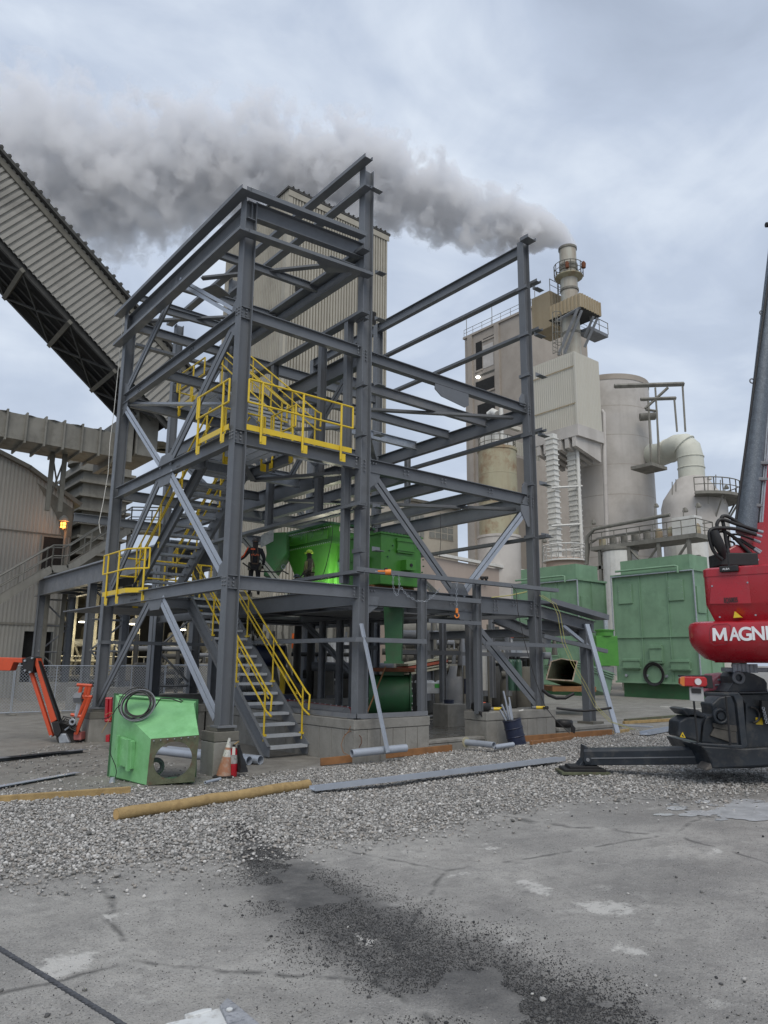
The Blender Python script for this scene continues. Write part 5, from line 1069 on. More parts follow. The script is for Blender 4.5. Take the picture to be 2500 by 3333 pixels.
def drum(label,u,v,d,h=.95,r=.30,tilt=(0,0,1)):
    p=at(u,v,d=d) if d else atg(u,v); T=thing('blue_drum',label,'drum',tuple(p),'blue drums'); ax=V(tilt).normalized()
    q=p+ax*h; m=MB(); m.tube([p,q],r,20); 
    m.build('body',BLUEP,T,smooth=40)
    for t in (.02,.33,.66,.98): c=p+ax*h*t; MB().torus(c,ax,r,.017,24,5).build('hoop',BLUEP,T)
    MB().cyl(q-ax*.02,q+ax*.004,r*.93,20).build('top_shade_disc',DARK,T); return T,q  # black disc at the rim paints in the dark inside
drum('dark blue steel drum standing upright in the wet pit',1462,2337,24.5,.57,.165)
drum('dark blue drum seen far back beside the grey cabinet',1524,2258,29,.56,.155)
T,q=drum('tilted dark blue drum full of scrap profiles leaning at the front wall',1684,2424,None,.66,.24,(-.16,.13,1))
for i in range(6): a_=q+LR*random.uniform(-.12,.12)+FW*random.uniform(-.1,.1); MB().ext(lprof(.05,.04,.006),a_-V((0,0,.3)),a_+V((random.uniform(-.35,-.05),.1,random.uniform(.15,.75)))).build('scrap_profile',GALVL,T)
# wrapped pallet, tarp-wrapped stack, ladder, curtain
PT,a,b,w=rbox('wrapped_pallet','small pallet of white plastic-wrapped goods with a green label on the rear curb','pallet',1358,2222,1432,2257,27.2,.9,PLAS,'bundle')
MB().obox(a+LR*w*.88+V((0,0,(b.z-a.z)*.7))-FW*.01,LR*.09,FW*.01,V((0,0,.07))).build('label',pm('label_green',(.12,.62,.12),.5),PT)
for i in range(6): MB().lathe(a+LR*w*random.random()+FW*.4+V((0,0,b.z-a.z)),[(.12,-.02),(.1,.05),(.03,.07)],7).build('loose_bag',PLAS,PT)
WT=thing('wrapped_machine','tall machine wrapped in shiny crumpled plastic sheeting under the frame','wrapped machine',tuple(at(1095,2270,d=33)))
m=MB(); a=at(1052,2262,d=33); b=at(1140,2082,d=33); nx,nz_=26,40; vs=[]
for j in range(nz_+1):
    for i in range(nx+1):
        t=i/nx; s_=j/nz_; fl=(1-s_)**3*.18
        base=a+LR*((b-a).dot(LR)*(t*(1+fl)-fl*.4))+V((0,0,(b.z-a.z)*s_)); k=mnoise.fractal(V((t*9,s_*3.2,1.7)),1,2,4)*.09+mnoise.noise(V((t*16+s_*4,s_*1.2,5)))*.05
        vs.append(tuple(base-FW*k+V((0,0,0))))
m.add(vs,[(j*(nx+1)+i,j*(nx+1)+i+1,(j+1)*(nx+1)+i+1,(j+1)*(nx+1)+i) for j in range(nz_) for i in range(nx)]); m.build('sheeting',PLAS,WT,smooth=60)
c=(a+b)/2+FW*.75; MB().obox(c,LR*((b-a).dot(LR)/2),FW*.6,V((0,0,(b.z-a.z)/2))).build('core',GREYC,WT)
for t in (.25,.5,.75): MB().obox(a+LR*(b-a).dot(LR)/2+V((0,0,(b.z-a.z)*t))-FW*.13,LR*(b-a).dot(LR)/2,FW*.01,V((0,0,.02))).build('strap',DKSTL,WT)
LD=thing('step_ladder','grey aluminium step ladder leaning by the wrapped machine','ladder',tuple(at(1012,2282,d=23.5)))
m=MB(); a=at(1004,2268,d=31.5);b=at(1034,2126,d=32);a2=at(1036,2270,d=31.5);b2=at(1058,2128,d=32); MB().tube([a,b],.04,6).build('rail',GALV,LD); MB().tube([a2,b2],.04,6).build('rail',GALV,LD)
for i in range(9): t=(i+.7)/9.5; MB().tube([a.lerp(b,t),a2.lerp(b2,t)],.016,5).build('rung',GALV,LD)
T,a,b,w=rbox('orange_sheet','glowing orange sheet hanging in a dark gap behind the stairs','curtain',949,2062,975,2110,33,.1,pm('orange_cloth',(.85,.16,.02),.6,0,.2,9),'cloth',0)
T,a,b,w=rbox('rear_panelled_wall','pale panelled wall seen through the lower storey behind the stairs','wall',860,2015,1200,2290,36,.3,pm('panel_pale',(.30,.29,.25),.8,0,.12,1,dirt=(.16,.15,.13),dscale=1,damt=.5,streak=.5),'backing',0)
for i in range(16): MB().obox(a+LR*(w*(i+.3)/16)+V((0,0,(b.z-a.z)/2))-FW*.06,LR*.28,FW*.05,V((0,0,(b.z-a.z)/2))).build('panel',bpy.data.materials['panel_pale'],T)
BM=thing('blue_motor_unit','dark blue pump and motor unit on a frame behind the lowest stairs','pump',tuple(at(870,2260,d=24)))
c=at(875,2135,d=24); MB().cyl(c-LR*.5,c+LR*.55,.34,18).build('tank',BLUEP,BM,smooth=40); c=at(835,2225,d=23); MB().cyl(c-LR*.4,c+LR*.35,.22,18).build('motor',STEELD,BM,smooth=40)
for i in range(9): MB().cyl(c+LR*(-.3+.07*i)-LR*.01,c+LR*(-.3+.07*i)+LR*.01,.25,14).build('fin',STEELD,BM)
MB().obox(at(870,2268,d=23.5),LR*1.1,FW*.4,V((0,0,.08))).build('skid',BLUEP,BM); MB().obox(at(920,2205,d=24),LR*.08,FW*.08,V((0,0,.55))).build('yellow_post',YEL,BM)
MB().tube([at(905,2145,d=23),at(990,2265,d=22.6)],.07,4).build('belt_guard',BLACK,BM)
RB=thing('red_channel','long dark red bolted channel lying on the foundation wall','channel',tuple(at(1080,2300,d=18.5))); a=at(935,2277,d=22.5);b=at(1142,2303,d=20.2); MB().ext(iprof(.16,.14,.02,.012),a,b).build('channel',pm('dark_red',(.20,.012,.015),.5,0,.15,3),RB)
for i in range(12): q=a.lerp(b,(i+.5)/12); MB().cyl(q,q+V((0,0,.03)),.02,6).build('bolt',GALV,RB)
GP=thing('grey_roller','thick grey roller lying beside the dark red channel','roller',tuple(at(1070,2322,d=17.6))); MB().cyl(at(945,2297,d=22),at(1128,2320,d=20),.14,14).build('roller',STEELD,GP,smooth=50)
CC=thing('conveyor_cover','long cream and orange-red folded conveyor cover lying in the background','conveyor cover',tuple(at(1370,2170,d=29)))
for i,(dv_,m_,h_) in enumerate(((0,pm('cover_cream',(.50,.46,.32),.6),.08),(11,pm('cover_red',(.45,.10,.05),.6),.10),(21,pm('cover_rim',(.45,.42,.31),.6),.05),(30,bpy.data.materials['cover_cream'],.07))): a=at(1310,2164+dv_,d=28);b=at(1440,2140+dv_,d=31); MB().ext(RECT(.5,h_),a,b).build('fold',m_,CC)
LGP=thing('lagged_pipes','two fat dust-caked lagged pipes crossing behind the pit','pipe',tuple(at(1380,2090,d=38)))
for v,r_ in ((2048,.42),(2082,.5),(2130,.4)): MB().tube([at(1300+20*i,v+3*math.sin(i*1.3),d=38) for i in range(12)],r_,12).build('lagging',DUSTL,LGP,smooth=50)
T,a,b,w=rbox('blockwork_wall','low dusty block wall behind the pallet','wall',1290,2150,1500,2250,40,.4,DUSTL,'blocks')
# ================================================================ FADED GREEN FILTER HOUSINGS
def housing(label,uc,vt,ul,ur,vb,d,panels,low):
    c=at(uc,vt,d=d); x0,y0,zt=c.x,c.y,c.z; yl=at(ul,vt+14,x=x0).y; xr=at(ur,vt+12,y=y0).x; zb=at(uc,vb,x=x0).z
    k=d/33; panels=[(a,b,c_*k,e*k) for a,b,c_,e in panels]; low=[(a,b,c_*k,e*k) for a,b,c_,e in low]; T=thing('filter_housing',label,'filter housing',(x0,y0,zb),'faded green filter housings beyond the frame')
    MB().box(x0,xr,y0,yl,zb,zt).build('body',GREENF,T); 
    MB().box(x0-.12,xr+.12,y0-.12,yl+.12,zt,zt+.14).build('top_flange',GREENF,T); MB().box(x0+.5,xr-.2,y0+.4,yl-.3 if yl-.3>y0+1 else yl,zt+.14,zt+.14+.71*k).build('top_cap',GREENF,T)
    MB().box(x0-.14,xr+.1,y0-.12,yl+.12,zb-.12,zb).build('base_flange',GREENF,T); MB().box(x0+.3,xr-.3,y0+.2,yl-.2,zb-1.6,zb-.13).build('plinth',GREEND,T)
    zmid=zb+(zt-zb)*.41; MB().box(x0-.1,xr+.08,y0-.1,yl+.08,zmid-.04,zmid+.04).build('girdle',GREENF,T)
    for t in (0,.35,.70,1): y_=yl+(y0-yl)*t; MB().box(x0-.07,x0-.002,y_-.03,y_+.03,zb,zt).build('rib',GREENF,T)
    for t in (0,.5,1): x_=x0+(xr-x0)*t; MB().box(x_-.03,x_+.03,y0-.07,y0-.002,zb,zt).build('rib',GREENF,T)
    m=MB(); m.tube([(x0-.25,yl-.4,zt+.35),(x0-.25,y0+1.0,zt+.35),(x0-.25,y0+.8,zt+.3),(x0-.25,y0+.8,zt-.1)],.07,8); m.build('air_pipe',GREENF,T,smooth=50)
    MB().tube([(x0-.16,yl+.05,zt),(x0-.16,y0-.1,zt)],.04,6).build('conduit',GALV,T); MB().tube([(x0-.16,yl+.05,zt),(x0-.16,yl+.05,zb+.3)],.04,6).build('conduit',GALV,T); MB().tube([(x0-.14,y0-.14,zt),(x0-.14,y0-.14,zb)],.05,6).build('conduit',GALV,T)
    for (t,s_,w_,h_) in panels:
        y_=yl+(y0-yl)*t; z_=zb+(zt-zb)*s_; P_=MB().box(x0-.09,x0-.004,y_-w_/2,y_+w_/2,z_-h_/2,z_+h_/2).build('access_panel',GREENF,T,bevel=.012)
        mm=MB(); 
        for i in range(4):
            for sg in (-1,1): mm.cyl((x0-.11,y_+sg*w_*.44,z_-h_*.42+h_*.28*i),(x0-.09,y_+sg*w_*.44,z_-h_*.42+h_*.28*i),.02,5)
        mm.build('screws',GALV,P_)['kind']='stuff'
    for (t,s_,w_,h_) in low:
        y_=yl+(y0-yl)*t; z_=zb+(zt-zb)*s_; P_=MB().box(x0-.22,x0-.004,y_-w_/2,y_+w_/2,z_-h_/2,z_+h_/2).build('hatch_door',GREENF,T,bevel=.02)
        for sg in (-1,1): MB().box(x0-.28,x0-.221,y_-w_*.62,y_+w_*.62,z_+sg*h_*.33-.03,z_+sg*h_*.33+.03).build('clamp_bar',GREENF,P_)
    w_=min(1.0,(xr-x0)*.5); P_=MB().box(x0+(xr-x0)*.1,x0+(xr-x0)*.1+w_,y0-.08,y0-.004,zt-1.9*k,zt-.7*k).build('side_panel',GREENF,T,bevel=.012)
    for t in (.12,.38,.62,.88): q=(x0-.02,yl+(y0-yl)*t,zb+.35); MB().cyl((x0-.12,q[1],q[2]),(x0-.004,q[1],q[2]),.09,10).build('port',GALV,T,smooth=50)
    return T,x0,y0,zb,zt,yl
pa=((.16,.83,.75,.95),(.80,.83,.75,.95)); lo=((.20,.16,.9,.5),(.52,.25,.62,.85),(.80,.15,.9,.5))
T,x0,y0,zb,zt,yl=housing('nearer faded green filter housing with hatches, left of the red boom',2252,1856,1994,2330,2222,45,pa,lo)
q=V((x0-.12,yl+(y0-yl)*.48,zb+.45)); m=MB()
for i in range(7): m.torus(q+V((-.02*i,random.uniform(-.04,.04),random.uniform(-.03,.03))),(1,0,0),.56+.025*i,.034,26,5)
m.build('hose_coil',BLACK,T)
T,x0,y0,zb,zt,yl=housing('farther faded green filter housing half hidden by the right column',1877,1888,1672,1968,2225,50,((.5,.80,.75,.95),(.2,.8,.75,.95)),((.25,.18,.9,.5),(.6,.22,.8,.6)))
VG=thing('vivid_green_unit','bright green round-topped unit squeezed between the two filter housings','machine casing',tuple(at(1975,2165,d=33)))
a=at(1945,2167,d=43);b=at(2010,2070,d=43); w=(b-a).dot(LR); MB().obox(a+LR*w/2+V((0,0,(b.z-a.z)/2))+FW*.5,LR*w/2,FW*.5,V((0,0,(b.z-a.z)/2))).build('box',GREEN,VG,bevel=.02)
MB().lathe(a+LR*w/2+FW*.4+V((0,0,b.z-a.z)),[(.5,0),(.5,.3),(.56,.3),(.56,.36),(.1,.4)],20).build('round_top',GREEN,VG,smooth=40); MB().obox(a+LR*w/2+FW*.4-V((0,0,.25)),LR*.35,FW*.35,V((0,0,.22))).build('motor',STEELD,VG); MB().obox(at(1972,2035,d=43.5),LR*.1,FW*.1,V((0,0,.35))).build('actuator',GALV,VG)
# open green trough
TG=thing('open_green_trough','open-ended green duct section with dark rusty inside, tilted on the ground','duct section',tuple(at(1850,2230,d=24)))
F0=[(1792,2152),(1826,2142),(1882,2151),(1866,2218),(1776,2212)]; F1=[(1905,2190),(1940,2182),(1998,2190),(1985,2262),(1915,2262)]
A=[at(u,v,d=31) for u,v in F0]; B_=[at(u,v,d=35) for u,v in F1]
c=sum(A,V())/5; Ai=[c+(p-c)*.9 for p in A]; Bi=[p for p in B_]; cb=sum(B_,V())/5; Bi=[cb+(p-cb)*.9 for p in B_]
m=MB(); m.add(A+B_,[(i,(i+1)%5,5+(i+1)%5,5+i) for i in range(5)]); m.build('shell',GREENF,TG)
MB().add(Ai+Bi,[(i,5+i,5+(i+1)%5,(i+1)%5) for i in range(5)]+[(5,6,7,8,9)]).build('lining',RUSTG,TG)
MB().add(A+Ai,[(i,(i+1)%5,5+(i+1)%5,5+i) for i in range(5)]).build('end_flange',pm('rust_rim',(.33,.28,.22),.8,0,.3,6,dirt=(.25,.10,.05),dscale=8,damt=.6),TG)
for i in range(3): MB().tube([Ai[4].lerp(Ai[0],.2+.3*i)+FW*.2,Bi[4].lerp(Bi[0],.2+.3*i)],.05,5).build('wear_bar',RUST,TG)
for i in range(3): MB().tube([A[2].lerp(A[3],.08+.1*i)+LR*.04,B_[2].lerp(B_[3],.08+.1*i)+LR*.04],.035,6).build('stiffener',GREENF,TG)
MB().obox(at(1850,2240,d=32),LR*.9,FW*1.0,V((0,0,.1))).build('timber',WOODR,TG)
HS=thing('black_hose','thick black hose drooping under the green trough','hose',tuple(at(1820,2270,d=21))); MB().tube([at(u,v,d=21) for u,v in ((1765,2245),(1785,2262),(1810,2272),(1840,2272),(1868,2257))],.045,8).build('hose',BLACK,HS,smooth=60)
HS=thing('black_hose','black hose snaking over the gravel between the right column and the lean-to post','hose',tuple(at(1880,2310,d=19))); MB().tube([at(u,v,d=19) for u,v in ((1812,2305),(1860,2311),(1900,2314),(1950,2310),(1990,2304))],.03,8).build('hose',BLACK,HS,smooth=60)

# ================================================================ DENSE DARK PLANT AT GROUND LEVEL BEHIND THE FRAME
random.seed(21)
def clutter(label,u0,u1,v0,v1,d0,d1,n,cat='pipework'):
    T=thing('pipe_cluster',label,cat,tuple(at((u0+u1)/2,2165,d=d0)),'ground level pipework behind the frame')
    for i in range(n):
        d=random.uniform(d0,d1); u=random.uniform(u0,u1); v=random.uniform(v0,v1); p=at(u,v,d=d); m_=random.choice([DKSTL,DUST,DUST,DUSTL,STEELD,DKSTL]); k=random.random()
        if k<.3: MB().cyl(V((p.x,p.y,.2)),V((p.x,p.y,random.uniform(2.5,4.2))),random.uniform(.05,.16),8).build('riser_pipe',m_,T,smooth=50)
        elif k<.6: L_=random.uniform(1.2,4); MB().tube([p,p+LR*L_,p+LR*L_+V((0,0,-random.uniform(.3,1.2)))],random.uniform(.05,.2),8).build('run_pipe',m_,T,smooth=50)
        elif k<.75: r=random.uniform(.3,.6); MB().lathe((p.x,p.y,.25),[(r*.8,0),(r,.1),(r,random.uniform(.9,1.7)),(r*.6,1.9)],16).build('vessel',m_,T,smooth=40)
        elif k<.9: MB().obox(V((p.x,p.y,random.uniform(.6,1.6))),LR*random.uniform(.2,.6),FW*.3,V((0,0,random.uniform(.2,.6)))).build('panel_box',m_,T,bevel=.02)
        else: q=p+LR*random.uniform(-1.5,1.5); MB().tube([V((p.x,p.y,.3)),V((q.x,q.y,3.6))],.06,5).build('strut',m_,T)
clutter('tangle of dark pipes and vessels seen between the lowest stairs and the middle column',760,1190,2060,2230,29,34,34)
clutter('dark pipes and boxes crowding behind the green fan casing',1190,1420,2060,2230,30,37,26)
clutter('pipes and supports crowding between the front posts and the grey cabin',1420,1760,2060,2220,33,40,30)
clutter('dark pipes and tanks behind the chain link fence',330,700,2080,2250,40,48,34)
# ================================================================ FOREGROUND THINGS
def pz(nm,pts,d,dep,mat,par,bev=.01,f=None):
    f=f or (lambda x,y:(x,y)); P_=[at(*f(*p),d=d) for p in pts]; k=len(P_); m=MB()
    m.add([tuple(p) for p in P_]+[tuple(p+FW*dep) for p in P_],[tuple(range(k)),tuple(range(k,2*k))[::-1]]+[(i,(i+1)%k,k+(i+1)%k,k+i)[::-1] for i in range(k)])
    return m.build(nm,mat,par,bevel=bev)
c1=lambda a,b:(.4219*a,1900+.4219*b)
# ---- pale green hopper on its side
d0,d1=14.45,15.5
PH=thing('pale_green_hopper','pale green square-to-round hopper lying on its side with a cable coil on top','hopper',tuple(at(477,2555,d=d0)))
back=[at(*c1(880,845),d=d1),at(*c1(1530,893),d=d1),at(*c1(1512,1500),d=d1),at(*c1(822,1520),d=d1)]
bc=sum(back,V())/4; ins=[bc+(p-bc)*.955 for p in back]
frt=[at(*c1(1165,1200),d=d0),at(*c1(1535,1166),d=d0+.12),at(*c1(1500,1530),d=d0+.12),at(*c1(1130,1553),d=d0)]
kn=at(*c1(925,960),d=d1-.32); kn2=at(*c1(1495,925),d=d1-.15); kl=at(*c1(850,1480),d=d1-.3)
m=MB(); m.add([tuple(p) for p in (ins[0],ins[1],kn2,kn,frt[0],frt[1],kl,frt[3],ins[3],frt[2],ins[2])],[(0,3,2,1),(3,4,5,2),(0,8,6,3),(3,6,7,4),(2,5,9,10),(1,2,10),(6,8,10,9,7)])
m.build('shell',GREENP,PH)
off=FW*.03; m=MB(); m.add([tuple(p) for p in back+ins+[q+off for q in back]+[q+off for q in ins]],[(i,(i+1)%4,4+(i+1)%4,4+i) for i in range(4)]+[(8+i,8+(i+1)%4,12+(i+1)%4,12+i) for i in range(4)]+[(i,(i+1)%4,8+(i+1)%4,8+i) for i in range(4)]); m.build('back_flange',GREEND,PH)
fc=sum(frt,V())/4; a_=(frt[1]-frt[0]+frt[2]-frt[3])/4; b_=(frt[0]-frt[3]+frt[1]-frt[2])/4; nrm=a_.cross(b_).normalized(); n=32
def sq(t,k=1.0):
    c,s=math.cos(t),math.sin(t); r=1/max(abs(c),abs(s)); return fc+a_*c*r*k+b_*s*r*k
ci=lambda t: fc+a_*.80*math.cos(t)+b_*.80*math.sin(t)
angs=sorted([2*math.pi*i/n for i in range(n)]+[])
m=MB(); o_=[sq(t) for t in angs]; i_=[ci(t) for t in angs]; k=len(angs)
m.add([tuple(p) for p in o_+i_]+[tuple(p-nrm*.03) for p in o_+i_],[(j,(j+1)%k,k+(j+1)%k,k+j) for j in range(k)]+[(2*k+j,2*k+(j+1)%k,3*k+(j+1)%k,3*k+j) for j in range(k)]+[(j,(j+1)%k,2*k+(j+1)%k,2*k+j) for j in range(k)]+[(k+j,k+(j+1)%k,3*k+(j+1)%k,3*k+j) for j in range(k)])
m.build('outlet_flange',RUSTG,PH)
MB().add([tuple(p) for p in [q-nrm*.031 for q in frt]+[q-nrm*.031+(fc-q)*.05 for q in frt]],[(i,(i+1)%4,4+(i+1)%4,4+i) for i in range(4)]).build('worn_edge',GREENP,PH)
for t_ in range(16):
    q=ci(2*math.pi*t_/16)-nrm*.0; q=fc+(q-fc)*1.07-nrm*.03; MB().cyl(q,q-nrm*.012,.013,6).build('bolt_hole',DARK,PH)
m=MB()
for i in range(7): p=frt[0].lerp(frt[1],(i+.5)/7)-b_*.07-FW*.02; m.cyl(p,p-FW*.015,.012,6)
m.build('flange_bolts',GALV,PH)['kind']='stuff'
hp=at(*c1(990,1300),d=d0+.42); hx=(at(*c1(1060,1225),d=d0+.25)-at(*c1(935,1180),d=d0+.55)); hz=(at(*c1(935,1180),d=d0+.55)-at(*c1(925,1410),d=d0+.55))
ho=hx.cross(hz).normalized(); HD=MB().obox(hp+ho*.05,hx*.42,ho*.05,hz*.46).build('access_door',GREENP,PH,bevel=.01)
for sg in (-1,1): MB().obox(hp+ho*.12+hx*sg*.32,hx*.06,ho*.03,hz*.52).build('door_bar',GREENP,HD)
MB().cyl(hp-hx*.62+ho*.02,hp-hx*.45+ho*.02,.05,10).build('knob',BLACK,PH)
p=at(*c1(865,1545),d=d0+.3); MB().cyl(p,p+V((0,0,.12)),.06,12,.045).build('foot_cap',GALV,PH)
MB().tube([at(*c1(920,862),d=d1-.1),at(*c1(1410,905),d=d1-.1)],.03,6).build('pipe_rail',GREENP,PH,smooth=50)
CO=thing('cable_coil','coil of grey-black cable lying on top of the pale green hopper','cable coil',tuple(at(*c1(1070,935),d=d1-.45)))
cc=at(*c1(1072,932),d=d1-.5); ax_=(V((0,0,.45))-FW*.9).normalized()
for i in range(11):
    R0=random.uniform(.25,.335); m=MB().torus(cc+LR*random.uniform(-.05,.05)+V((0,0,random.uniform(-.03,.03)))-FW*.012*i,ax_+V((random.uniform(-.06,.06),random.uniform(-.06,.06),0)),R0,.0125,34,6); m.build('loop',[BLACK,STEELD,BLACK][i%3],CO,smooth=60)
MB().tube([at(*c1(a,b),d=d1-.6) for a,b in ((1190,960),(1240,885),(1330,890),(1400,915),(1410,905),(1380,890))],.012,6).build('tail',BLACK,CO,smooth=60)
MB().tube([at(*c1(a,b),d=d1-.6) for a,b in ((960,905),(900,960),(875,1000),(840,1030),(790,1045))],.010,6).build('tail',BLACK,CO,smooth=60)
for (a,b) in ((785,1150),(800,1120),(815,1010)): MB().tube([at(*c1(870,995),d=d1-.65),at(*c1((870+a)/2+8,(995+b)/2-10),d=d1-.65),at(*c1(a,b),d=d1-.65)],.005,4).build('bare_wire',WOOD,CO)
MB().tube([at(*c1(a,b),d=d0+.35) for a,b in ((848,1215),(855,1320),(890,1400),(900,1450),(885,1520))],.008,5).build('hanging_cable',BLACK,PH,smooth=60)
RG=thing('flanged_ring','dark bolted ring flange leaning inside the opening of the pale green hopper','ring',tuple(at(*c1(1205,1410),d=15.1))); MB().torus(at(*c1(1200,1412),d=15.0),(-.8*FW+LR*.5),.13,.045,26,4).build('ring',STEELD,RG); 
# ---- cone, extinguisher, bag
b=atg(728,2528); CN=thing('traffic_cone','dirty orange traffic cone with two white bands by the front pier','traffic cone',tuple(b)); apx=at(747,2402,d=(b.dot(FW)))
def fr(t0,t1,mat,nm,rr=.155): 
    r0=rr*(1-t0)+.022*t0; r1=rr*(1-t1)+.022*t1; MB().cyl(b.lerp(apx,t0),b.lerp(apx,t1),r0,18,r1).build(nm,mat,CN,smooth=40)
CO_=pm('cone_orange',(.36,.17,.10),.8,0,.2,6,dirt=(.36,.30,.25),dscale=7,damt=.85); CW_=pm('cone_white',(.55,.55,.52),.6,0,.1,6,dirt=(.16,.16,.15),dscale=22,damt=.7)
fr(.03,.52,CO_,'cone_body'); fr(.52,.70,CW_,'band'); fr(.70,.76,CO_,'cone_body'); fr(.76,1,CW_,'band'); MB().obox(b+V((0,0,.015)),LR*.19,FW*.19,V((0,0,.015))).build('base',BLACK,CN,bevel=.01)
b=at(757,2527,d=15.7); b.z=gz(b.x,b.y); EX=thing('fire_extinguisher','red fire extinguisher standing behind the traffic cone','fire extinguisher',tuple(b)); MB().lathe(b,[(.085,0),(.09,.03),(.09,.46),(.06,.53),(.025,.56)],16).build('cylinder',RED,EX,smooth=50); MB().lathe(b,[(.0915,.25),(.0915,.42)],16,False).build('label_band',pm('ext_label',(.35,.35,.34),.5,0,.2,30,dirt=(.05,.05,.05),dscale=25,damt=.8),EX,smooth=50); MB().cyl(b+V((0,0,.56)),b+V((0,0,.62)),.03,8).build('valve',BLACK,EX); MB().tube([b+V((0,0,.61)),b+LR*.1+V((0,0,.68))],.014,5).build('handle',WOOD,EX); MB().tube([b+V((0,0,.59)),b+LR*.09+V((0,0,.5)),b+LR*.1+V((0,0,.2))],.015,6).build('hose',BLACK,EX); MB().obox(b+LR*.02-FW*.1+V((0,0,.5)),LR*.03,FW*.004,V((0,0,.08))).build('tag',WHITEP,EX)
b=at(788,2512,d=16.0); TB=thing('black_tarp','crumpled black plastic sheet slumped beside the pier and the grey pipes','plastic sheet',tuple(b)); m=MB(); vs=[]
for j in range(12):
    for i in range(10):
        t=i/9; s=j/11; p=at(770+10*s*0+ (8+26*(1-s))*t*1.1+3*s, 2512-88*s,d=15.75)+FW*(.12*math.sin(t*3.1)*-1+.05*mnoise.noise(V((t*5,s*2,3))))+LR*.03*mnoise.noise(V((t*3,s*4,8))); vs.append(tuple(p))
m.add(vs,[(j*10+i,j*10+i+1,(j+1)*10+i+1,(j+1)*10+i) for j in range(11) for i in range(9)]); m.build('sheet',BLACK,TB,smooth=60)
# ---- loose pipes and bars
def pipe(label,a,b,r,mat=GALVL,wall=.012,grp='loose grey pipes',nm='steel_pipe',cat='pipe'):
    a=V(a);b=V(b); T=thing(nm,label,cat,tuple(a),grp); m=MB(); d=(b-a).normalized(); n=24
    x=d.cross(V((0,0,1))).normalized(); y=x.cross(d); R=lambda c,rr:[tuple(c+(x*math.cos(2*math.pi*i/n)+y*math.sin(2*math.pi*i/n))*rr) for i in range(n)]
    vs=R(a,r)+R(b,r)+R(b,r-wall)+R(a,r-wall); m.add(vs,[(k*n+i,k*n+(i+1)%n,((k+1)%4)*n+(i+1)%n,((k+1)%4)*n+i) for k in range(4) for i in range(n)]); m.build('tube',mat,T,smooth=40)
    q=a+d*.25; MB().cyl(q,q+d*.01,r-wall*.9,20).build('bore_shade_disc',DARK,T); return T  # black disc inside the tube stands in for its shade
p1=at(812,2465,d=17.3); p2=at(849,2456,d=17.4)
p1.z=gz(p1.x,p1.y)+.10; p2.z=gz(p2.x,p2.y)+.10
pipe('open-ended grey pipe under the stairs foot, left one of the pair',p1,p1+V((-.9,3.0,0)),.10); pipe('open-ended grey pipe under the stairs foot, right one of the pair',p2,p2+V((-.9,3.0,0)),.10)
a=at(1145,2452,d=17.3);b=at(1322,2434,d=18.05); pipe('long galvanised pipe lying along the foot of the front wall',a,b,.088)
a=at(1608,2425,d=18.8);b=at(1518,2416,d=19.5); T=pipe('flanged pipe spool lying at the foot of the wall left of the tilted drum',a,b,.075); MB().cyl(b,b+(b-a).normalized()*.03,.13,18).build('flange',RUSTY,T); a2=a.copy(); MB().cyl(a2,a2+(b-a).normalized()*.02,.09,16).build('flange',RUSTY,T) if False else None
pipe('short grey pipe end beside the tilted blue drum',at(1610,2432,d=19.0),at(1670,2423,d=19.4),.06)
a=atg(668,2547,.03);b=atg(717,2535,.03); pipe('thin grey rod lying in front of the pier',a,b,.03)
def board(label,nm,cat,a,b,w,h,mat,grp=None,part='board',roll=0,prof=None):
    T=thing(nm,label,cat,tuple(a),grp); MB().ext(prof or RECT(w,h),a,b).build(part,mat,T,bevel=0 if prof else .006); return T
board('yellow-brown timber board lying at the far left of the gravel','timber_board','board',atg(-60,2606,.055),atg(424,2571,.055),.10,.11,WOOD,'timber lying on the yard')
a=atg(378,2652,.085);b=atg(1004,2552,.085); T=thing('timber_pole','round yellow-brown timber pole lying across the gravel','pole',tuple(a)); n_=14
MB().tube([a.lerp(b,i/n_)+V((0,0,.008*math.sin(i*1.3))) for i in range(n_+1)],[.088+.004*math.sin(i*2.3) for i in range(n_+1)],16).build('pole',WOOD,T,smooth=50)
MB().cyl(a-(b-a).normalized()*.003,a,.075,14).build('sawn_end',pm('end_grain',(.50,.33,.14),.8,0,.1,20),T)
board('grey galvanised angle lying on gravel at the far left','steel_angle','steel bar',atg(-60,2566,.06),atg(245,2512,.06),.12,.12,GALVL,'steel sections lying on the yard',prof=cprof(.11,.14,.01),part='angle')
a=atg(1016,2572,.07);b=atg(1828,2474,.07); board('long grey channel lying on the gravel, from the pole to the outrigger','steel_channel','steel channel',a,b,.2,.1,GALVL,'steel sections lying on the yard',prof=[(-.125,0),(.125,0),(.125,.09),(.115,.09),(.115,.012),(-.115,.012),(-.115,.06),(-.125,.06)],part='channel')
board('reddish timber plank lying along the gravel edge below the front wall','timber_plank','plank',atg(1044,2480,.09),atg(1470,2434,.09),.06,.16,WOODR,'timber lying on the yard')
board('timber plank beside the tilted drum, upper one of two','timber_plank','plank',atg(1694,2406,.09),atg(1990,2383,.09),.09,.16,WOODR,'timber lying on the yard'); board('short reddish plank beside the tilted drum, lower one of two','timber_plank','plank',atg(1728,2419,.06),atg(1858,2401,.06),.09,.10,WOODR,'timber lying on the yard')
board('timber stub at the foot of the leaning bar on the right','timber_stub','plank',atg(2000,2384,.05),atg(2045,2377,.05),.1,.1,WOOD,'timber lying on the yard')
board('long brown timber behind the outrigger near the trench edge','timber_board','board',atg(2030,2352,.05),atg(2235,2340,.05),.1,.1,WOOD,'timber lying on the yard'); board('dark timber lying just behind the brown one near the machine','timber_board','board',atg(2035,2345,.05),atg(2235,2328,.05),.12,.1,RUSTG,'timber lying on the yard')
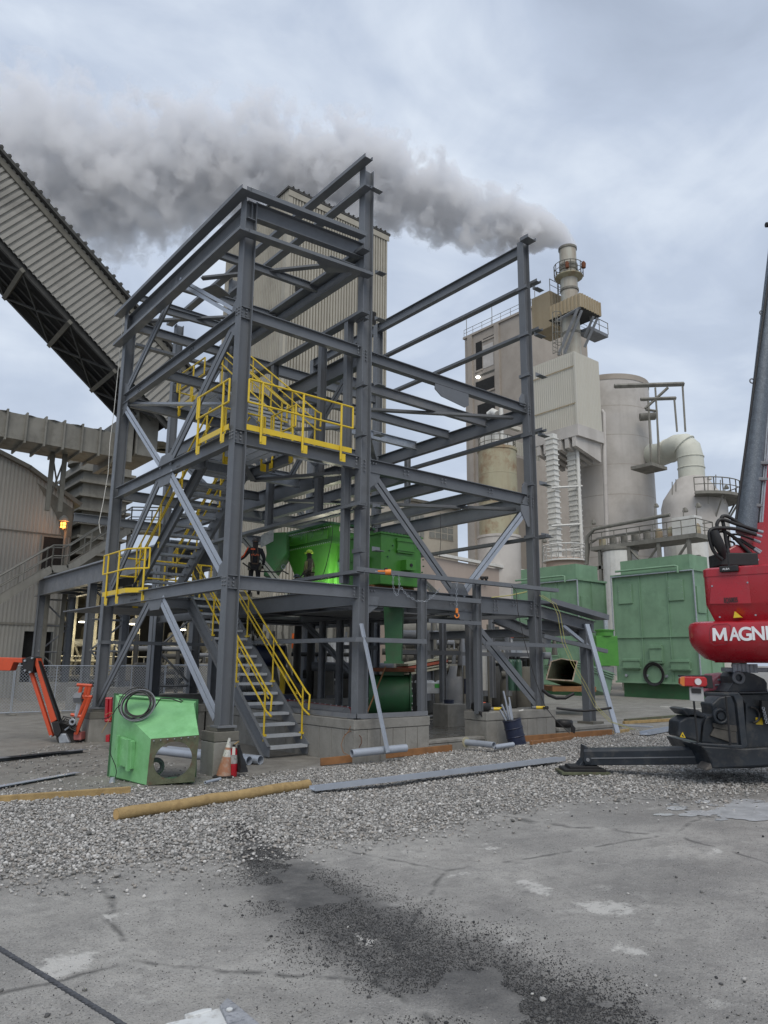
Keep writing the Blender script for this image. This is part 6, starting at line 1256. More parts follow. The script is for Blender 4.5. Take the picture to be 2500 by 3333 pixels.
board('light steel strip on the gravel between lean-to post and machine','steel_strip','steel bar',atg(2020,2360,.03),atg(2125,2366,.03),.1,.05,GALVL,'steel sections lying on the yard'); board('short folded steel channel pointing at the dark machine','steel_channel','steel channel',atg(2096,2392,.05),atg(2240,2366,.05),.22,.1,GALVL,'steel sections lying on the yard',prof=pan(.26,.1),part='channel')
board('white bar lying on the yard behind the red machine','steel_strip','steel bar',atg(2150,2300,.03),atg(2320,2310,.03),.06,.05,WHITEP,'steel sections lying on the yard')
for (u,v) in ((-40,2488),(20,2482)): board('grey steel section in the pile left of the red boom, %s one'%('front' if v>2485 else 'rear'),'steel_section','steel bar',atg(u,v-20,.08),atg(u+250,v-45,.08),.15,.12,STEELD,'steel sections lying on the yard',prof=cprof(.14,.2,.01),part='section')
# leaning bars
a=at(1263,2449,d=17.6);b=at(1176,2030,d=17.9); T=thing('leaning_bar','flat light grey bar leaning against the middle column from the pipe','steel bar',tuple(a),'leaning bars'); MB().ext(RECT(.13,.05),a,b).build('bar',GALVL,T,bevel=.004)
a=at(2010,2386,d=22.0);b=at(1910,2032,d=23.0); T=thing('leaning_bar','flat light grey bar leaning against the lean-to eave at the right','steel bar',tuple(a),'leaning bars'); MB().ext(RECT(.16,.06),a,b).build('bar',GALVL,T,bevel=.004)
a=at(1196,2318,d=20.5);b=at(1255,2170,d=21); T=thing('thin_brown_rod','thin brown rod leaning by the fan casing','rod',tuple(a)); MB().tube([a,b],.02,6).build('rod',WOODR,T)
T=thing('wire_loop','thin brown wire loop hanging on the front wall','wire',tuple(at(1140,2420,d=18.0))); pts=[at(*c_,d=17.75) for c_ in ((1148,2348),(1135,2380),(1118,2400),(1110,2425),(1118,2450),(1135,2458))]; MB().tube(pts,.008,5).build('wire',WOODR,T,smooth=60); pts=[at(*c_,d=17.75) for c_ in ((1122,2392),(1140,2380),(1160,2383),(1176,2400),(1177,2418),(1168,2435))]; MB().tube(pts,.007,5).build('wire',RUST,T,smooth=60)
# bag, tools, tyre on the walls
b=at(1566,2316,d=21); T=thing('tool_bag','open black tool bag slumped on the right-hand front wall','tool bag',tuple(b)); b.z=1.0
m=MB(); m.lathe(b,[(.22,0),(.28,.04),(.27,.18),(.23,.22),(.18,.16),(.02,.12)],16); o=m.build('bag',BLACK,T,smooth=60); pz('side_flap',[(1558,2315),(1592,2316),(1590,2342),(1570,2338)],20.5,.05,BLACK,T)
MB().obox(b+V((0,0,.2))+LR*.02,LR*.12,FW*.05,V((0,0,.03))).build('red_rag',REDO,T,bevel=.02)
for (u,v,lab,mt) in ((1625,2306,'yellow and black cordless drill lying right of the tool bag',YEL),(1763,2315,'yellow and black power tool at the foot of the right front column',YEL)):
    b=at(u,v,d=21.2 if u<1700 else 22); b.z=1.04; T=thing('power_tool',lab,'power tool',tuple(b),'power tools on the wall'); MB().cyl(b-LR*.16,b+LR*.10,.045,10).build('body',mt,T,smooth=50); MB().cyl(b-LR*.28,b-LR*.16,.035,8,.045).build('chuck',STEELD,T,smooth=50); MB().obox(b+LR*.06-V((0,0,.0))-FW*.08,LR*.03,FW*.06,V((0,0,.03))).build('grip',BLACK,T,bevel=.008); MB().obox(b+LR*.15,LR*.05,FW*.05,V((0,0,.04))).build('battery',BLACK,T,bevel=.008)
b=at(1835,2358,d=22.6); T=thing('rubber_ring','black rubber ring lying on the low concrete step','rubber ring',tuple(b)); b.z=.455; MB().lathe(b,[(.24,0),(.27,.04),(.27,.16),(.24,.2),(.17,.2),(.17,0)],24).build('ring',BLACK,T,smooth=40); pz('strap',[(1858,2350),(1874,2370),(1872,2386),(1860,2386)],21.9,.04,BLACK,T)
b=atg(1706,2405); T=thing('grey_bucket','small dark grey bucket behind the tilted blue drum','bucket',tuple(b)); MB().lathe(b,[(.13,0),(.15,.2),(.155,.2),(.14,.02)],18).build('pail',STEELD,T,smooth=50)
T=thing('paper_scrap','white paper scrap on the right-hand front wall','paper',(0,0,1)); p=at(1690,2320,d=21.0); p.z=.995; MB().add([tuple(p),tuple(p+LR*.12+V((0,0,.02))),tuple(p+LR*.14+FW*.12+V((0,0,.05))),tuple(p+FW*.1+V((0,0,.01)))],[(0,1,2,3)]).build('scrap',WHITEP,T)
# chains and hoist
def chain(label,pts,d,r=.022):
    P_=[at(u,v,d=d) for u,v in pts]; T=thing('chain',label,'chain',tuple(P_[0]),'lifting chains'); m=MB(); L_=0; i=0
    for a,b in zip(P_,P_[1:]):
        n=max(1,int((b-a).length/.055))
        for k in range(n):
            c=a.lerp(b,(k+.5)/n); dr=(b-a).normalized(); ax=(LR if i%2 else FW); i+=1
            sd=dr.cross(ax).normalized(); m.tube([c-dr*.035-sd*.0,c-dr*.02+sd*.018,c+dr*.02+sd*.018,c+dr*.035,c+dr*.02-sd*.018,c-dr*.02-sd*.018],.0065,4,True)
    m.build('links',GALV,T)['kind']='stuff'; return T,P_
chain('bright chain loop hanging over the front girt left post',[(1280,1870),(1279,1900),(1283,1925),(1290,1940),(1297,1930),(1300,1905),(1298,1872)],17.4)
chain('chain sagging along the first floor beam between two posts',[(1305,1912),(1325,1938),(1355,1956),(1385,1958),(1410,1942),(1432,1915)],17.7)
T,P_=chain('chain with an orange hook hanging at the right-hand front post',[(1487,1895),(1486,1930),(1487,1980)],18.3); q=P_[-1]; MB().cyl(q-V((0,0,.12)),q,.035,8).build('hook_body',ORANGE,T,smooth=50); MB().torus(q-V((0,0,.18)),FW,.05,.016,16,6,-R_(60),R_(200)).build('hook',ORANGE,T,smooth=50)
b=at(1262,1862,d=17.5); T=thing('lever_hoist','orange lever chain hoist resting on the front girt','hoist',tuple(b)); MB().cyl(b-LR*.06,b+LR*.08,.07,14).build('drum',ORANGE,T,smooth=50); MB().obox(b-LR*.14+V((0,0,.02)),LR*.10,FW*.03,V((0,0,.02))).build('lever',ORANGE,T,bevel=.006); MB().obox(b-LR*.04+V((0,0,.07)),LR*.04,FW*.04,V((0,0,.03))).build('gear_case',BLACK,T,bevel=.006); MB().tube([b-LR*.2,b-LR*.3+V((0,0,.02))],.012,5).build('hook_rod',GALV,T)
# long cables
def cable(label,pts,d,r,mat,nm='cable',dd=0):
    n=len(pts); P_=[at(u,v,d=d+dd*i/(n-1)) for i,(u,v) in enumerate(pts)]; T=thing(nm,label,'cable',tuple(P_[-1]),'hanging cables'); MB().tube(P_,r,5).build('strand',mat,T,smooth=60)
cable('black cable hanging down the right front column to the ground',[(1665,1905),(1680,1925),(1686,1990),(1705,2080),(1725,2150),(1745,2220),(1775,2300),(1810,2345),(1855,2387)],18.5,.010,BLACK,dd=-.5)
for i,o_ in enumerate((0,9)): cable('yellow cord from the right column down to the yard, %s strand'%('left','right')[i],[(1755+o_,1937),(1800+o_,1965),(1815+o_,2000),(1830+o_,2090),(1860+o_,2160),(1900+o_,2230),(1935+o_,2300),(1985+o_,2350),(2060+o_,2375)],18.7,.0065,pm('cord_yellow_%d'%i,(.36,.34,.12),.6),dd=-.6)
cable('pale rope hanging down the outside of the far left column',[(405,1010),(392,1120),(385,1200),(372,1330),(358,1440),(352,1540),(335,1640),(322,1700),(327,1736)],22.2,.011,WHITEP)
cable('yellow cords draped over the first floor beam by the right column',[(1600,1945),(1660,1938),(1715,1926)],18.6,.014,bpy.data.materials['cord_yellow_0'])
cable('black lanyard hanging from the second floor above the hopper',[(1085,1690),(1080,1760),(1062,1840),(1052,1870)],21.5,.010,BLACK)
cable('thin black wire hanging inside the right-hand bay',[(1434,1670),(1435,1760),(1431,1815)],18.6,.007,BLACK)
# braided rope crossing the near corner, white painted step at the bottom edge
T=thing('near_rope','dark braided rope crossing the near left corner','rope',(0,1,1)); P_=[at(u,v,d=1.9-.2*i/6) for i,(u,v) in enumerate(((-120,3030),(0,3089),(75,3135),(150,3180),(250,3242),(330,3292),(460,3372)))]
m=MB(); m.tube(P_,.0045,8); 
for ph in (0,2.1,4.2):
    q=[]
    for i in range(121):
        t=i/120*6; k=min(5,int(t)); c=P_[k].lerp(P_[k+1],t-k); dr=(P_[k+1]-P_[k]).normalized(); x=dr.cross(V((0,0,1))).normalized(); y=x.cross(dr); w_=i*.75+ph; q.append(c+(x*math.cos(w_)+y*math.sin(w_))*.0028)
    m.tube(q,.003,5)
m.build('braid',pm('rope_grey',(.06,.065,.075),.8,0,.3,60),T,smooth=60)
T=thing('white_step_corner','chipped white painted metal frame corner at the bottom edge','metal frame',(1,1,1)); d_=1.75
WCH=pm('chipped_white',(.60,.62,.62),.4,0,.05,14,dirt=(.35,.34,.32),dscale=26,damt=.7)
def fz(pts,z,h,nm,mat,bev=.003): 
    P_=[at(u,v,z=z) for u,v in pts]; k=len(P_); MB().add([tuple(p) for p in P_]+[tuple(p-V((0,0,h))) for p in P_],[tuple(range(k)),tuple(range(k,2*k))[::-1]]+[(i,(i+1)%k,k+(i+1)%k,k+i)[::-1] for i in range(k)]).build(nm,mat,T,bevel=bev)
fz([(510,3345),(545,3328),(600,3316),(725,3275),(770,3400),(560,3440)],1.3,.05,'plate',WCH); fz([(604,3310),(600,3300),(660,3282),(690,3279),(690,3286)],1.305,.03,'lip',WCH)
fz([(716,3270),(740,3246),(756,3256),(845,3330),(880,3420),(790,3420)],1.312,.05,'corner_bracket',pm('chipped_bracket',(.28,.29,.31),.5,0,.3,40,dirt=(.08,.085,.10),dscale=45,damt=.8)); p=at(747,3288,z=1.3135); MB().cyl(p,p+V((0,0,.004)),.009,14).build('hole_light',WCH,T)
# ---- puddles on the slab, bright sky reflection painted into their colour
PUD=bpy.data.materials.new('puddle_water'); PUD.use_nodes=True; b_=PUD.node_tree.nodes['Principled BSDF']; b_.inputs['Base Color'].default_value=(.50,.52,.54,1); b_.inputs['Roughness'].default_value=.12; b_.inputs['IOR'].default_value=1.33; b_.inputs['Specular IOR Level'].default_value=.9
PUW=pm('sky_tinted_water',(.50,.515,.53),.22,0,.14,1.6,dirt=(.34,.345,.35),dscale=2.2,damt=.7,fine=.1)  # pale base colour paints in the sky reflected by the water
def blob(nm,u,v,ru,rv,mat,kind='structure',dz=.012,seed=0,amp=.35,n=40):
    vs=[]
    for i in range(n):
        t=2*math.pi*i/n; k=1+amp*mnoise.fractal(V((math.cos(t)*1.3+seed,math.sin(t)*1.3,seed*.7)),1,2,4); p=atg(u+ru*k*math.cos(t),v+rv*k*math.sin(t)); vs.append((p.x,p.y,gz(p.x,p.y)+.025*fbm(p.x,p.y,.35)+dz))
    o=MB().add(vs,[tuple(range(n))]).build(nm,mat); o['kind']=kind; return o
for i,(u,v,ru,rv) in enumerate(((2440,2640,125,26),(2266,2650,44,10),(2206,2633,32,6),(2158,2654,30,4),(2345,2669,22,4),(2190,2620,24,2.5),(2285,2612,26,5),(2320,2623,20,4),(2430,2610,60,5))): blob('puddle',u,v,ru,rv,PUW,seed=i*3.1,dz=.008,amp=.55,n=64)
# ---- red-orange boom lift at the left
BL=thing('boom_lift','orange-red folding boom lift with black knuckle, behind the far left pier','boom lift',tuple(at(230,2420,d=21.7))); D=21.5
f=lambda a,b:(.4412*a,2050+.441*b)
pz('upper_boom',[(-120,200),(165,207),(163,245),(100,240),(75,302),(-120,300)],D,.35,REDO,BL,.02,f)
pz('boom_arm',[(245,215),(275,210),(300,300),(420,665),(375,690)],D-.05,.3,REDO,BL,.02,f); pz('lower_link',[(207,305),(232,300),(390,785),(365,795)],D+.0,.14,REDO,BL,.02,f)
pz('knuckle',[(163,215),(230,195),(255,205),(240,315),(190,322),(165,290)],D-.15,.5,BLACK,BL,.02,f); pz('hose_track',[(280,228),(303,280),(422,620),(440,690),(420,665),(300,300)],D-.08,.2,BLACK,BL,.01,f)
pz('base_joint',[(378,680),(430,675),(452,750),(430,790),(400,780)],D-.15,.5,BLACK,BL,.02,f); pz('grey_hood',[(415,765),(485,765),(515,835),(430,840)],D-.1,.7,GALV,BL,.03,f); 
MB().cyl(at(*f(505,775),d=D),at(*f(505,775),d=D+.4),.32,22).build('wheel',TYRE,BL,smooth=40); pz('foot_casting',[(540,760),(600,755),(598,815),(540,815)],D,.4,pm('pale_red',(.42,.13,.12),.6),BL,.03,f)
for a_,b_,r_,mt in (((570,405),(680,412),.05,REDO),((600,420),(585,480),.05,REDO),((640,420),(620,510),.05,REDO),((665,420),(650,485),.05,REDO),((600,490),(680,495),.05,REDO),((665,500),(560,770),.06,REDO),((640,500),(575,640),.05,REDO),((525,625),(600,640),.05,REDO),((585,545),(565,640),.07,GALV),((555,500),(610,500),.16,STEELD),((470,700),(550,650),.03,BLACK),((450,690),(540,700),.03,BLACK),((480,740),(545,690),.025,GALV)): MB().tube([at(*f(*a_),d=D-.1),at(*f(*b_),d=D-.1)],r_,6).build('linkage',mt,BL,smooth=50)
for k in range(5): MB().tube([at(*f(x,y),d=D-.2) for x,y in ((440+8*k,690),(470+10*k,640+15*k),(520,650+20*k),(560,700+12*k))],.02,5).build('hose',BLACK,BL,smooth=60)
MB().torus(at(*f(535,680),d=D-.25),FW,.07,.03,14,6).build('spring',GALV,BL)
for u,v in ((182,228),(235,208),(182,300),(218,312),(372,785)): p=at(*f(u,v),d=D-.2); MB().cyl(p,p+FW*.05,.03,8).build('pin',GALV,BL)
RS=thing('red_stand','red tubular stand seen between the far left pier and the pale green hopper','stand',tuple(at(355,2420,d=20)))
for a_,b_ in (((345,2275),(366,2275)),((349,2277),(346,2345)),((361,2277),(358,2345)),((343,2345),(362,2345))): MB().tube([at(*a_,d=20),at(*b_,d=20)],.05,6).build('tube',RED,RS)
pz('red_base',[(344,2392),(356,2392),(355,2415),(343,2415)],20,.3,RED,RS)
# ================================================================ RED TELEHANDLER
MK=1.16; at0=at
def at(u,v,x=None,y=None,z=None,d=None): return at0(u,v,x,y,z,d*MK if d is not None else None)
MG=thing('telehandler','big red rotating telehandler with dark chassis, outrigger and raised boom at the right edge','telehandler',tuple(cp(5.5,11.6,.5)))
g=lambda a,b:(2180+.3361*a,1850+.3361*b)   # two crops of the photograph used as measuring grids
h=lambda a,b:(2150+.4332*a,2050+.4334*b)
A_=R_(38); T_=LR*math.cos(A_)-FW*math.sin(A_); B_=LR*math.sin(A_)+FW*math.cos(A_)  # along the rear face, and into the machine
def plan(O,L_,rd,dep,ins):
    """rounded plan outline starting at O, straight along T_, inset by ins"""
    pts=[]; r=max(.02,rd-ins)
    pts.append(O+B_*dep+T_*ins)
    for i in range(9):
        t=math.pi/2*i/8; pts.append(O+T_*(rd-r*math.cos(t))+B_*(rd-r*math.sin(t)))
    pts.append(O+T_*L_+B_*ins); pts.append(O+T_*L_+B_*dep); return pts
def loft(nm,O,L_,rd,dep,levels,mat,par,sm=35):
    vs=[];k=None
    for z,ins in levels:
        P_=plan(V((O.x,O.y,0)),L_,rd,dep,ins); k=len(P_); vs+=[(p.x,p.y,z) for p in P_]
    n=len(levels); fs=[(j*k+i,j*k+(i+1)%k,(j+1)*k+(i+1)%k,(j+1)*k+i) for j in range(n-1) for i in range(k)]+[tuple(range(k))[::-1],tuple(range((n-1)*k,n*k))]
    return MB().add(vs,fs).build(nm,mat,par,smooth=sm)
dc=11.7; O=at(2222,2048,d=dc); Zr=lambda v,d=dc: at(2235,v,d=d).z
zt,zl,zb=Zr(2024),Zr(2100),Zr(2143)
loft('counterweight',O,3.2,.42,1.9,[(zt,.10),(zt-.03,.03),(zt-.09,0),(zl+.1,.0),(zl,.03),(zl-.1,.10),(zb,.24),(zb-.05,.40),(zb-.07,.7)],RED,MG)
O2=at(2284,1900,d=dc-.15); zt2=at(2284,1850,d=dc-.15).z; zc2=at(2284,1967,d=dc-.15).z
loft('engine_hood',O2,3.0,.16,1.5,[(zt2,.05),(zt2-.03,.0),(zt2-.16,.0),(zt2-.165,.012),(zc2,.012),(zc2-.02,.02),(zt-.0,.17)],RED,MG,25)
on=lambda Oo,a,z,e=.006: V((Oo.x,Oo.y,0))+T_*a-B_*e+V((0,0,z))
wl=lambda Oo,u,v: None
def face(Oo,u,v,off=.004):
    """the place on the rear face seen at (u, v)"""
    r=ray(u,v); P0=V((Oo.x,Oo.y,0))-B_*off; t=(P0-CP).dot(B_)/r.dot(B_); return CP+r*t
W_=pm('letter_white',(.72,.74,.76),.4)
a=face(O,*g(418,702)); b=face(O,*g(560,698)); hM=face(O,*g(425,578)).z-a.z
c0_=face(O,*g(800,692)); 
SZ=hM/.70
_m=[(0,0),(.04,.7),(.22,.7),(.5,.26),(.78,.7),(.96,.7),(1,0),(.80,0),(.775,.40),(.56,.06),(.44,.06),(.225,.40),(.20,0)]
_w=(b-a).length; _q=[a+T_*(x*_w)+V((0,0,y*SZ)) for x,y in _m]; _n=len(_q)
_mm=MB(); _idx=[(0,1,11,12),(1,2,10,11),(2,3,9,10),(3,4,8,9),(4,5,8),(5,6,7,8)]
_mm.add([tuple(p-B_*.005) for p in _q]+[tuple(p+B_*.004) for p in _q],[(0,1,11,12),(1,2,11),(2,3,9,10),(2,10,11),(3,4,8,9),(4,5,8),(5,6,7,8)]+[(i,_n+i,_n+(i+1)%_n,(i+1)%_n) for i in range(_n)]); _mm.build('letter',W_,MG)

def fit(o,w,par_a):  # widen a letter to its measured width
    xs=[v.co.x for v in o.data.vertices]; k=w/(max(xs)-min(xs)); 
    for v in o.data.vertices: v.co.x=(v.co.x-min(xs))*k
for ch,u0,u1,vb in (('A',580,686,697),('G',672,800,696),('N',803,925,691),('I',938,962,688)):
    p=face(O,*g(u0,vb)); q=face(O,*g(u1,vb)); o=text(ch,tuple(p),SZ,W_,MG,T_,(0,0,1),'letter',bold=.008); fit(o,(q-p).length,p)
m=MB(); ring=[face(O,*g(x,y),.003) for x,y in ((385,640),(390,580),(430,545),(560,535),(592,560),(580,680),(545,735),(430,745),(392,715))]; m.tube(ring,.004,4,True); m.build('sticker_edge',pm('sticker_trace',(.16,.03,.04),.6),MG)
p=face(O2,*g(528,332),.014); o=text('EQ50835',tuple(p),.125,INK,MG,T_,(0,0,1),'fleet_number',bold=.002); fit(o,(face(O2,*g(660,328),.014)-p).length,p)
pn=[face(O2,*g(x,y),.0) for x,y in ((405,112),(430,95),(720,70),(755,85),(768,130),(790,340),(385,345))]
def plate(nm,P_,th,mat,par=MG,bev=.0):
    k=len(P_); return MB().add([tuple(p-B_*th) for p in P_]+[tuple(p+B_*.03) for p in P_],[tuple(range(k)),tuple(range(k,2*k))[::-1]]+[(i,(i+1)%k,k+(i+1)%k,k+i)[::-1] for i in range(k)]).build(nm,mat,par,bevel=bev)
plate('hood_panel',pn,.004,RED,bev=.003)
tri=[face(O2,*g(x,y),.0) for x,y in ((633,418),(698,475),(622,480))]; t_=plate('warning_triangle',[p-B_*0+B_*.05 for p in tri],.09,YEL); 
plate('warning_figure',[face(O2,*g(x,y),-.04) for x,y in ((637,440),(665,465),(640,468))],.006,INK,t_)
for x,y in ((412,172),(755,137),(486,472),(833,452)): p=face(O2,*g(x,y),-.0); MB().cyl(p-B_*.015,p+B_*.02,.016,8).build('fastener',GALV,MG)
p=face(O2,*g(575,5),.03); SB=MB().obox(p,T_*.155,B_*.05,V((0,0,.055))).build('sensor_box',BLACK,MG,bevel=.015); MB().tube([p+V((0,0,.05)),p+V((0,0,.32)),p+V((0,0,.42))+B_*.1],.014,6).build('sensor_lead',BLACK,SB)
text('ALBA',tuple(p-T_*.1-B_*.053-V((0,0,.02))),.05,W_,SB,T_,(0,0,1),'sensor_print')
# boom, tube and hoses
def slab(nm,pts,d,dep,mat,bev=.02,par=MG): return pz(nm,pts,d,dep,mat,par,bev)
GAL2=pm('boom_tube_grey',(.10,.12,.145),.5,.2,.2,9,dirt=(.22,.25,.28),dscale=40,damt=.6)
lo_=at(2428,1735,d=11.9); hi_=at(2546,610,d=11.9); MB().cyl(lo_,hi_,.185,20,.13).build('boom_cylinder',GAL2,MG,smooth=50)
MB().tube([at(2396,1690,d=11.8),at(2503,900,d=11.8),at(2545,600,d=11.8)],.025,6).build('edge_pipe',BLACK,MG,smooth=50)
slab('boom_side',[(2446,1800),(2485,1500),(2500,1330),(2545,800),(2575,600),(2760,600),(2760,1880),(2440,1880)],12.2,.6,RED,.04)
slab('boom_black_rail',[(2462,1700),(2477,1700),(2540,900),(2528,900)],12.0,.15,BLACK)  # black strip between the grey cylinder and the red boom
for o_ in (0,7): MB().tube([at(2474+o_,1700,d=11.85),at(2486+o_,1540,d=11.85),at(2493+o_,1440,d=11.85),at(2512+o_,1200,d=11.85)],.018,6).build('hydraulic_line',GALV,MG,smooth=50)
for v,u in ((1646,2462),(1560,2478),(1508,2489)): MB().obox(at(u,v,d=11.8),LR*.10,FW*.05,V((0,0,.03))).build('line_clamp',STEELD,MG,bevel=.01)
for (u,v) in ((2484,1018),(2452,1240)): MB().torus(at(u-4,v,d=11.85),FW,.045,.014,14,5).build('lug',STEELD,MG)
JB=MB().tube([at(2493,732,d=12.0),at(2700,715,d=12.0)],.055,10).build('boom_head_roller',BLACK,MG,smooth=50)
k6=lambda a,b:(2150+.3941*a,1550+.394*b)
hs=[((510,690),(440,620),(405,510),(410,450),(470,428),(620,436),(790,485)),((505,670),(470,440),(470,385),(510,358),(640,400),(800,450)),((560,640),(520,400),(505,340),(560,335),(700,420),(800,450)),((545,660),(500,560),(470,470),(520,455),(600,500),(700,600),(770,665)),((560,640),(530,500),(560,470),(640,520),(780,610)),((575,600),(560,500),(620,480),(700,500),(780,530)),((600,520),(660,520),(740,570),(790,600)),((520,700),(515,670),(560,660),(660,665),(700,690)),((530,708),(600,690),(700,660),(690,620),(660,640)),((555,580),(550,545),(580,540),(610,560),(600,620))]
HB=MB().obox(at(*k6(600,700),d=11.7),LR*.35,FW*.25,V((0,0,.12))).build('valve_bank',BLACK,MG,bevel=.02)
for i,pts in enumerate(hs):
    P_=[at(*k6(*p),d=11.45+.04*i) for p in pts]; Q=[]
    for j in range(len(P_)-1):
        p0=P_[max(0,j-1)];p1=P_[j];p2=P_[j+1];p3=P_[min(len(P_)-1,j+2)]
        for s_ in range(5): t=s_/5; Q.append(.5*((2*p1)+(p2-p0)*t+(2*p0-5*p1+4*p2-p3)*t*t+(3*p1-p0-3*p2+p3)*t**3))
    Q.append(P_[-1]); MB().tube(Q,.034 if i<4 else .02,8).build('hose',BLACK,MG,smooth=60)
    if i<7: q=Q[-1]; dr=(Q[-1]-Q[-3]).normalized(); MB().cyl(q-dr*.03,q+dr*.10,.03,8).build('hose_fitting',GALV,MG,smooth=50)
MB().tube([at(*k6(440,450),d=11.4),at(*k6(470,540),d=11.4),at(*k6(510,620),d=11.45),at(*k6(515,680),d=11.5)],[.07,.10,.08,.05],10).build('hose_wrap',BLACK,MG,smooth=60)
pz('boom_foot',[(2345,1835),(2365,1790),(2400,1770),(2440,1790),(2450,1850)],11.6,.5,RED,MG,.03)
# chassis
pz('chassis_body',[(560,480),(808,470),(1100,470),(1100,1010),(700,1040),(400,1045),(350,960),(290,860),(640,890),(640,560)],11.75,1.6,NAVY,MG,.03,h)
pz('hub_plate',[(380,560),(440,505),(560,480),(600,560),(600,880),(310,850),(320,720),(345,650),(395,640),(390,590)],11.7,.5,NAVY,MG,.03,h)
m=MB(); q=at(*h(452,648),d=11.6); m.torus(q,FW,.115,.035,24,8); m.cyl(q-FW*.02,q+FW*.1,.06,16); m.build('hub_ring',NAVY,MG,smooth=50)
pz('dust_pocket',[(375,795),(405,740),(570,770),(575,850),(540,850)],11.66,.05,pm('pocket_dust',(.10,.095,.085),.8,0,.2,8),MG,.01,h); pz('dust_band',[(395,700),(575,720),(578,765),(560,768),(410,735),(398,730)],11.66,.05,bpy.data.materials['pocket_dust'],MG,.01,h)
pz('front_fender',[(140,690),(205,650),(300,655),(350,650),(315,700),(300,845),(135,805)],11.5,.5,NAVY,MG,.03,h); pz('fender_lip',[(155,595),(200,588),(290,605),(350,645),(335,665),(250,640),(205,648)],11.45,.6,NAVY,MG,.03,h)
t_=pz('warning_triangle',[(167,768),(190,812),(148,806)],11.47,.02,YEL,MG,.0,h); pz('warning_figure',[(165,785),(178,803),(160,798)],11.465,.004,INK,t_,.0,h)
# hinged guard frame
for nm,pts in (('guard_bar',[(325,468),(590,470),(590,500),(330,492)]),('guard_bar',[(545,488),(590,472),(620,510),(655,880),(610,890),(575,560)]),('guard_bar',[(240,848),(610,865),(655,885),(610,895),(250,862)])): pz(nm,pts,11.35,.12,NAVY,MG,.015,h)
for x0_,y0_,x1_,y1_ in ((250,535,280,845),(490,500,525,860)): MB().tube([at(*h(x0_,y0_),d=11.33),at(*h(x1_,y1_),d=11.33)],.02,6).build('guard_rod',BLACK,MG,smooth=50)
pz('deck_lip',[(600,470),(1100,455),(1100,475),(600,480)],11.6,.8,NAVY,MG,.01,h)
pz('slew_bracket',[(545,420),(540,350),(560,320),(640,315),(700,330),(780,370),(800,400),(800,470),(500,465),(545,400)],11.9,.5,NAVY,MG,.02,h); MB().torus(at(*h(588,360),d=11.87),FW,.09,.03,20,6).build('pin_ring',STEELD,MG,smooth=50)
# light cluster
lens_r=pm('lens_red',(.35,.008,.01),.15,0,.05,20,coat=.5); lens_a=pm('lens_amber',(.50,.15,.02),.2,coat=.5); lens_w=pm('lens_clear',(.55,.55,.56),.15,coat=.5)
pz('lamp_bracket',[(180,342),(388,342),(400,440),(350,440),(350,430),(180,350)],11.15,.3,BLACK,MG,.01,h)
LC=pz('light_cluster',[(150,362),(168,350),(335,352),(352,366),(355,410),(345,428),(170,424),(148,405)],11.02,.1,lens_r,MG,.02,h); pz('amber_lens',[(150,362),(165,352),(182,352),(182,423),(168,422),(148,404)],11.0,.02,lens_a,LC,.004,h)
q=at(*h(283,390),d=11.0); MB().cyl(q-FW*.005,q+FW*.03,.055,20).build('clear_lens',lens_w,LC,smooth=50)
pz('plate_holder',[(218,432),(322,432),(330,540),(224,532)],11.08,.03,GREYC,MG,.005,h); pz('plate_light',[(235,440),(305,442),(308,478),(237,474)],11.06,.03,BLACK,MG,.004,h)
pz('yellow_sticker',[(715,658),(768,662),(770,714),(718,710)],11.745,.01,YEL,MG,.0,h)
MB().torus(at(*h(690,640),d=11.7),FW,.13,.02,20,6,-R_(100),R_(90)).build('grab_handle',BLACK,MG,smooth=50)
pz('tool_latch',[(760,530),(808,535),(900,540),(900,720),(790,700),(765,600)],11.6,.1,BLACK,MG,.01,h)
for i in range(9): MB().torus(at(*h(773+3*i,590+13*i),d=11.55),(LR if i%2 else FW),.022,.006,10,4).build('chain_link',GALV,MG)
pz('rear_mudguard',[(395,380),(450,335),(550,325),(640,330),(600,440),(330,465),(345,445)],12.4,.7,pm('mudguard_pink',(.45,.10,.13),.5,0,.2,5,dirt=(.50,.35,.36),dscale=4,damt=.6),MG,.02,h)
for (a_,b_) in (((455,345),(545,345)),((430,375),(545,370)),((410,415),(540,412))): MB().tube([at(*h(*a_),d=12.38),at(*h(*b_),d=12.38)],.02,4).build('grip_strip',GREYC,MG)
for i in range(6): q=at(*h(560+30*i,290),d=12.0); MB().cyl(q-V((0,0,.08)),q+V((0,0,.08)),.05,10).build('valve_spool',GALV,MG,smooth=50)
MB().obox(at(*h(640,300),d=12.1),LR*.42,FW*.1,V((0,0,.04))).build('valve_body',GALV,MG,bevel=.01)
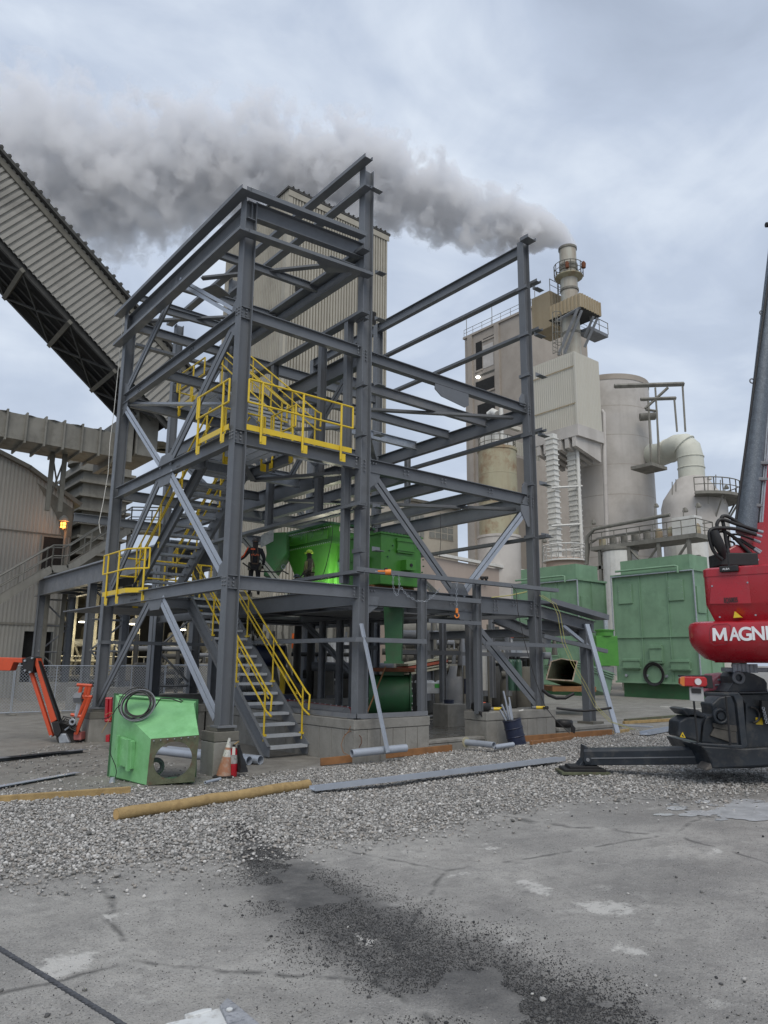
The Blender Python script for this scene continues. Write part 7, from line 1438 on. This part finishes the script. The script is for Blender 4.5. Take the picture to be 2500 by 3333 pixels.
# outrigger
a=at(1905,2462,d=13.0); b=at(2420,2455,d=12.0); OB=MB().ext([(-.15,-.155),(.15,-.155),(.15,.10),(.11,.155),(-.11,.155),(-.15,.10)],a,b).build('outrigger_beam',NAVY,MG,bevel=.015)
dr=(b-a).normalized(); MB().ext([(-.165,-.03),(.165,-.03),(.165,-.01),(-.165,-.01)],a,b).build('weld_ridge',STEELD,OB)
pz('ankle_bracket',[(1902,2425),(1915,2432),(1925,2452),(1922,2492),(1950,2502),(1965,2512),(1855,2512),(1878,2500),(1900,2470)],12.9,.3,NAVY,MG,.02); q=at(1913,2473,d=12.82); MB().cyl(q,q+FW*.1,.075,18).build('ankle_pin',NAVY,MG,smooth=50); MB().cyl(q-FW*.02,q,.035,10).build('pin_end',STEELD,MG,smooth=50)
p=atg(1895,2520); p.z+=.05
for dz_,w_,l_,mt in ((0.10,.20,.26,BLACK),(.05,.26,.36,BLACK),(.0,.30,.42,WOODR)): MB().obox(p+V((0,0,dz_)),LR*l_*1.1,FW*w_,V((0,0,.025))).build('foot_plate',mt if mt is BLACK else RUSTG,MG,bevel=.006)
pz('outrigger_sleeve',[(300,870),(640,890),(808,880),(1100,900),(1100,1010),(390,1045),(380,1000),(355,940)],11.6,.9,NAVY,MG,.03,h)
pz('mud_flap_edge',[(380,1000),(395,1045),(340,1060),(345,1040)],11.6,.4,pm('mud',(.13,.12,.11),.9,0,.2,9),MG,.02,h)
# tyre under it
q=at(2430,2400,d=11.75); r_=.84; q.z=gz(q.x,q.y)+r_-.03; ax=LR
WH_=MB().lathe((0,0,0),[(.35,-.22),(.62,-.25),(.71,-.22),(r_,-.12),(r_,.12),(.71,.22),(.62,.25),(.35,.22)],36).build('tyre',TYRE,MG,smooth=40); WH_.matrix_world=M.Translation(q)@V(FW*-1*.35+LR*.93).to_track_quat('Z','Y').to_matrix().to_4x4()
lg=MB()
for i in range(22):
    t=2*math.pi*i/22
    for sg in (-1,1): c=V(((r_+.01)*math.cos(t+.07*sg),(r_+.01)*math.sin(t+.07*sg),sg*.11)); rd=V((math.cos(t),math.sin(t),0)); tg=V((-math.sin(t),math.cos(t),0)); lg.obox(c,rd*.03,(tg*.5+V((0,0,sg))).normalized()*.12,tg*.03)
o=lg.build('tread_lugs',TYRE,WH_); o.matrix_parent_inverse=M.Identity(4); o['kind']='stuff'
at=at0
# ================================================================ WORKERS
def skin(nm,verts,edges,rad,mat,par,sub=1,root=0):
    me=bpy.data.meshes.new(nm); me.from_pydata([tuple(v) for v in verts],edges,[]); me.materials.append(mat); o=bpy.data.objects.new(nm,me); COL.objects.link(o)
    s=o.modifiers.new('skin','SKIN'); s.use_smooth_shade=True
    for i,r in enumerate(rad): me.skin_vertices[0].data[i].radius=(r,r) if isinstance(r,(int,float)) else r
    me.skin_vertices[0].data[root].use_root=True
    if sub: ss=o.modifiers.new('sub','SUBSURF'); ss.levels=ss.render_levels=sub
    o.parent=par; o.matrix_parent_inverse=M.Identity(4); return o
SKIN=pm('skin_tone',(.34,.19,.13),.6,0,.05,20)
def worker(label,pos,rz,h,jm,tm,hm,armL,armR,crouch=0,stripe=None,vest=None,head_turn=0,face=SKIN,mask=None):
    T=thing('person',label,'person',tuple(pos),rz=rz,group=None); T['group']='workers on the first floor'
    k=h/1.9; S=lambda x,y,z:(x*k,y*k,z*k)
    hz=.98-crouch*.5
    ch=hz+.46
    # legs: hips, knees, ankles, toes
    if crouch: kn=[S(-.16,.34,.48),S(.16,.34,.48)]
    else: kn=[S(-.11,.03,.52),S(.13,.02,.52)]
    V_=[S(0,0,hz),S(-.10,0,hz-.05),kn[0],S(-.13,-.03,.09),S(-.14,.13,.04),S(.10,0,hz-.05),kn[1],S(.15,-.05,.09),S(.16,.11,.04)]
    skin('trousers',V_,[(0,1),(1,2),(2,3),(3,4),(0,5),(5,6),(6,7),(7,8)],[.15*k,.10*k,.075*k,.055*k,.045*k,.10*k,.075*k,.055*k,.045*k],tm,T)
    ly=.10 if crouch else .0
    tor=[S(0,0,hz-.02),S(0,.01,hz+.22),S(0,ly,ch),S(0,ly*1.2,ch+.10),S(-.19,ly,ch+.02),S(*armL[0]),S(*armL[1]),S(.19,ly,ch+.02),S(*armR[0]),S(*armR[1])]
    skin('jacket',tor,[(0,1),(1,2),(2,3),(2,4),(4,5),(5,6),(2,7),(7,8),(8,9)],[(.17*k,.13*k),(.165*k,.125*k),(.17*k,.12*k),.07*k,.085*k,.062*k,.045*k,.085*k,.062*k,.045*k],jm,T)
    hd=V(S(0,ly*1.4,ch+.27)); 
    B=skin('body',[S(0,ly*1.2,ch+.06),S(0,ly*1.3,ch+.14),S(0,ly*1.4+.01,ch+.20),S(0,ly*1.4+.015,ch+.27),S(0,ly*1.4,ch+.34)],[(0,1),(1,2),(2,3),(3,4)],[.055*k,.055*k,(.07*k,.08*k),(.078*k,.098*k),(.07*k,.085*k)],face,T)
    rot=M.Rotation(head_turn,4,'Z')
    def hp(x,y,z): return hd+V((rot@V((x,y,z))))*k
    if mask: m=MB(); m.lathe((hd.x,hd.y,hd.z-.16*k),[(.10*k,-.03*k),(.085*k,.03*k),(.088*k,.10*k),(.095*k,.15*k),(.09*k,.17*k)],14); m.build('neck_gaiter',mask,T,smooth=60)
    m=MB(); m.add([tuple(hp(0,.125,-.02)),tuple(hp(-.015,.10,-.04)),tuple(hp(.015,.10,-.04)),tuple(hp(0,.10,.02))],[(0,1,2),(0,2,3),(0,3,1)]); m.build('nose',mask or face,T)
    for sx in (-1,1): MB().lathe(hp(sx*.03,.096,.02),[(.001,-.01*k),(.011*k,0),(.001,.01*k)],8).build('eye',BLACK,T)
    m=MB(); m.lathe((hd.x,hd.y,hd.z+.035*k),[(.135*k,0),(.13*k,.05*k),(.105*k,.10*k),(.055*k,.13*k),(.005,.14*k)],18); m.obox(hp(0,.13,.035+.01),rot@V((.07*k,0,0)),rot@V((0,.04*k,0)),(0,0,.006*k)); HM=m.build('helmet',hm,T,smooth=60)
    m=MB(); 
    for sx in (-1,1): m.tube([hp(sx*.10,.0,.02),hp(sx*.085,.02,-.06),hp(0,.07,-.12)],.007*k,4)
    m.build('chin_strap',BLACK,HM)
    for arm,sx in ((armL,-1),(armR,1)):
        w_=V(S(*arm[1])); dr=(V(S(*arm[1]))-V(S(*arm[0]))).normalized(); side=dr.cross(V((0,0,1))).normalized() if abs(dr.z)<.95 else V((1,0,0)); up=side.cross(dr)
        vs=[w_,w_+dr*.05*k,w_+dr*.09*k]; ed=[(0,1),(1,2)]; rd=[.035*k,.038*k,.036*k]
        for i in range(4):
            a0_=len(vs); bs=w_+dr*.09*k+side*(.024*(i-1.5))*k; L_=(.04,.046,.044,.034)[i]*k
            vs+=[bs+dr*.01*k,bs+dr*L_*.7-up*.01*k,bs+dr*L_*1.1-up*.035*k]; ed+=[(2,a0_),(a0_,a0_+1),(a0_+1,a0_+2)]; rd+=[.011*k,.010*k,.008*k]
        a0_=len(vs); vs+=[w_+dr*.045*k+side*.045*k*sx*-1,w_+dr*.085*k+side*.06*k*sx*-1-up*.015*k]; ed+=[(1,a0_),(a0_,a0_+1)]; rd+=[.013*k,.010*k]
        skin('glove',vs,ed,rd,BLACK,T)
    HN=MB(); 
    for sx in (-1,1): HN.tube([S(sx*.10,-.15,hz+.05),S(sx*.09,-.155,hz+.3),S(sx*.06,-.10+ly,ch+.1),S(sx*.08,.13+ly,ch),S(sx*.10,.16,hz+.2),S(sx*.1,.15,hz)],.016*k,5)
    HN.tube([S(.17*math.cos(t),.145*math.sin(t),hz+.02) for t in [2*math.pi*i/14 for i in range(14)]],.026*k,5,True); HN.tube([S(-.1,-.155,hz+.25),S(.1,-.155,hz+.38)],.014*k,4); HN.tube([S(.1,-.155,hz+.25),S(-.1,-.155,hz+.38)],.014*k,4)
    o=HN.build('harness',pm('harness_brown',(.10,.07,.05),.8) if 'harness_brown' not in bpy.data.materials else bpy.data.materials['harness_brown'],T)
    o.matrix_parent_inverse=M.Identity(4)
    for sx in (-1,1): o=MB().obox(S(sx*.17,-.07,hz-.08),V(S(.05,0,0)),V(S(0,.07,0)),V(S(0,0,.11))).build('tool_pouch',pm('camo_pouch',(.10,.095,.07),.9,0,.3,40) if 'camo_pouch' not in bpy.data.materials else bpy.data.materials['camo_pouch'],T,bevel=.02); o.matrix_parent_inverse=M.Identity(4)
    if stripe:
        m=MB(); m.obox(S(0,-.135,hz+.30),V(S(.12,0,0)),V(S(0,.012,0)),V(S(0,0,.028))); m.obox(S(-.08,-.13,ch+.03),V(S(.07,0,0)),V(S(0,.012,0)),V(S(0,0,.022)))
        A=V(S(*(-.2,ly,ch+.04)));E_=V(S(*armL[0]));W=V(S(*armL[1]))
        for o_ in (-.018,.022): m.tube([A+V((-.03,-.05,.05+o_))*k,E_+V((-.02,-.055,.03+o_))*k,W+V((0,-.05,.02+o_))*k],.014*k,4)
        o=m.build('orange_stripes',stripe,T); o.matrix_parent_inverse=M.Identity(4)
    if vest:
        m=MB(); m.obox(S(-.06,.125,hz+.30),V(S(.055,0,0)),V(S(0,.015,0)),V(S(0,0,.16))); m.obox(S(.07,.125,hz+.30),V(S(.04,0,0)),V(S(0,.015,0)),V(S(0,0,.16))); o=m.build('vest_front',vest,T); o.matrix_parent_inverse=M.Identity(4)
    for o in T.children: 
        if o.name.split('.')[0] in ('neck_gaiter','nose','eye','helmet'): o.matrix_parent_inverse=M.Identity(4)
    for c_ in HM.children: c_.matrix_parent_inverse=M.Identity(4)
    return T
JKT=pm('jacket_black',(.014,.016,.022),.8,0,.3,12); TRS=pm('trousers_black',(.012,.012,.014),.8); HGR=pm('helmet_grey',(.07,.07,.075),.4); HYL=pm('helmet_lime',(.42,.62,.04),.35); HOOD=pm('hoodie_olive',(.085,.075,.058),.9,0,.2,20); PNT=pm('work_trousers',(.07,.065,.055),.9); GAI=pm('gaiter',(.035,.03,.03),.9)
OR_=pm('hi_vis_orange',(.85,.12,.03),.5); VST=pm('hi_vis_vest',(.42,.45,.16),.7,0,.5,30,dirt=(.10,.10,.08),dscale=30,damt=.7)
zF=L1+.035
h1=at(833,1749,d=21.3); b1=V((h1.x,h1.y,zF)); worker('worker in black jacket with orange stripes and grey helmet reaching left, seen from behind',b1,-YAW+R_(12),(h1.z-zF)*1.0+.02,JKT,TRS,HGR,((-.34,.12,1.24),(-.52,.34,1.14)),((.30,-.02,1.20),(.27,.13,.98)),stripe=OR_,mask=GAI,head_turn=R_(30))
h2=at(1008,1789,d=23.6); b2=V((h2.x,h2.y,zF)); worker('worker in lime yellow helmet and olive hoodie standing before the green hopper, face covered',b2,-YAW+R_(115),(h2.z-zF)*1.0+.02,HOOD,PNT,HYL,((-.28,.05,1.18),(-.22,.24,1.0)),((.27,.02,1.18),(.24,.16,.98)),vest=VST,mask=GAI,head_turn=R_(-10))
h3=at(954,1868,d=23.0); b3=V((h3.x,h3.y,zF-.35)); worker('crouching worker whose dark helmet just shows above the first floor beam',b3,-YAW-R_(80),(h3.z-zF+.35)*1.38,JKT,TRS,pm('helmet_navy',(.03,.045,.06),.3),((-.25,.30,.85),(-.15,.5,.7)),((.25,.30,.85),(.15,.5,.7)),crouch=1,mask=GAI)
LN=thing('lanyard','thick black safety lanyard between the two standing workers','rope',tuple(at(900,1850,d=22))); MB().tube([at(u,v,d=d_) for u,v,d_ in ((790,1832,20.9),(815,1850,20.9),(850,1860,21.2),(895,1862,21.6),(920,1858,22),(938,1868,22.4))],.022,6).build('webbing',BLACK,LN,smooth=60); MB().torus(at(923,1845,d=22),FW,.06,.012,16,5).build('karabiner',GALV,LN)

q=at(1085,1868,d=24.3); q.z=zF+.35
T=thing('work_light','small work light on the deck shining on the green hopper','work light',tuple(q)); MB().obox(q,LR*.09,FW*.04,V((0,0,.07))).build('housing',BLACK,T,bevel=.01); MB().tube([q-V((0,0,.35)),q],.015,5).build('stand',BLACK,T); MB().obox(q-LR*.02+FW*.045,LR*.07,FW*.004,V((0,0,.05))).build('lens',emit('work_glow',(1,.95,.8),6),T)
pl_=bpy.data.lights.new('work_light_beam','POINT'); pl_.energy=110; pl_.color=(1,.95,.75); pl_.shadow_soft_size=.1; o=bpy.data.objects.new('work_light_beam',pl_); COL.objects.link(o); o.location=q+FW*.12-LR*.25+V((0,0,.15))
# ================================================================ SMOKE PLUME
pdp=84.; c_=at(1861,812,d=pdp)
SM=bpy.data.materials.new('steam'); SM.use_nodes=True; nt=SM.node_tree; N=nt.nodes; L=nt.links; N.remove(N['Principled BSDF']); pv=N.new('ShaderNodeVolumePrincipled'); L.new(pv.outputs[0],N['Material Output'].inputs['Volume'])
pv.inputs['Color'].default_value=(.965,.972,.99,1); pv.inputs['Anisotropy'].default_value=.2; pv.inputs['Density Attribute'].default_value=''
# local frame: x runs down-wind (to the left), y up, z towards the viewer
cl=[(1861,812),(1835,770),(1790,745),(1700,725),(1560,700),(1400,645),(1230,590),(1050,560),(850,545),(600,560),(400,575),(200,560),(-60,540),(-300,530)]
rr=[17,32,48,62,78,98,122,138,140,158,178,195,205,215]
PL_=[at(u,v,d=pdp) for u,v in cl]; rad=[r/FPX*pdp*1.33 for r in rr]
m=MB(); m.tube(PL_,[r*1.5 for r in rad],20); hull=m.build('steam_plume',SM); tag(hull,'grey steam plume drifting left from the chimney stack','smoke',kind='thing'); hull['category']='smoke'
del hull['kind']
tcn=N.new('ShaderNodeTexCoord')
def nz(s,d,r=.6,vec=None):
    n=N.new('ShaderNodeTexNoise'); n.inputs['Scale'].default_value=s; n.inputs['Detail'].default_value=d; n.inputs['Roughness'].default_value=r; L.new(vec or tcn.outputs['Object'],n.inputs['Vector']); return n.outputs['Fac']
def mt(op,a,b=None,c=None):
    x=N.new('ShaderNodeMath'); x.operation=op
    for i,s_ in enumerate((a,b,c)):
        if s_ is None: continue
        if isinstance(s_,(int,float)): x.inputs[i].default_value=s_
        else: L.new(s_,x.inputs[i])
    return x.outputs[0]
# centre line and radius as functions of the lateral distance s, by float curves
dt=N.new('ShaderNodeVectorMath'); dt.operation='DOT_PRODUCT'; dt.inputs[1].default_value=tuple(LR); L.new(tcn.outputs['Object'],dt.inputs[0]); s_=dt.outputs['Value']
df=N.new('ShaderNodeVectorMath'); df.operation='DOT_PRODUCT'; df.inputs[1].default_value=tuple(FW); L.new(tcn.outputs['Object'],df.inputs[0]); dep=mt('SUBTRACT',df.outputs['Value'],pdp)
sx=N.new('ShaderNodeSeparateXYZ'); L.new(tcn.outputs['Object'],sx.inputs[0])
s_hi=PL_[0].dot(LR)+.5; s_lo=PL_[-1].dot(LR)
tn=mt('DIVIDE',mt('SUBTRACT',s_hi,s_),s_hi-s_lo)
def curve(vals,vmax):
    cn=N.new('ShaderNodeFloatCurve'); cu=cn.mapping.curves[0]
    pts=[((s_hi-p.dot(LR))/(s_hi-s_lo),v/vmax) for p,v in zip(PL_,vals)]
    cu.points[0].location=(0,pts[0][1]); cu.points[1].location=(1,pts[-1][1])
    for x,y in pts[1:-1]: cu.points.new(x,y)
    cn.mapping.update(); L.new(tn,cn.inputs['Value']); return mt('MULTIPLY',cn.outputs[0],vmax)
zc=curve([p.z for p in PL_],120); rc=curve(rad,20)
dz=mt('SUBTRACT',sx.outputs['Z'],zc)
dist=mt('SQRT',mt('ADD',mt('MULTIPLY',dz,dz),mt('MULTIPLY',dep,dep)))
rel=mt('DIVIDE',dist,rc)
big=nz(.17,2,.5); fine=nz(.40,8,.56)
f=mt('ADD',mt('MULTIPLY',mt('SUBTRACT',big,.5),2.0),mt('MULTIPLY',mt('SUBTRACT',fine,.5),2.7))
f=mt('MULTIPLY',f,mt('MINIMUM',1.0,mt('ADD',.22,mt('MULTIPLY',tn,9.0))))
shape=mt('ADD',mt('SUBTRACT',1.0,rel),f)
soft=mt('ADD',1.2,mt('MULTIPLY',tn,0.0))
mr_=N.new('ShaderNodeMapRange'); mr_.inputs['From Min'].default_value=0; L.new(mt('ADD',.02,mt('MULTIPLY',tn,.34)),mr_.inputs['From Max']); L.new(shape,mr_.inputs['Value']); mr_.clamp=True
dens=mt('MULTIPLY',mr_.outputs[0],mt('SUBTRACT',1.0,mt('MULTIPLY',tn,.72)))
L.new(mt('MULTIPLY',dens,mt('ADD',0.9,mt("MAXIMUM",0.0,mt('MULTIPLY',mt('SUBTRACT',.12,tn),9.0)))),pv.inputs['Density'])
sc.cycles.volume_step_rate=1.0; sc.cycles.volume_max_steps=256; sc.cycles.volume_preview_step_rate=1
SM.cycles.volume_step_rate=.4
